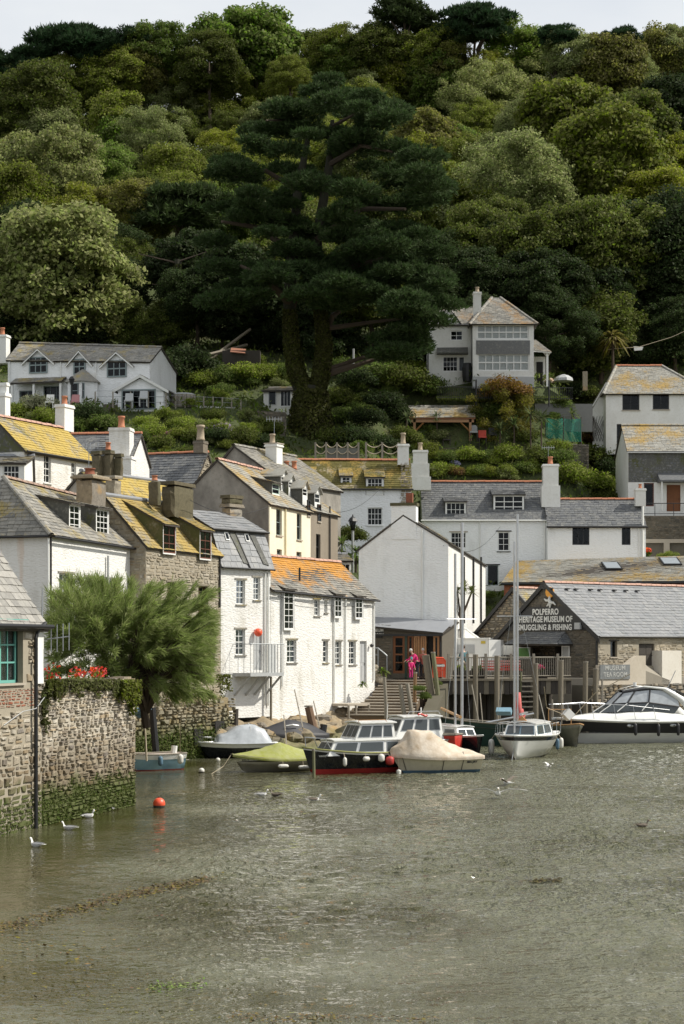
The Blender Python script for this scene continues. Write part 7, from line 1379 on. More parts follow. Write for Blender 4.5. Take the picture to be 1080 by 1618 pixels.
q = [hoodpt(LO[0][0], .45, 1.55), hoodpt(LO[0][0], -.45, 1.55), hoodpt(MI[0][0], -.42, 2.0), hoodpt(MI[0][0], .42, 2.0)]; part(b.root, 'windscreen', MB().poly(*q), BGLASS); q2 = [q[3], q[2], hoodpt(.35, -.36, 2.58), hoodpt(.35, .36, 2.58)]; part(b.root, 'hood_window', MB().poly(*q2), CLEAR)
mb = MB()
for (x_, y_), z_ in zip(HI_, zH): mb.v += [Vector((x_, -abs(y_), z_)), Vector((x_ - .02, 0, z_ + .14)), Vector((x_, abs(y_), z_))]
for i in range(3): mb.f += [(3 * i, 3 * i + 3, 3 * i + 4, 3 * i + 1), (3 * i + 1, 3 * i + 4, 3 * i + 5, 3 * i + 2)]
mb.v += [Vector((-3.4, -.9, 2.3)), Vector((-3.4, 0, 2.45)), Vector((-3.4, .9, 2.3))]; mb.f += [(9, 12, 13, 10), (10, 13, 14, 11)]
part(b.root, 'canvas_hood', mb, VINYL)
for sd in (1, -1):
    mb = MB(); arc = [(-3.75, 1.08, 1.15), (-3.3, 1.06, 1.6), (-2.6, 1.0, 2.25), (-1.7, .92, 2.78), (-.6, .8, 2.9), (.3, .45, 2.72)]; b0 = 0
    for i, (x_, y_, z_) in enumerate(arc): w_ = (.55, .42, .32, .22, .14, .06)[i]; mb.v += [Vector((x_ - w_ * .5, sd * y_, z_ + w_ * .25)), Vector((x_ + w_ * .5, sd * y_, z_ - w_ * .25)), Vector((x_ - w_ * .5, sd * (y_ - .12), z_ + w_ * .25)), Vector((x_ + w_ * .5, sd * (y_ - .12), z_ - w_ * .25))]
    for i in range(5): k = 4 * i; mb.f += [(k, k + 4, k + 5, k + 1), (k + 2, k + 3, k + 7, k + 6), (k, k + 2, k + 6, k + 4), (k + 1, k + 5, k + 7, k + 3)]
    part(b.root, 'radar_arch', mb, GEL, True)
    b.line('guard_rail', [(3.7, sd * .15, 2.0), (2.2, sd * .85, 2.05), (.4, sd * 1.2, 1.95), (-1.8, sd * 1.28, 1.7)], .018, ALU)
    for x_, w_ in ((3.4, .3), (2.3, .8), (1.2, 1.06), (.2, 1.2), (-.9, 1.26)): b.line('stanchion', [(x_ - .15, sd * w_, 1.25), (x_, sd * w_, 2.02 - .05 * max(0, -x_ + .5))], .014, ALU, 4)
b.line('pulpit', [(3.7, .15, 2.0), (4.3, 0, 2.0), (3.7, -.15, 2.0)], .018, ALU)
for t, z_ in ((.52, .85), (.36, .80), (.22, .82), (.06, .72)): b.fender(t, 1, m=FENDB, l=.62, r=.09, z=z_ - .12)
for t in (.5, .2):
    p = b.pt(t + .045, .92, 1); mb = MB().ball(p, (.2, .03, .1), 10, 6); part(b.root, 'porthole', mb, ALU, True)
b.fender(.115, 1, m=BUFF, l=.55, r=.1, z=.9, horiz=True); b.line('mooring_line', [(3.4, .3, 1.4), (5.2, 2.0, 1.9), (6.5, 5.0, 3.0)], .02, ROPE); b.line('mooring_line', [(2.6, -.6, 1.45), (2.6, 2.0, 2.6), (1.8, 4.5, 3.6)], .02, ROPE); b.line('searchlight', [(-.4, .1, 2.9), (-.4, .1, 3.1)], .1, GEL, 8); b.line('aerial', [(-2.0, .5, 2.7), (-2.5, .5, 3.7)], .02, STEEL)
b.line('bow_roller', [(3.9, 0, 1.28), (4.15, 0, 1.25)], .07, STEEL)
# small black tender at the frame edge, pale blue dinghy, clear-hooded speedboat, black covered boat
b = Boat('tender', 'black inflatable tender at the stern of the motor cruiser', 1083, 1168, (-.9, -.4), 2.4, 1.3, .5, .1); b.band('hull', VINYL, -.1, 9); b.gunwale(VINYL, .18)
b = Boat('blue_dinghy', 'pale blue dinghy with white topsides beside the end of the harbour wall', 226, 1217, (-.85, -.53), 3.3, 1.5, .62, .18, .8, .25, .3, 1.9, .45); b.band('bottom', REDF, -.25, .04); b.band('hull', BLUEB, .03, lambda t: b.zs(t) - .2); b.band('topsides', GEL, lambda t: b.zs(t) - .21, 9, .012); b.gunwale(PALEW, .03); b.deck(m_plain('worn_deck', (.45, .38, .33), .8, var=.4)); b.fender(.4, 1, m=BLUEF, l=.4, r=.1, z=.4); b.fender(.12, 1, l=.4, r=.12, z=.45)
b.line('outboard', [(-1.35, .0, .55), (-1.4, 0, .95)], .13, GEL, 8); b.line('stern_line', [(-1.5, .3, .7), (-1.2, .9, 1.6), (-.9, 1.6, 2.4)], .014, ROPE); b.line('tiller', [(-1.6, 0, .35), (-2.1, -.1, .35)], .02, PALEW)
b = Boat('speedboat', 'low white speedboat under a clear plastic hood against the sea wall', 371, 1197, (-.97, -.24), 3.6, 1.5, .62, .1, .9, .2, .5, 2.2, .6); b.band('hull', NAVY, -.2, lambda t: b.zs(t) - .18); b.band('topsides', GEL, lambda t: b.zs(t) - .19, 9, .012); b.gunwale(GEL, .04); b.deck(GEL)
b.cover([(.06, .12, .4), (.14, .62, .3), (.3, .86, .35), (.48, .78, .38), (.6, .5, .4), (.72, .35, .35), (.76, .02, .3)], CLEAR, 'clear_hood', 0); b.line('bow_rail', [(.9, .55, .65), (1.0, .5, .9), (1.7, 0, .95), (1.0, -.5, .9), (.9, -.55, .65)], .016, ALU)
b.line('hood_hoop', [(-.6, .72, .65), (-.62, .4, 1.4), (-.62, 0, 1.52), (-.62, -.4, 1.4), (-.6, -.72, .65)], .02, GEL)
b = Boat('black_covered_boat', 'boat under a black tarpaulin behind the green covered dinghy', 455, 1188, (-.8, -.5), 3.6, 1.6, .8, .2, .9, .2); b.band('hull', VINYL, -.2, 9); b.cover([(0, .1, .3), (.2, .5, .2), (.5, .7, .2), (.8, .3, .1), (.99, .05, .02)], TARPB, 'tarpaulin', .2); b.line('white_trim', [(.4, .5, 1.25), (.1, .62, 1.3), (-.2, .62, 1.25)], .03, GEL); b.line('outboard', [(-1.8, .1, .7), (-1.9, .1, 1.25)], .18, FENDB, 8)
# ------------------------------------------------------------------ jetty, steps, posts, rails
# shore below the white cottage
mb = MB(); NXS, NYS = 70, 30; fL = FP(330, 86, 594, 100.2)
for j in range(NYS + 1):
    for i in range(NXS + 1):
        u_ = fL.W * (i / NXS) * 1.04 - .3; o = 5.6 * j / NYS - .6; q = i / NXS; z_ = (1.35 + .55 * q + (1.0 * max(0, q - .85) / .15)) * (1 - (j / NYS) ** 1.1) - .55 * (j / NYS) + .42 * noise.noise(Vector((u_ * 1.1, o * 1.1, 3))) + .2 * noise.noise(Vector((u_ * 3.1, o * 3.1, 3))) ; mb.v.append(fL.P(u_, z_, o))
mb.f = [(j * (NXS + 1) + i, j * (NXS + 1) + i + 1, (j + 1) * (NXS + 1) + i + 1, (j + 1) * (NXS + 1) + i) for j in range(NYS) for i in range(NXS)]
struct('rocky_shore', mb, ROCK, True)
rk = random.Random(4); ROCKS = []
for i in range(64):
    u_ = fL.W * rk.uniform(.02, .96); o = rk.uniform(.1, 2.4); z_ = (1.35 + .55 * u_ / fL.W) * (1 - (o + .6) / 5.6) - .1; s_ = rk.uniform(.25, .62); c = fL.P(u_, z_, o); k = MB(); k.ball((0, 0, 0), (s_ * rk.uniform(.8, 1.4), s_ * rk.uniform(.6, 1), s_ * rk.uniform(.5, .85)), 9, 6, .16); k.v = [v + c for v in k.v]
    ROCKS.append((c, k))
ROCKS.sort(key=lambda a: a[0].x / a[0].y)
for i, (c, k) in enumerate(ROCKS): single('rock', k, ROCK, 'ochre shore rock below the white cottages, %s from the left' % ORD[i], 'rock', 'rocks of the shore')
# steps
ang = Vector((.19, .98)).normalized(); perp = Vector((ang.y, -ang.x)); st = thing('quay_steps', 'broad flight of worn timber-edged steps rising from the boats to the tea room', 'steps', C(600, 1133, 95))
P0 = C(601, 1133, 95.2); NS = 13; top = 3.18; z0 = P0.z
for i in range(NS):
    d = i * .47; w_ = 3.3 - .12 * i if i < 8 else 2.6; z_ = z0 + (top - z0) * (i + 1) / NS; sh = -.75 + .19 * d * .9 if False else (-.1 + .045 * i); c = P0.xy + ang * d + perp * sh
    def V(a, dd, z): q = c + perp * a + ang * dd; return (q.x, q.y, z)
    k = part(st, 'step', MB().hexa([V(-w_ / 2, .03, -1.5), V(w_ / 2, .03, -1.5), V(w_ / 2, 1.2, -1.5), V(-w_ / 2, 1.2, -1.5), V(-w_ / 2, .03, z_ - .06), V(w_ / 2, .03, z_ - .06), V(w_ / 2, 1.2, z_ - .06), V(-w_ / 2, 1.2, z_ - .06)]), m_plain('step_riser', (.14, .10, .06), .95, obj=False) if 'step_riser' not in MATS else MATS['step_riser'])
    part(k, 'tread', MB().hexa([V(-w_ / 2 - .02, -.02, z_ - .058), V(w_ / 2 + .02, -.02, z_ - .058), V(w_ / 2 + .02, .62, z_ - .058), V(-w_ / 2 - .02, .62, z_ - .058), V(-w_ / 2 - .02, -.02, z_), V(w_ / 2 + .02, -.02, z_), V(w_ / 2 + .02, .62, z_), V(-w_ / 2 - .02, .62, z_)]), CONC)
sw2 = thing('step_side_wall', 'stone side wall with mossy top between steps and jetty', 'wall', C(655, 1090, 99)); q0 = P0.xy + perp * 1.95
mb = MB(); a_, b_ = q0 + ang * .5, q0 + ang * 6.3; pw = perp * .7; mb.hexa([(*a_, -1.5), (*(a_ + pw), -1.5), (*(b_ + pw), -1.5), (*b_, -1.5), (*a_, 1.5), (*(a_ + pw), 1.5), (*(b_ + pw), QZ), (*b_, QZ)]); part(sw2, 'wall_core', mb, WETSTONE)
fS = Fac((a_.x, a_.y - .03), (a_.x + perp.x * .7, a_.y + perp.y * .7 - .03)); rubble(sw2, fS, 0, .7, -.3, 1.5, .3, .18, LSTONE, .05, name='stones')
fS2 = Fac(b_ - perp * .02, a_ - perp * .02); rubble(sw2, fS2, 0, fS2.W, 0, lambda u: 1.45 + (QZ - 1.5) * (1 - u / fS2.W), .4, .2, STONE, .05, name='stones')
fS3 = Fac(a_ + pw * 1.02, b_ + pw * 1.02)
for px, py, r, lab in ((662, 1088, 9, 'ivy tuft on the wall beside the steps'), (672, 1100, 10, 'ferny tuft low on the wall beside the steps'), (690, 1080, 8, 'ivy tuft at the end of the jetty')): shrub(px, py, r, MID, lab, '', Y=96.6 if px < 680 else 99.6)
# landing platform at the left of the steps
lp = thing('timber_landing', 'low timber landing stage left of the steps', 'landing stage', C(556, 1120, 95.5)); fl_ = FP(549, 95.3, 584, 96.4)
for (a, c, z_) in ((0, 1.0, 1.95), (0, .55, 1.25)): part(lp, 'platform', MB().obox(fl_.P(0, z_, 0), fl_.u3() * fl_.W * c, fl_.n3() * -1.2, (0, 0, .12)), CONC)
for u_ in (.03, .55, fl_.W - .1): part(lp, 'post', MB().tube([fl_.P(u_, -.5, .04), fl_.P(u_, 2.0, .04)], .06, 6), PALEW)
# jetty deck
JA, JB = Vector((5.0, 100.1)), Vector((12.25, 101.3)); fJ = Fac(JA, JB); jt = thing('timber_jetty', 'dark timber jetty with slatted railing in front of the museum', 'jetty', fJ.P(fJ.W / 2, -1.5, 0)); DZ = 3.25
n = 26
for i in range(n): part(jt, 'fascia_plank', fbox(MB(), fJ, fJ.W * i / n + .01, fJ.W * (i + 1) / n - .01, DZ - .82 + rnd(-.03, .03), DZ - .12, -.12, -.02 + rnd(-.015, .01)), WOODD if i % 3 else WOODG)
part(jt, 'deck_edge', fbox(MB(), fJ, 0, fJ.W, DZ - .12, DZ, -.1, .06), WOODG); part(jt, 'deck', fbox(MB(), fJ, 0, fJ.W, DZ - .13, DZ - .003, -2.6, -.1), WOODG); part(jt, 'back_wall', fbox(MB(), fJ, 0, fJ.W + 3, -1.5, DZ - .14, -2.6, -2.3), DMORTAR)
for px in (698, 722): u_ = fJ.at(px, 1080)[0]; part(jt, 'brace', MB().tube([fJ.P(u_, -1, -.5), fJ.P(u_ + 1, DZ - .8, -.5)], .1, 6), WOODD)
for i, px in enumerate((748, 783, 848, 880, 718)): u_ = fJ.at(px, 1090)[0]; part(jt, 'pile', MB().tube([fJ.P(u_, -1.6, -1.6), fJ.P(u_, DZ - .14, -1.6)], .14, 8), WOODD)
rl = part(jt, 'top_rail', MB().tube([fJ.P(.62, DZ + 1.12, -.15), fJ.P(fJ.W, DZ + 1.12, -.15)], .045, 6), PALEW); part(jt, 'bottom_rail', MB().tube([fJ.P(.62, DZ + .14, -.15), fJ.P(fJ.W, DZ + .14, -.15)], .035, 6), PALEW)
bal = mesh('baluster', MB().box(-.018, .018, -.012, .012, 0, .98), PALEW); u3, n3 = fJ.u3(), fJ.n3(); n = 60
for i in range(n):
    u_ = .65 + (fJ.W - .7) * i / (n - 1); inst(jt, 'baluster', bal, fmat(fJ.P(u_, DZ + .14, -.15), u3, -n3, Vector((0, 0, 1))))
for px in (709, 739, 768, 808, 844, 882): u_ = fJ.at(px, 1050)[0]; part(jt, 'rail_post', fbox(MB(), fJ, u_ - .06, u_ + .06, DZ - .5, DZ + 1.32, -.2, -.08), PALEW)
# mooring posts
def post(lab, px, pt, pb, Y, r=.14, m=None, lean=0, cap=True):
    a, b_ = C(px + lean, pb, Y), C(px, pt, Y); b_.x = C(px, pt, Y).x; a = Vector((a.x, Y, min(a.z, -1.2) if pb > 1180 else a.z)); o = thing('mooring_post', lab, 'post', a, 'timber posts of the quay'); k = part(o, 'shaft', MB().tube([a, a.lerp(b_, .5) + Vector((rnd(-.03, .03), 0, 0)), b_], [r * 1.1, r, r * .96], 9), m or WOODG)
    if cap: part(o, 'cut_top', MB().tube([b_, b_ + Vector((0, 0, .07))], r * 1.04, 9), PALEW)
GRN = m_wood('algae_timber', (.17, .17, .09))
for a in [('round mooring post left of the red bench', 751, 1036, 1190, 99.3), ('round mooring post in front of the red bench', 785, 1038, 1190, 99.4), ('mooring post right of the ladder', 846, 1050, 1190, 99.6), ('mooring post at the corner of the museum deck', 886, 1045, 1190, 100), ('stout post under the museum corner', 925, 1047, 1175, 100.8), ('short post beside the faded painted board', 941, 1058, 1110, 102)]: post(*a)
post('square grey post in front of the steps', 607, 1072, 1135, 94.2, .09, PALEW, 3); post('leaning plank post by the foot of the steps', 632, 1082, 1140, 94.0, .11, PALEW, 8, False); post('second leaning plank post by the foot of the steps', 643, 1080, 1140, 94.0, .11, PALEW, 9, False)
post('rust-brown round post beside the top step', 656, 1064, 1125, 97, .09, m_wood('rusty_post', (.26, .15, .07)), -1); post('tall broad leaning timber by the jetty end', 672, 1035, 1150, 98.6, .2, WOODG, 16, False); post('tall thin leaning timber by the jetty end', 684, 1032, 1150, 98.4, .12, GRN, 12)
post('weedy post by the sea wall drain', 372, 1120, 1175, 87.5, .14, WOODD, -2, False); post('brown leaning stump in front of the rocks', 487, 1117, 1160, 90, .2, m_wood('stump', (.20, .12, .07)), 10); post('green mooring pole at the bow of the black cabin boat', 495, 1186, 1232, 72, .06, GRN, -1); post('black iron pile at the end of the sea wall', 240, 1118, 1200, 78, .15, BLACK, 10, False)
post('thin pale pole behind the yachts', 793, 1082, 1150, 97, .035, PALEW, -4, False); post('thin grey pole beside the grey launch', 872, 1105, 1145, 97, .05, PALEW, 0, False); post('white pole by the motor cruiser', 951, 1074, 1120, 99, .06, PALEW, 0, False)
for i, (lab, a, b2, c_, d_) in enumerate([('thin leaning oar pole behind the navy sloop', 745, 1082, 756, 1140), ('leaning pole left of the ladder', 758, 1095, 763, 1150), ('leaning pole right of the ladder', 851, 1098, 862, 1145), ('long thin pole against the white cottage', 495, 1108, 505, 1150), ('thin white pole by the black covered boat', 448, 1130, 453, 1185), ('bamboo pole by the rocks', 465, 1090, 478, 1150)]):
    p, q = C(a, b2, 96 if i < 3 else 88), C(c_, d_, 95.5 if i < 3 else 84); o = thing('pole', lab, 'pole', q); part(o, 'shaft', MB().tube([q, p], .03, 5), PALEW)
# ladder
u_ = fJ.at(832, 1100)[0]; ld = thing('quay_ladder', 'pale timber ladder fixed to the jetty beneath the railing', 'ladder', fJ.P(u_, 0, .3))
for s_ in (-.36, .36): part(ld, 'stile', MB().tube([fJ.P(u_ + s_, -.6, .3), fJ.P(u_ + s_, DZ + .35, .15)], .05, 6), GRN)
for i in range(12): z_ = .1 + i * .27; part(ld, 'rung', fbox(MB(), fJ, u_ - .36, u_ + .36, z_, z_ + .07, .2, .32), PALEW)
# red plastic float, bench, planters, container
c = fJ.P(fJ.at(695, 1050)[0], DZ - .0, -.25); f_ = thing('red_crate', 'bright orange-red slatted plastic chair back by the jetty railing', 'chair', c)
k = MB(); 
part(f_, 'frame', MB().tube([c + Vector((-.3, 0, .05)), c + Vector((-.32, 0, .95)), c + Vector((-.2, 0, 1.1)), c + Vector((.2, 0, 1.1)), c + Vector((.32, 0, .95)), c + Vector((.3, 0, .05))], .05, 6), ORANGE)
for i in range(5): x_ = -.22 + .11 * i; part(f_, 'slat', MB().box(c.x + x_ - .04, c.x + x_ + .04, c.y - .03, c.y + .03, c.z + .08, c.z + (.62 if i in (0, 4) else .62)), ORANGE)
part(f_, 'top_panel', MB().box(c.x - .28, c.x + .28, c.y - .03, c.y + .03, c.z + .78, c.z + 1.05), ORANGE); part(f_, 'pale_strip', MB().box(c.x - .3, c.x + .3, c.y - .04, c.y + .04, c.z + .64, c.z + .74), GEL); part(f_, 'seat', MB().box(c.x - .28, c.x + .28, c.y, c.y + .4, c.z + .4, c.z + .46), ORANGE)
bq = fJ.P(fJ.at(797, 1060)[0], DZ, -.85); bn = thing('slatted_bench', 'red and white slatted bench behind the jetty railing', 'bench', bq)
for i in range(4): part(bn, 'back_slat', MB().obox(bq - u3 * 1.1 + Vector((0, 0, .45 + .14 * i)), u3 * 2.2, n3 * .04, (0, 0, .09)), REDP if i < 2 else m_plain('pink_paint', (.55, .30, .27), .6))
for i in range(3): part(bn, 'seat_slat', MB().obox(bq - u3 * 1.1 + n3 * (.12 + .14 * i) + Vector((0, 0, .42)), u3 * 2.2, n3 * .11, (0, 0, .04)), REDP)
for s_ in (-1, 1): part(bn, 'leg', MB().obox(bq + u3 * s_ + Vector((0, 0, 0)), u3 * .08, n3 * .45, (0, 0, .42)), WOODD)
for px, col, lab in ((730, LIME, 'green planter behind the railing beside the navy mast'), (757, MID, 'leafy planter behind the railing near the mooring post'), (856, (.60, .06, .18), 'pink flower planter behind the jetty railing')):
    p = fJ.P(fJ.at(px, 1060)[0], DZ + .3, -.45); r_ = blossom('planter', lab, p + Vector((0, 0, .25)), .3, 260, col, (.09, .14, .03), ls=.05); part_o = link('trough', mesh('trough', MB().box(-.4, .4, -.15, .15, -.55, -.12), WOODD), r_)
fK = FP(700, 106.5, 771, 106.0); kb = thing('white_trailer', 'white box trailer parked between the tea room and the museum', 'trailer', fK.P(fK.W / 2, QZ, -1)); zt = fK.at(730, 1010)[1]
part(kb, 'body', MB().hexa([fK.P(0, QZ + .35, 0), fK.P(fK.W, QZ + .35, 0), fK.P(fK.W, QZ + .35, -1.8), fK.P(0, QZ + .35, -1.8), fK.P(0, zt, 0), fK.P(fK.W, zt, 0), fK.P(fK.W, zt, -1.8), fK.P(0, zt, -1.8)]), GEL); part(kb, 'roof', fbox(MB(), fK, -.05, fK.W + .05, zt, zt + .08, -1.85, .05), GEL); part(kb, 'serving_hatch', fbox(MB(), fK, .5, 1.75, zt - .8, zt - .3, .01, .05), GREYP); part(kb, 'yellow_label', fbox(MB(), fK, fK.W - .4, fK.W - .15, zt - .25, zt - .1, .01, .03), m_plain('label_yellow', (.60, .45, .06), .6))
part(kb, 'end_wall', MB().hexa([fK.P(fK.W + .02, QZ + .35, 0), fK.P(fK.W + .65, QZ + .35, -.45), fK.P(fK.W + .65, QZ + .35, -1.8), fK.P(fK.W + .02, QZ + .35, -1.8), fK.P(fK.W + .02, zt - .02, 0), fK.P(fK.W + .65, zt - .04, -.45), fK.P(fK.W + .65, zt - .04, -1.8), fK.P(fK.W + .02, zt - .02, -1.8)]), GEL)
for u_ in (.5, fK.W - .6): part(kb, 'wheel', MB().tube([fK.P(u_, QZ + .3, .02), fK.P(u_, QZ + .3, -.2)], .3, 12), BLACK)
# curved white wall below the sunlit side of the store
cw = thing('curved_white_wall', 'white rendered garden wall curving down beside the store', 'wall', C(745, 1005, 108)); fc = FP(712, 106, 776, 109); pr = [(0, 5.75), (fc.W * .35, 5.95), (fc.W * .55, 5.6), (fc.W, 4.9)]
part(cw, 'wall_face', wall_mb(MB(), fc, QZ, pr), WHITE); mb = MB(); wall_mb(mb, Fac(fc.A - fc.n * .3, fc.B - fc.n * .3), QZ, pr); part(cw, 'wall_back', mb, WHITE)
mb = MB()
for (a, za), (b2, zb) in zip(pr, pr[1:]): mb.hexa([fc.P(a, za, .03), fc.P(b2, zb, .03), fc.P(b2, zb, -.33), fc.P(a, za, -.33), fc.P(a, za + .08, .03), fc.P(b2, zb + .08, .03), fc.P(b2, zb + .08, -.33), fc.P(a, za + .08, -.33)])
part(cw, 'coping', mb, SMOOTHW)
# handrail beside the tea room, stones and plants at the head of the steps
hr = thing('handrail', 'grey tubular handrail left of the tea room door', 'railing', C(600, 1060, 101.5)); mb = MB(); V_ = lambda px, py: C(px, py, 101.5)
mb.tube([V_(588, 1024), V_(597, 1024), V_(611, 1036), V_(611, 1062)], .04, 6); mb.tube([V_(597, 1024), V_(597, 1060)], .04, 6); mb.tube([V_(588, 1035), V_(597, 1035)], .03, 6); part(hr, 'rail', mb, STEEL)
for i, (px, py, s_) in enumerate([(589, 1062, .35), (594, 1068, .32), (591, 1055, .25), (598, 1073, .3)]):
    k = MB().ball(C(px, py, 100.4), (s_, s_ * .8, s_ * .7), 8, 5, .12); single('rock', k, LSTONE, ('pale lowest-left boulder at the head of the steps', 'middle pale boulder at the head of the steps', 'topmost small boulder at the head of the steps', 'right-hand boulder at the head of the steps')[i], 'rock', 'boulders at the head of the steps')
c = C(604, 1063, 100.2); spiky('fern', 'bright fern at the head of the steps', 604, 1060, 100.2, 1066, .5, 40, .05, .6, (.16, .22, .04), tr=.04, cat='fern')
c = C(573, 1080, 97.6); spiky('fern', 'small fern on the doorstep of the white cottage', 572, 1080, 97.6, 1086, .35, 30, .04, .6, (.14, .18, .04), tr=.03, cat='fern')
# street lamp, tv aerial
a = C(557, 905, 110); lm = thing('street_lamp', 'grey lantern street lamp between the brown house and the white store', 'lamp', a); z_ = C(557, 838, 110).z
part(lm, 'post', MB().tube([a, Vector((a.x, a.y, z_))], .075, 8), GREYP); part(lm, 'lantern', MB().lathe([(.12, 0), (.24, .5), (.26, .52)], (a.x, a.y, z_), 6), GLASSD); part(lm, 'cap', MB().lathe([(.32, 0), (.2, .18), (.05, .3), (.03, .4)], (a.x, a.y, z_ + .52), 6), BLACK)
a = C(133, 640, 127.0); lm = thing('street_lamp', 'black lantern lamp post in front of the hillside cottage bay', 'lamp', Vector((a.x, 126.2, 20.5))); z_ = C(113, 608, 126.2).z; ax = C(113, 608, 126.2).x; lm.location.x = ax; ORG[lm.name] = Vector((ax, 126.2, 20.5)); part(lm, 'post', MB().tube([(ax, 126.2, 20.3), (ax, 126.2, z_)], .05, 8), BLACK); part(lm, 'lantern', MB().lathe([(.1, 0), (.2, .35), (.22, .37), (.08, .55)], (ax, 126.2, z_), 6), BLACK)
a = fB1.P(fB1.W + .1, 5.5, .0); an = thing('tv_aerial', 'rusty television aerial on the corner of the stone house', 'aerial', a); mb = MB(); part(an, 'mast', MB().tube([a + Vector((-.05, .1, -1.0)), a + Vector((-.02, .1, 1.1))], .025, 5), STEEL); bt = a + Vector((.0, .1, -.35)); part(an, 'boom', MB().tube([bt + Vector((-.15, 0, 0)), bt + Vector((.75, -.2, .1))], .018, 5), STEEL)
for i in range(4): q = bt.lerp(bt + Vector((.75, -.2, .1)), .3 + .23 * i); part(an, 'rod', MB().tube([q + Vector((0, 0, -.38)), q + Vector((0, 0, .38))], .014, 4), ALU)
for i, (px, py, Y_, lab) in enumerate([(140, 745, 81, 'small aerial on the stone chimney of the white hipped house'), (866, 728, 129, 'aerial on the right chimney of the slate roofed pair'), (433, 690, 106, 'aerial beside the pale pot of the grey gabled house')]):
    a = C(px, py + 12, Y_); an = thing('tv_aerial', lab, 'aerial', a); part(an, 'mast', MB().tube([a, a + Vector((0, 0, 1.5))], .018, 4), STEEL); part(an, 'boom', MB().tube([a + Vector((-.45, 0, 1.4)), a + Vector((.45, .1, 1.42))], .012, 4), STEEL)
    for j in range(6): q = a + Vector((-.42 + .16 * j, .02 * j, 1.41)); part(an, 'rod', MB().tube([q + Vector((0, -.05, -.14)), q + Vector((0, .05, .14))], .008, 4), ALU)
for lab, p, q, sag in [('thin black cable from the mossy stack to the cream house', C(300, 790, 86), C(424, 800, 95.9), .5), ('thin cable from the cream house to the mossy roofed cottage', C(492, 800, 102.3), C(600, 772, 117.7), .8), ('thin cable between the tall white store and the white cottage', C(700, 862, 102.8), C(790, 832, 127.7), .9), ('thin cable sagging along the eaves of the long white cottage', C(430, 940, 90.9), C(586, 956, 99.4), .25)]:
    single('cable', MB().tube([p.lerp(q, t / 10) - Vector((0, 0, sag * (1 - (t / 5 - 1) ** 2))) for t in range(11)], .014, 4), BLACK, lab, 'cable')
# ---- garden structures
def slope_wall(name, lab, px0, px1, pyt, pyb, Y0, Y1, m=None, cat='wall', back=.5, wallm=None):
    f = FP(px0, Y0, px1, Y1); zt = f.at((px0 + px1) / 2, pyt)[1]; zb = f.at((px0 + px1) / 2, pyb)[1]; w = thing(name, lab, cat, f.P(f.W / 2, zb, 0)); part(w, 'wall_core', MB().obox(f.P(0, zb - 1.2, 0), f.u3() * f.W, f.n3() * -back, (0, 0, zt - zb + 1.2)), wallm or DMORTAR)
    if m: rubble(w, f, 0, f.W, zb - 1.15, zt + .04, .42, .2, m, .05, name='stones')
    return f, w
slope_wall('terrace_wall', 'dark stone terrace wall below the hillside cottage garden', 165, 452, 645, 668, 126.6, 131, DSTONE); slope_wall('garden_wall', 'dark stone garden wall below the timber pavilion', 660, 745, 708, 726, 136.8, 136.8, DSTONE); slope_wall('garden_wall', 'grey block wall above the green netting', 845, 936, 638, 656, 139.2, 139.4, None, wallm=m_plain('block_wall', (.20, .20, .19), .9, obj=False)); slope_wall('garden_wall', 'brown stone wall behind the green netting', 752, 862, 684, 700, 138.4, 138.4, DSTONE); slope_wall('garden_wall', 'low dark stone wall below the green netting', 860, 930, 702, 722, 137.2, 137.4, DSTONE)
# glass and post fence on the terrace
fg2 = FP(262, 126.9, 380, 128.8); gf = thing('terrace_fence', 'post and wire fence along the hillside cottage terrace', 'fence', fg2.P(fg2.W / 2, 21, 0)); zt = fg2.at(320, 626)[1]; zb = fg2.at(320, 645)[1]
for i in range(9): u_ = fg2.W * i / 8; part(gf, 'post', fbox(MB(), fg2, u_ - .04, u_ + .04, zb - .2, zt, -.04, .04), PALEW)
for j in range(3): z_ = zb + .15 + (zt - zb - .2) * j / 2; part(gf, 'wire', MB().tube([fg2.P(0, z_, 0), fg2.P(fg2.W, z_, 0)], .014, 4), STEEL)
part(gf, 'white_board', fbox(MB(), fg2, fg2.W * .4, fg2.W * .98, zb - .1, zb + .15, -.1, -.05), SMOOTHW)
fw_ = FP(150, 126.3, 262, 126.3); gf = thing('wire_fence', 'wire fence in front of the garden room', 'fence', fw_.P(fw_.W / 2, 21, 0))
for i in range(5): u_ = fw_.W * i / 4; part(gf, 'post', fbox(MB(), fw_, u_ - .04, u_ + .04, zb - .2, zt + .1, -.04, .04), PALEW)
for j in range(3): z_ = zb + .2 + .38 * j; part(gf, 'wire', MB().tube([fw_.P(0, z_, 0), fw_.P(fw_.W, z_, 0)], .012, 4), STEEL)
c = C(289, 645, 128.3); ht = thing('hot_tub', 'round pale wooden hot tub on the hillside terrace', 'hot tub', c)
for i in range(18): a = i * 2 * math.pi / 18; p = c + Vector((math.cos(a) * .78, math.sin(a) * .78, 0)); part(ht, 'stave', MB().obox(p + Vector((-math.sin(a) * -.13, -math.cos(a) * .13, 0)), Vector((-math.sin(a), math.cos(a), 0)) * .26, Vector((math.cos(a), math.sin(a), 0)) * .05, (0, 0, .85)), PALEW)
part(ht, 'lid', MB().lathe([(.84, 0), (.86, .05), (.7, .12)], c + Vector((0, 0, .85)), 18), GREYP)
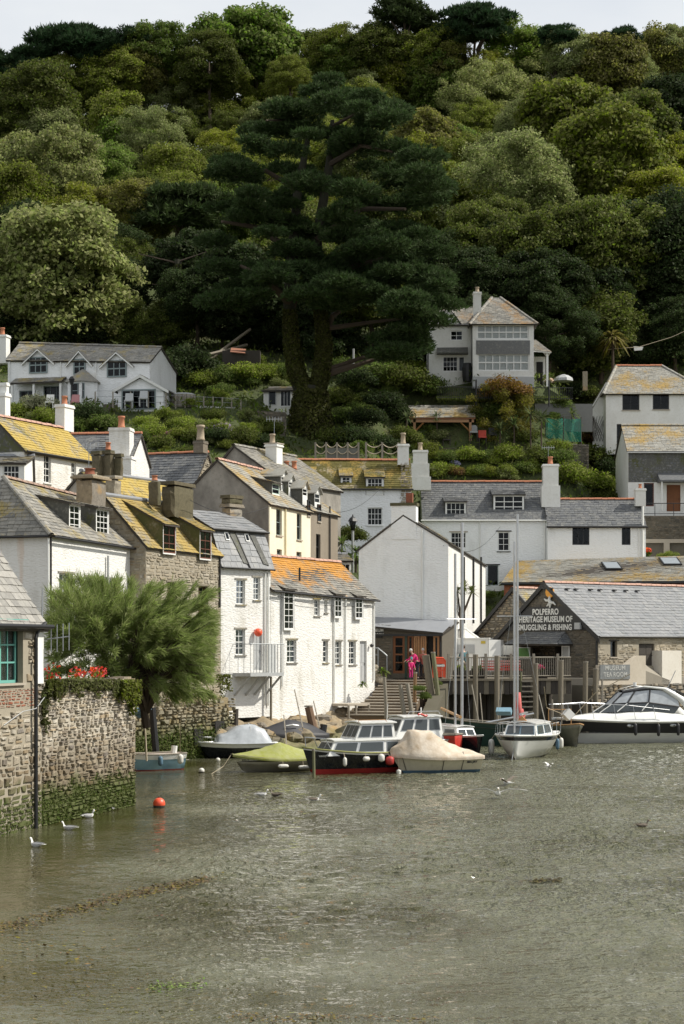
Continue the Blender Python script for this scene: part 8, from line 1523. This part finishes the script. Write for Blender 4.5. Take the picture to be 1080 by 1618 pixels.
# white furniture in the garden room terrace
for i, (px, py, lab) in enumerate([(203, 638, 'white terrace chair left inside the garden room doorway'), (226, 634, 'white terrace chair right of the garden room doorway'), (78, 640, 'round stone-topped table by the verandah'), (118, 640, 'pink cushioned seat by the bay')]):
    c = C(px, py + 6, 125.8); t = thing('terrace_chair', lab, 'chair' if i != 2 else 'table', c)
    mm = (GREYP if i < 2 else SMOOTHW) if i < 3 else m_plain('pink_cushion', (.45, .22, .22), .9)
    part(t, 'seat', MB().box(c.x - .28, c.x + .28, c.y - .25, c.y + .25, c.z + .38, c.z + .46), mm); part(t, 'backrest', MB().hexa([c + Vector(v) for v in ((-.28, .2, .46), (.28, .2, .46), (.28, .26, .46), (-.28, .26, .46), (-.25, .38, 1.0), (.25, .38, 1.0), (.25, .43, 1.0), (-.25, .43, 1.0))]), mm)
    for sx in (-.24, .24):
        for sy in (-.2, .2): part(t, 'leg', MB().box(c.x + sx - .025, c.x + sx + .025, c.y + sy - .025, c.y + sy + .025, c.z - .1, c.z + .38), mm)
# rope fences
for lab, px0, px1, n_ in (('left rope and post fence with mesh panel above the mossy roof', 498, 566, 5), ('right rope and post fence above the mossy roof', 578, 629, 3)):
    f = FP(px0, 123.6, px1, 123.8); rf = thing('rope_fence', lab, 'fence', f.P(f.W / 2, 16.5, 0)); zt = f.at((px0 + px1) / 2, 699)[1]; zb = f.at((px0 + px1) / 2, 724)[1]
    for i in range(n_): u_ = f.W * i / (n_ - 1); part(rf, 'post', fbox(MB(), f, u_ - .06, u_ + .06, zb - .6, zt, -.06, .06), PALEW)
    for i in range(n_ - 1):
        for z_ in (zt - .08, zt - .5):
            a, b2 = f.W * i / (n_ - 1), f.W * (i + 1) / (n_ - 1); part(rf, 'rope', MB().tube([f.P(a + (b2 - a) * t / 6, z_ - .26 * (1 - (t / 3 - 1) ** 2), .02) for t in range(7)], .035, 5), ROPE)
    if n_ == 5: part(rf, 'mesh_panel', fbox(MB(), f, f.W * .26, f.W * .98, zb - .5, zt - .35, -.03, -.01), m_plain('grey_mesh', (.16, .16, .14), .9))
# iron fence below the villa
f = FP(690, 137.6, 905, 138.2); fe = thing('iron_fence', 'black iron railing along the lawn below the hillside villa', 'fence', f.P(f.W / 2, 23, 0)); zt = f.at(800, 611)[1]; zb = f.at(800, 631)[1]
pk = mesh('picket', MB().box(-.012, .012, -.012, .012, 0, zt - zb), BLACK)
for i in range(70): inst(fe, 'picket', pk, Matrix.Translation(f.P(f.W * (i + .5) / 70, zb, 0)))
for z_ in (zt - .05, zb + .1): part(fe, 'rail', MB().tube([f.P(0, z_, 0), f.P(f.W, z_, 0)], .022, 4), BLACK)
for px in (752, 867): u_ = f.at(px, 620)[0]; part(fe, 'post', MB().tube([f.P(u_, zb - .5, 0), f.P(u_, zt + .5, 0)], .06, 6), BLACK)
mb = MB(); 
f_l = FP(690, 138.4, 900, 138.8); 
ob_n = 5000; u_ = G.random(ob_n) * f_l.W; o_ = -G.random(ob_n) * 1.2; P = np.array([tuple(f_l.P(a, b2 if False else zb + .1 + .25 * (-c_), c_)) for a, c_, b2 in zip(u_, o_, o_)]); D = unit(np.array([0, 0, 1.0]) + .4 * G.normal(size=(ob_n, 3))); ob = link('lawn_grass', leafmesh('lawn_grass', P, D, .13 * (.5 + G.random(ob_n)), .25, LEAF)); ob['kind'] = 'stuff'; ob.color = (.11, .14, .03, 1); ORG[ob.name] = Vector((0, 0, 0))
# green netting, garden furniture, debris
f = FP(862, 138.0, 918, 138.0); nt = thing('green_netting', 'translucent green garden netting hung between posts', 'screen', f.P(f.W / 2, 19, 0)); z1, z0_ = f.at(890, 661)[1], f.at(890, 698)[1]
kk = NT('green_net'); tr_ = kk.n('BsdfTransparent'); df = kk.n('BsdfPrincipled', Roughness=.9); kk.set(df, 'Base Color', (.02, .22, .15)); mx = kk.n('MixShader'); kk.set(mx, 'i0', kk.math('ADD', .35, kk.math('MULTIPLY', kk.noise(1.5, 3), .45))); kk.set(mx, 'i1', tr_.outputs[0]); kk.set(mx, 'i2', df.outputs[0]); kk.t.links.new(mx.outputs[0], kk.out.inputs[0])
mb = MB(); N_ = 16
for i in range(N_ + 1): mb.v += [f.P(f.W * i / N_, z0_, .06 * math.sin(i * 1.3)), f.P(f.W * i / N_, z1 - .08 * math.sin(i / N_ * 6.28) ** 2, .09 * math.sin(i * 1.1 + 1))]
mb.f = [(2 * i, 2 * i + 2, 2 * i + 3, 2 * i + 1) for i in range(N_)]; part(nt, 'net', mb, kk.m)
for u_ in (0, f.W * .5, f.W): part(nt, 'post', MB().tube([f.P(u_, z0_ - .6, -.05), f.P(u_, z1 + .1, -.05)], .04, 5), WOODD)
for i, (px, py, lab, mm) in enumerate([(762, 690, 'red cushioned garden chair by the pavilion', m_plain('coral_cushion', (.65, .10, .07), .8)), (748, 682, 'grey garden chair by the pavilion', GREYP), (778, 686, 'dark garden chair right of the pavilion', BLACK), (705, 694, 'dark bench under the pavilion', WOODD)]):
    c = C(px, py + 10, 137.3 if i != 0 else 137.0); t = thing('garden_chair', lab, 'chair', c); part(t, 'seat', MB().box(c.x - .28, c.x + .28, c.y - .28, c.y + .28, c.z + .36, c.z + .46), mm); part(t, 'backrest', MB().box(c.x - .28, c.x + .28, c.y + .22, c.y + .28, c.z + .46, c.z + .95), mm)
    for sx in (-.25, .25): part(t, 'leg', MB().box(c.x + sx - .03, c.x + sx + .03, c.y - .25, c.y + .25, c.z - .5, c.z + .36), WOODD)
c = C(558, 571, 137.5); pp = thing('white_flue', 'white flue pipe standing in the hillside garden', 'pipe', c); part(pp, 'pipe', MB().tube([c + Vector((0, 0, -.2)), C(558, 551, 137.5)], .08, 8), GREYP)
for i, (x0, y0, x1, y1, lab) in enumerate([(325, 572, 395, 520, 'long fallen timber on the dark slope'), (330, 560, 390, 545, 'grey plank lying on the dark slope')]): p, q = C(x0, y0, 141), C(x1, y1, 144); t = thing('log', lab, 'timber', p); part(t, 'plank', MB().tube([p, q], .12, 5), WOODG)
c = C(385, 560, 141); ds = thing('brick_shed', 'small ruined shed with rusty roof sheet in the trees', 'shed', c); part(ds, 'wall', MB().box(c.x - 1.6, c.x + 1.2, c.y, c.y + 1.5, c.z - .8, c.z + .3), WOODD); part(ds, 'roof', MB().hexa([c + Vector(v) for v in ((-1.0, -.3, .1), (.1, -.3, .0), (.1, 1, .5), (-1.0, 1, .6), (-1.0, -.3, .16), (.1, -.3, .06), (.1, 1, .56), (-1.0, 1, .66))]), m_plain('rusty_sheet', (.30, .13, .08), .8))
c = C(890, 598, 141); tb_ = thing('white_parasol', 'folded white cover over garden furniture beside the villa porch', 'cover', c); part(tb_, 'cover', MB().lathe([(.75, 0), (.7, .2), (.4, .4), (.1, .5)], c + Vector((0, 0, -.2)), 7), GREYP)
c = C(924, 600, 141); ps = thing('stone_post', 'pale stone gate post above the hip-roofed house', 'post', c); part(ps, 'shaft', MB().box(c.x - .17, c.x + .17, c.y - .17, c.y + .17, c.z - .8, c.z + .6), STONE)
ln = thing('washing_line', 'rope line with a white cloth strung above the palm', 'line', C(1000, 545, 146)); part(ln, 'rope', MB().tube([C(960, 552, 146), C(1010, 548, 146), C(1060, 533, 146), C(1100, 515, 146)], .02, 4), ROPE); q = C(1008, 548, 146); part(ln, 'cloth', MB().hexa([q + Vector(v) for v in ((-.3, 0, -.3), (.3, 0, -.25), (.3, .05, -.25), (-.3, .05, -.3), (-.35, 0, .05), (.4, 0, .0), (.4, .05, .0), (-.35, .05, .05))]), SMOOTHW)
c = C(748 - 33, 590, 140.7); wb = thing('water_butt', 'dark green water butt against the villa wing', 'barrel', C(738, 603, 140.4)); part(wb, 'barrel', MB().lathe([(.3, 0), (.38, .4), (.38, 1.0), (.3, 1.3)], C(738, 603, 140.4), 12), BLACK); part(wb, 'lid', MB().lathe([(.32, 0), (.3, .06)], C(738, 603, 140.4) + Vector((0, 0, 1.3)), 12), BLACK)
ct = C(224, 1125, 74); cl = thing('blue_cloth', 'blue cloth knotted over a rope at the end of the harbour wall', 'cloth', ct); mb = MB()
for i in range(7): mb.ball(ct + Vector((rnd(-.25, .25), rnd(-.1, .1), rnd(-.12, .3))), (.2, .1, .14), 7, 5, .25)
part(cl, 'cloth', mb, m_plain('blue_fabric', (.22, .36, .52), .9), True); part(cl, 'rope', MB().tube([ct, ct + Vector((.12, 0, -.8)), ct + Vector((.2, -.2, -1.9))], .04, 5), ROPE)
# ---- buoys
def buoy(px, py, r, m, lab, dark=True):
    p = WP(px, py); t = thing('mooring_buoy', lab, 'buoy', p, 'mooring buoys'); part(t, 'float', MB().ball(p + Vector((0, 0, r * .62)), r, 16, 10), m, True)
    if dark: part(t, 'weed_band', MB().lathe([(r * .7, -.3 * r), (r * .93, .05 * r), (r * 1.0, .35 * r), (r * .98, .36 * r)], p, 14), WOODD)
    part(t, 'eye', MB().tube([p + Vector((-.05, 0, r * 1.55)), p + Vector((0, 0, r * 1.72)), p + Vector((.05, 0, r * 1.55))], .018, 5), BLACK)
buoy(251, 1276, .19, ORANGE, 'big orange-red round buoy in front of the harbour wall'); buoy(318, 1221, .12, FEND, 'small pale round buoy left of the green covered dinghy'); buoy(344, 1203, .1, FEND, 'little white float under the speedboat bow', False); buoy(902, 1178, .1, FEND, 'little white float under the cruiser bow', False)
# ---- gulls
GW = m_plain('gull_white', (.74, .73, .70), .8); GG = m_plain('gull_grey', (.36, .36, .36), .8); GB = m_plain('gull_brown', (.17, .14, .11), .9, var=.5); BEAK = m_plain('beak_yellow', (.55, .36, .06), .6)
def gull(px, py, head, lab, wing='fold', s=.8, body=None, wm=None, z=0.0, Y=None):
    p = WP(px, py) if Y is None else C(px, py, Y); t = thing('gull', lab, 'gull', p, 'gulls on the harbour', head, local=True); body = body or GW; wm = wm or GG; mb = MB(); n = 10
    prof_ = [(-.26, .012, .09), (-.2, .045, .085), (-.1, .085, .07), (.02, .10, .06), (.12, .085, .07), (.17, .06, .11), (.19, .045, .16), (.205, .042, .20), (.225, .047, .235), (.255, .044, .25), (.285, .022, .25), (.295, .006, .248)]
    for x_, r_, z_ in prof_:
        for j in range(n): a = 2 * math.pi * j / n; mb.v.append(Vector((x_ - (.02 if x_ > .18 else 0), r_ * math.cos(a), z_ + z + r_ * math.sin(a) * (.85 if x_ < .15 else 1))) * s)
    for i in range(len(prof_) - 1):
        for j in range(n): mb.f.append((i * n + j, i * n + (j + 1) % n, (i + 1) * n + (j + 1) % n, (i + 1) * n + j))
    mb.f += [tuple(range(n)), tuple((len(prof_) - 1) * n + j for j in range(n))]; part(t, 'body', mb, body, True); bk = MB().tube([Vector((.26, 0, .245 + z)) * s, Vector((.335, 0, .232 + z)) * s], [.014 * s, .004 * s], 6); part(t, 'beak', bk, BEAK)
    for sd in (1, -1):
        w = MB(); part(t, 'eye', MB().ball(Vector((.238, sd * .04, .262 + z)) * s, .008 * s, 5, 4), BLACK)
        if wing == 'fold': w.add([Vector(v) * s for v in ((.13, sd * .07, .12 + z), (.05, sd * .108, .10 + z), (-.12, sd * .09, .10 + z), (-.34, sd * .015, .13 + z), (-.1, sd * .05, .155 + z), (.06, sd * .055, .15 + z), (.05, sd * .112, .05 + z), (-.1, sd * .095, .06 + z))], [(0, 1, 4, 5), (1, 2, 3, 4), (0, 6, 1), (1, 6, 7, 2), (2, 7, 3)])
        else:
            k = wing; q = [(.10, .05, .13), (.14, .34, .24), (.04, .72, .30 * k), (-.10, .98, .24 * k), (-.06, .62, .27 * k), (-.07, .32, .21), (-.08, .05, .12)]; w.v = [Vector((a, sd * b2, c_ + z)) * s for a, b2, c_ in q] + [Vector((a, sd * b2, c_ + z - .02)) * s for a, b2, c_ in q]; w.f = [(0, 1, 5, 6), (1, 2, 4, 5), (2, 3, 4), (7, 13, 12, 8), (8, 12, 11, 9), (9, 11, 10)] + [(i, (i + 1) % 7, 7 + (i + 1) % 7, 7 + i) for i in range(7)]
        part(t, 'wing', w, wm)
    part(t, 'tail', MB().hexa([Vector(v) * s for v in ((-.22, -.03, .08 + z), (-.22, .03, .08 + z), (-.36, .05, .09 + z), (-.36, -.05, .09 + z), (-.22, -.03, .1 + z), (-.22, .03, .1 + z), (-.36, .05, .1 + z), (-.36, -.05, .1 + z))]), body)
gull(57, 1338, 2.6, 'pale gull swimming nearest the camera by the harbour wall', s=.8); gull(108, 1311, 2.9, 'pale gull swimming below the drainpipe side of the harbour wall', s=.8); gull(140, 1292, .8, 'pale gull preening halfway along the harbour wall'); gull(175, 1280, 2.0, 'pale gull swimming near the end of the harbour wall')
gull(414, 1258, .3, 'white gull swimming beside a brown young gull'); gull(435, 1258, 2.8, 'dark brown young gull swimming behind the white gull', body=GB, wm=GB); gull(497, 1266, .2, 'mottled gull swimming alone in front of the black cabin boat', wm=GB); gull(1015, 1307, .2, 'dark young gull swimming alone on the open water', body=GB, wm=GB, s=.75)
gull(786, 1262, -1.6, 'white gull taking off with wings spread flat', wing=.75, s=1.0, wm=GW, z=.1); gull(801, 1241, 2.6, 'brown-winged gull landing with raised wings', wing=1.2, s=.75, wm=GB, z=.05); gull(867, 1212, .3, 'small white gull with half-open wings near the yacht', wing=1.15, s=.55, wm=GW)
# ---- people (skinned skeletons)
def skin(parent, name, joints, edges, m, sub=2):
    me = bpy.data.meshes.new(name); me.from_pydata([j[:3] for j in joints], edges, []); o = link(name, me, parent); sk = o.modifiers.new('skin', 'SKIN'); sk.use_smooth_shade = True
    for v, j in zip(me.skin_vertices[0].data, joints): v.radius = (j[3], j[4] if len(j) > 4 else j[3])
    me.skin_vertices[0].data[0].use_root = True; s_ = o.modifiers.new('sub', 'SUBSURF'); s_.levels = s_.render_levels = sub
    bpy.context.view_layer.update(); dg = bpy.context.evaluated_depsgraph_get(); m2 = bpy.data.meshes.new_from_object(o.evaluated_get(dg)); o.modifiers.clear(); o.data = m2; m2.materials.clear(); m2.materials.append(m); m2.polygons.foreach_set('use_smooth', [True] * len(m2.polygons)); return o
def person(lab, p, rz, coat, legs, hair, bend=0.0, h=1.68, coatlen=.82, arm=0.0, hat=None, bag=None):
    t = thing('person', lab, 'person', p, None, rz, local=True); k = h / 1.7; b_ = bend
    hip = Vector((0, 0, .92)) * k; chest = hip + Vector((math.sin(b_), 0, math.cos(b_))) * .40 * k; neck = hip + Vector((math.sin(b_), 0, math.cos(b_))) * .56 * k; hd = neck + Vector((math.sin(b_ * 1.1), 0, math.cos(b_ * 1.1))) * .19 * k
    J = [(*hip, .125 * k, .155 * k), (*hip.lerp(chest, .5), .115 * k, .14 * k), (*chest, .12 * k, .165 * k), (*neck, .055 * k), (*(neck.lerp(hd, .45)), .05 * k), (*hd, .092 * k, .078 * k), (*(hd + Vector((.01, 0, .07 * k))), .07 * k)]; E = [(0, 1), (1, 2), (2, 3), (3, 4), (4, 5), (5, 6)]
    for sd in (1, -1):
        sh = chest + Vector((0, sd * .19, .08)) * k; el = sh + Vector((.10 + arm * .12, sd * .05, -.27 + arm * .05)) * k; wr = el + Vector((.16 + arm * .1, -sd * .02, -.16 + arm * .14)) * k; ha = wr + Vector((.07, 0, -.06 + arm * .05)) * k; n = len(J)
        J += [(*sh, .065 * k), (*el, .048 * k), (*wr, .034 * k), (*ha, .036 * k, .022 * k)]; E += [(2, n), (n, n + 1), (n + 1, n + 2), (n + 2, n + 3)]
        for f_ in range(5): m_ = len(J); d = Vector((.055, sd * (-.026 + .013 * f_), -.05)) * k; J += [(*(ha + d * .6), .011 * k), (*(ha + d * 1.15 + Vector((-.01, 0, -.02)) * k), .008 * k)]; E += [(n + 3, m_), (m_, m_ + 1)]
        n = len(J); J += [(*(hip + Vector((0, sd * .09, -.06)) * k), .09 * k), (.02, sd * .10 * k, .50 * k, .062 * k), (-.02, sd * .10 * k, .09 * k, .045 * k), (.12 * k, sd * .11 * k, .035, .04 * k)]; E += [(0, n), (n, n + 1), (n + 1, n + 2), (n + 2, n + 3)]
    body = skin(t, 'body', J, E, SKIN, 1)
    # clothing follows the body, a little larger
    Jc = [(*(hip + Vector((-.01, 0, -.10 * k))), .16 * k, .185 * k), (*hip, .15 * k, .18 * k), (*hip.lerp(chest, .5), .14 * k, .17 * k), (*chest, .14 * k, .19 * k), (*(chest.lerp(neck, .75)), .085 * k)]; Ec = [(0, 1), (1, 2), (2, 3), (3, 4)]; q = len(J)
    base_ = [7, 7 + 14 + 4]
    for i, sd in enumerate((1, -1)):
        o0 = 7 + i * 18; s3, e3, w3 = (Vector(J[o0 + j][:3]) for j in range(3)); n = len(Jc); Jc += [(*s3, .08 * k), (*e3, .064 * k), (*w3, .052 * k)]; Ec += [(3, n), (n, n + 1), (n + 1, n + 2)]
    skin(t, 'coat', Jc, Ec, coat, 1); Jl, El = [(*hip, .135 * k, .165 * k)], []
    for i in range(2):
        o0 = 7 + i * 18 + 14; a, b2, c_ = (Vector(J[o0 + j][:3]) for j in range(3)); n = len(Jl); Jl += [(*a, .105 * k), (*b2, .078 * k), (*c_, .066 * k)]; El += [(0, n), (n, n + 1), (n + 1, n + 2)]
        part(t, 'shoe', MB().ball(Vector(J[o0 + 3][:3]) + Vector((-.06, 0, .015)), (.14, .055, .05), 8, 5), BLACK, True)
    skin(t, 'trousers', Jl, El, legs, 1)
    fd = Vector((math.cos(b_ * .6), 0, -math.sin(b_ * .6))); up = Vector((math.sin(b_ * .6), 0, math.cos(b_ * .6)))
    part(t, 'hair', MB().ball(hd + up * .05 * k - fd * .022 * k, (.105 * k, .092 * k, .10 * k), 10, 7, .05), hair, True)
    for sd in (1, -1): part(t, 'eye', MB().ball(hd + fd * .088 * k + Vector((0, sd * .032, 0)) * k + up * .012, .011 * k, 6, 4), BLACK); part(t, 'ear', MB().ball(hd + Vector((0, sd * .082, 0)) * k, (.02, .012, .03), 6, 4), SKIN, True)
    part(t, 'nose', MB().tube([hd + fd * .09 * k + up * .02, hd + fd * .115 * k - up * .015], [.008, .016], 5), SKIN); part(t, 'mouth', MB().tube([hd + fd * .088 * k - up * .045 + Vector((0, .025, 0)), hd + fd * .092 * k - up * .047, hd + fd * .088 * k - up * .045 + Vector((0, -.025, 0))], .006, 4), m_plain('lips', (.35, .13, .11), .6) if 'lips' not in MATS else MATS['lips'])
    if hat: part(t, 'hat', MB().lathe([(.10 * k, 0), (.108 * k, .04), (.09 * k, .1), (.03, .14)], hd + up * .05 * k, 10), hat)
    return t
GREYH, BROWNH = m_plain('grey_hair', (.52, .50, .47), .9), m_plain('brown_hair', (.09, .05, .03), .8); DTR = m_plain('dark_trousers', (.03, .03, .04), .9); BEI = m_plain('beige_trousers', (.36, .31, .24), .9)
NAVC, TEALC = m_plain('charcoal_jacket', (.05, .065, .075), .8), m_plain('teal_jacket', (.05, .15, .17), .8)
person('grey-haired person in a bright pink coat bending over at the steps', Vector((*C(659, 1064, 100.9).xy, QZ)), 3.5, PINK, DTR, GREYH, .55, 1.62, arm=.6)
person('child in a pink coat and teal woolly hat on the top step', Vector((*C(649, 1066, 100.1).xy, QZ)), -1.2, PINK, m_plain('pink_leggings', (.55, .03, .2), .8), BROWNH, .15, 1.05, hat=m_plain('teal_knit', (.10, .36, .36), .9))
person('person in a charcoal jacket leaning on the jetty rail beside the mast', Vector((*C(709, 1060, 103.6).xy, DZ)), -1.2, NAVC, DTR, BROWNH, .12, 1.72); person('person in a teal jacket with dark hair beside the white trailer', Vector((*C(733, 1060, 103.6).xy, DZ)), 2.2, TEALC, BEI, BROWNH, .1, 1.66); person('person in a red top sitting low behind the pink coat', Vector((*C(668, 1062, 101.2).xy, QZ)), -1.7, m_plain('rust_top', (.35, .10, .07), .8), DTR, GREYH, .1, 1.55)
# ---- floating weed and foam
def raft(name, pts, n, w, m, col, ls, label=None):
    P = []
    for i in range(n):
        t = rr.random() * (len(pts) - 1); k = int(t); q = Vector(pts[k]).lerp(Vector(pts[k + 1]), t - k); P.append((q.x + rr.gauss(0, w), q.y + rr.gauss(0, w * 2.4), .012 + rr.random() * .015))
    P = np.array(P); D = unit(G.normal(size=(n, 3)) * np.array([1, 1, .12])); U = unit(np.array([0, 0, 1.0]) + .25 * G.normal(size=(n, 3))); o = link(name, leafmesh(name, P, D, ls * (.4 + G.random(n)), .6, m, U)); o['kind'] = 'stuff'; o.color = (*col, 1); ORG[o.name] = Vector((0, 0, 0))
raft('floating_weed', [WP(-20, 1472), WP(90, 1445), WP(200, 1415), WP(270, 1402), WP(335, 1388)], 2300, .17, WEED, (.12, .085, .03), .034); raft('floating_weed', [WP(-20, 1510), WP(60, 1500), WP(180, 1530)], 160, .5, WEED, (.16, .11, .03), .04); raft('floating_weed', [WP(240, 1562), WP(275, 1560), WP(325, 1557)], 240, .08, WEED, (.14, .20, .04), .026); raft('floating_weed', [WP(360, 1606), WP(440, 1612), WP(540, 1608), WP(700, 1612)], 420, .07, WEED, (.14, .10, .04), .03)
raft('floating_weed', [WP(840, 1393), WP(885, 1391)], 120, .06, WEED, (.07, .055, .02), .05); raft('floating_weed', [WP(60, 1580), WP(300, 1600)], 260, .6, WEED, (.14, .12, .04), .03)
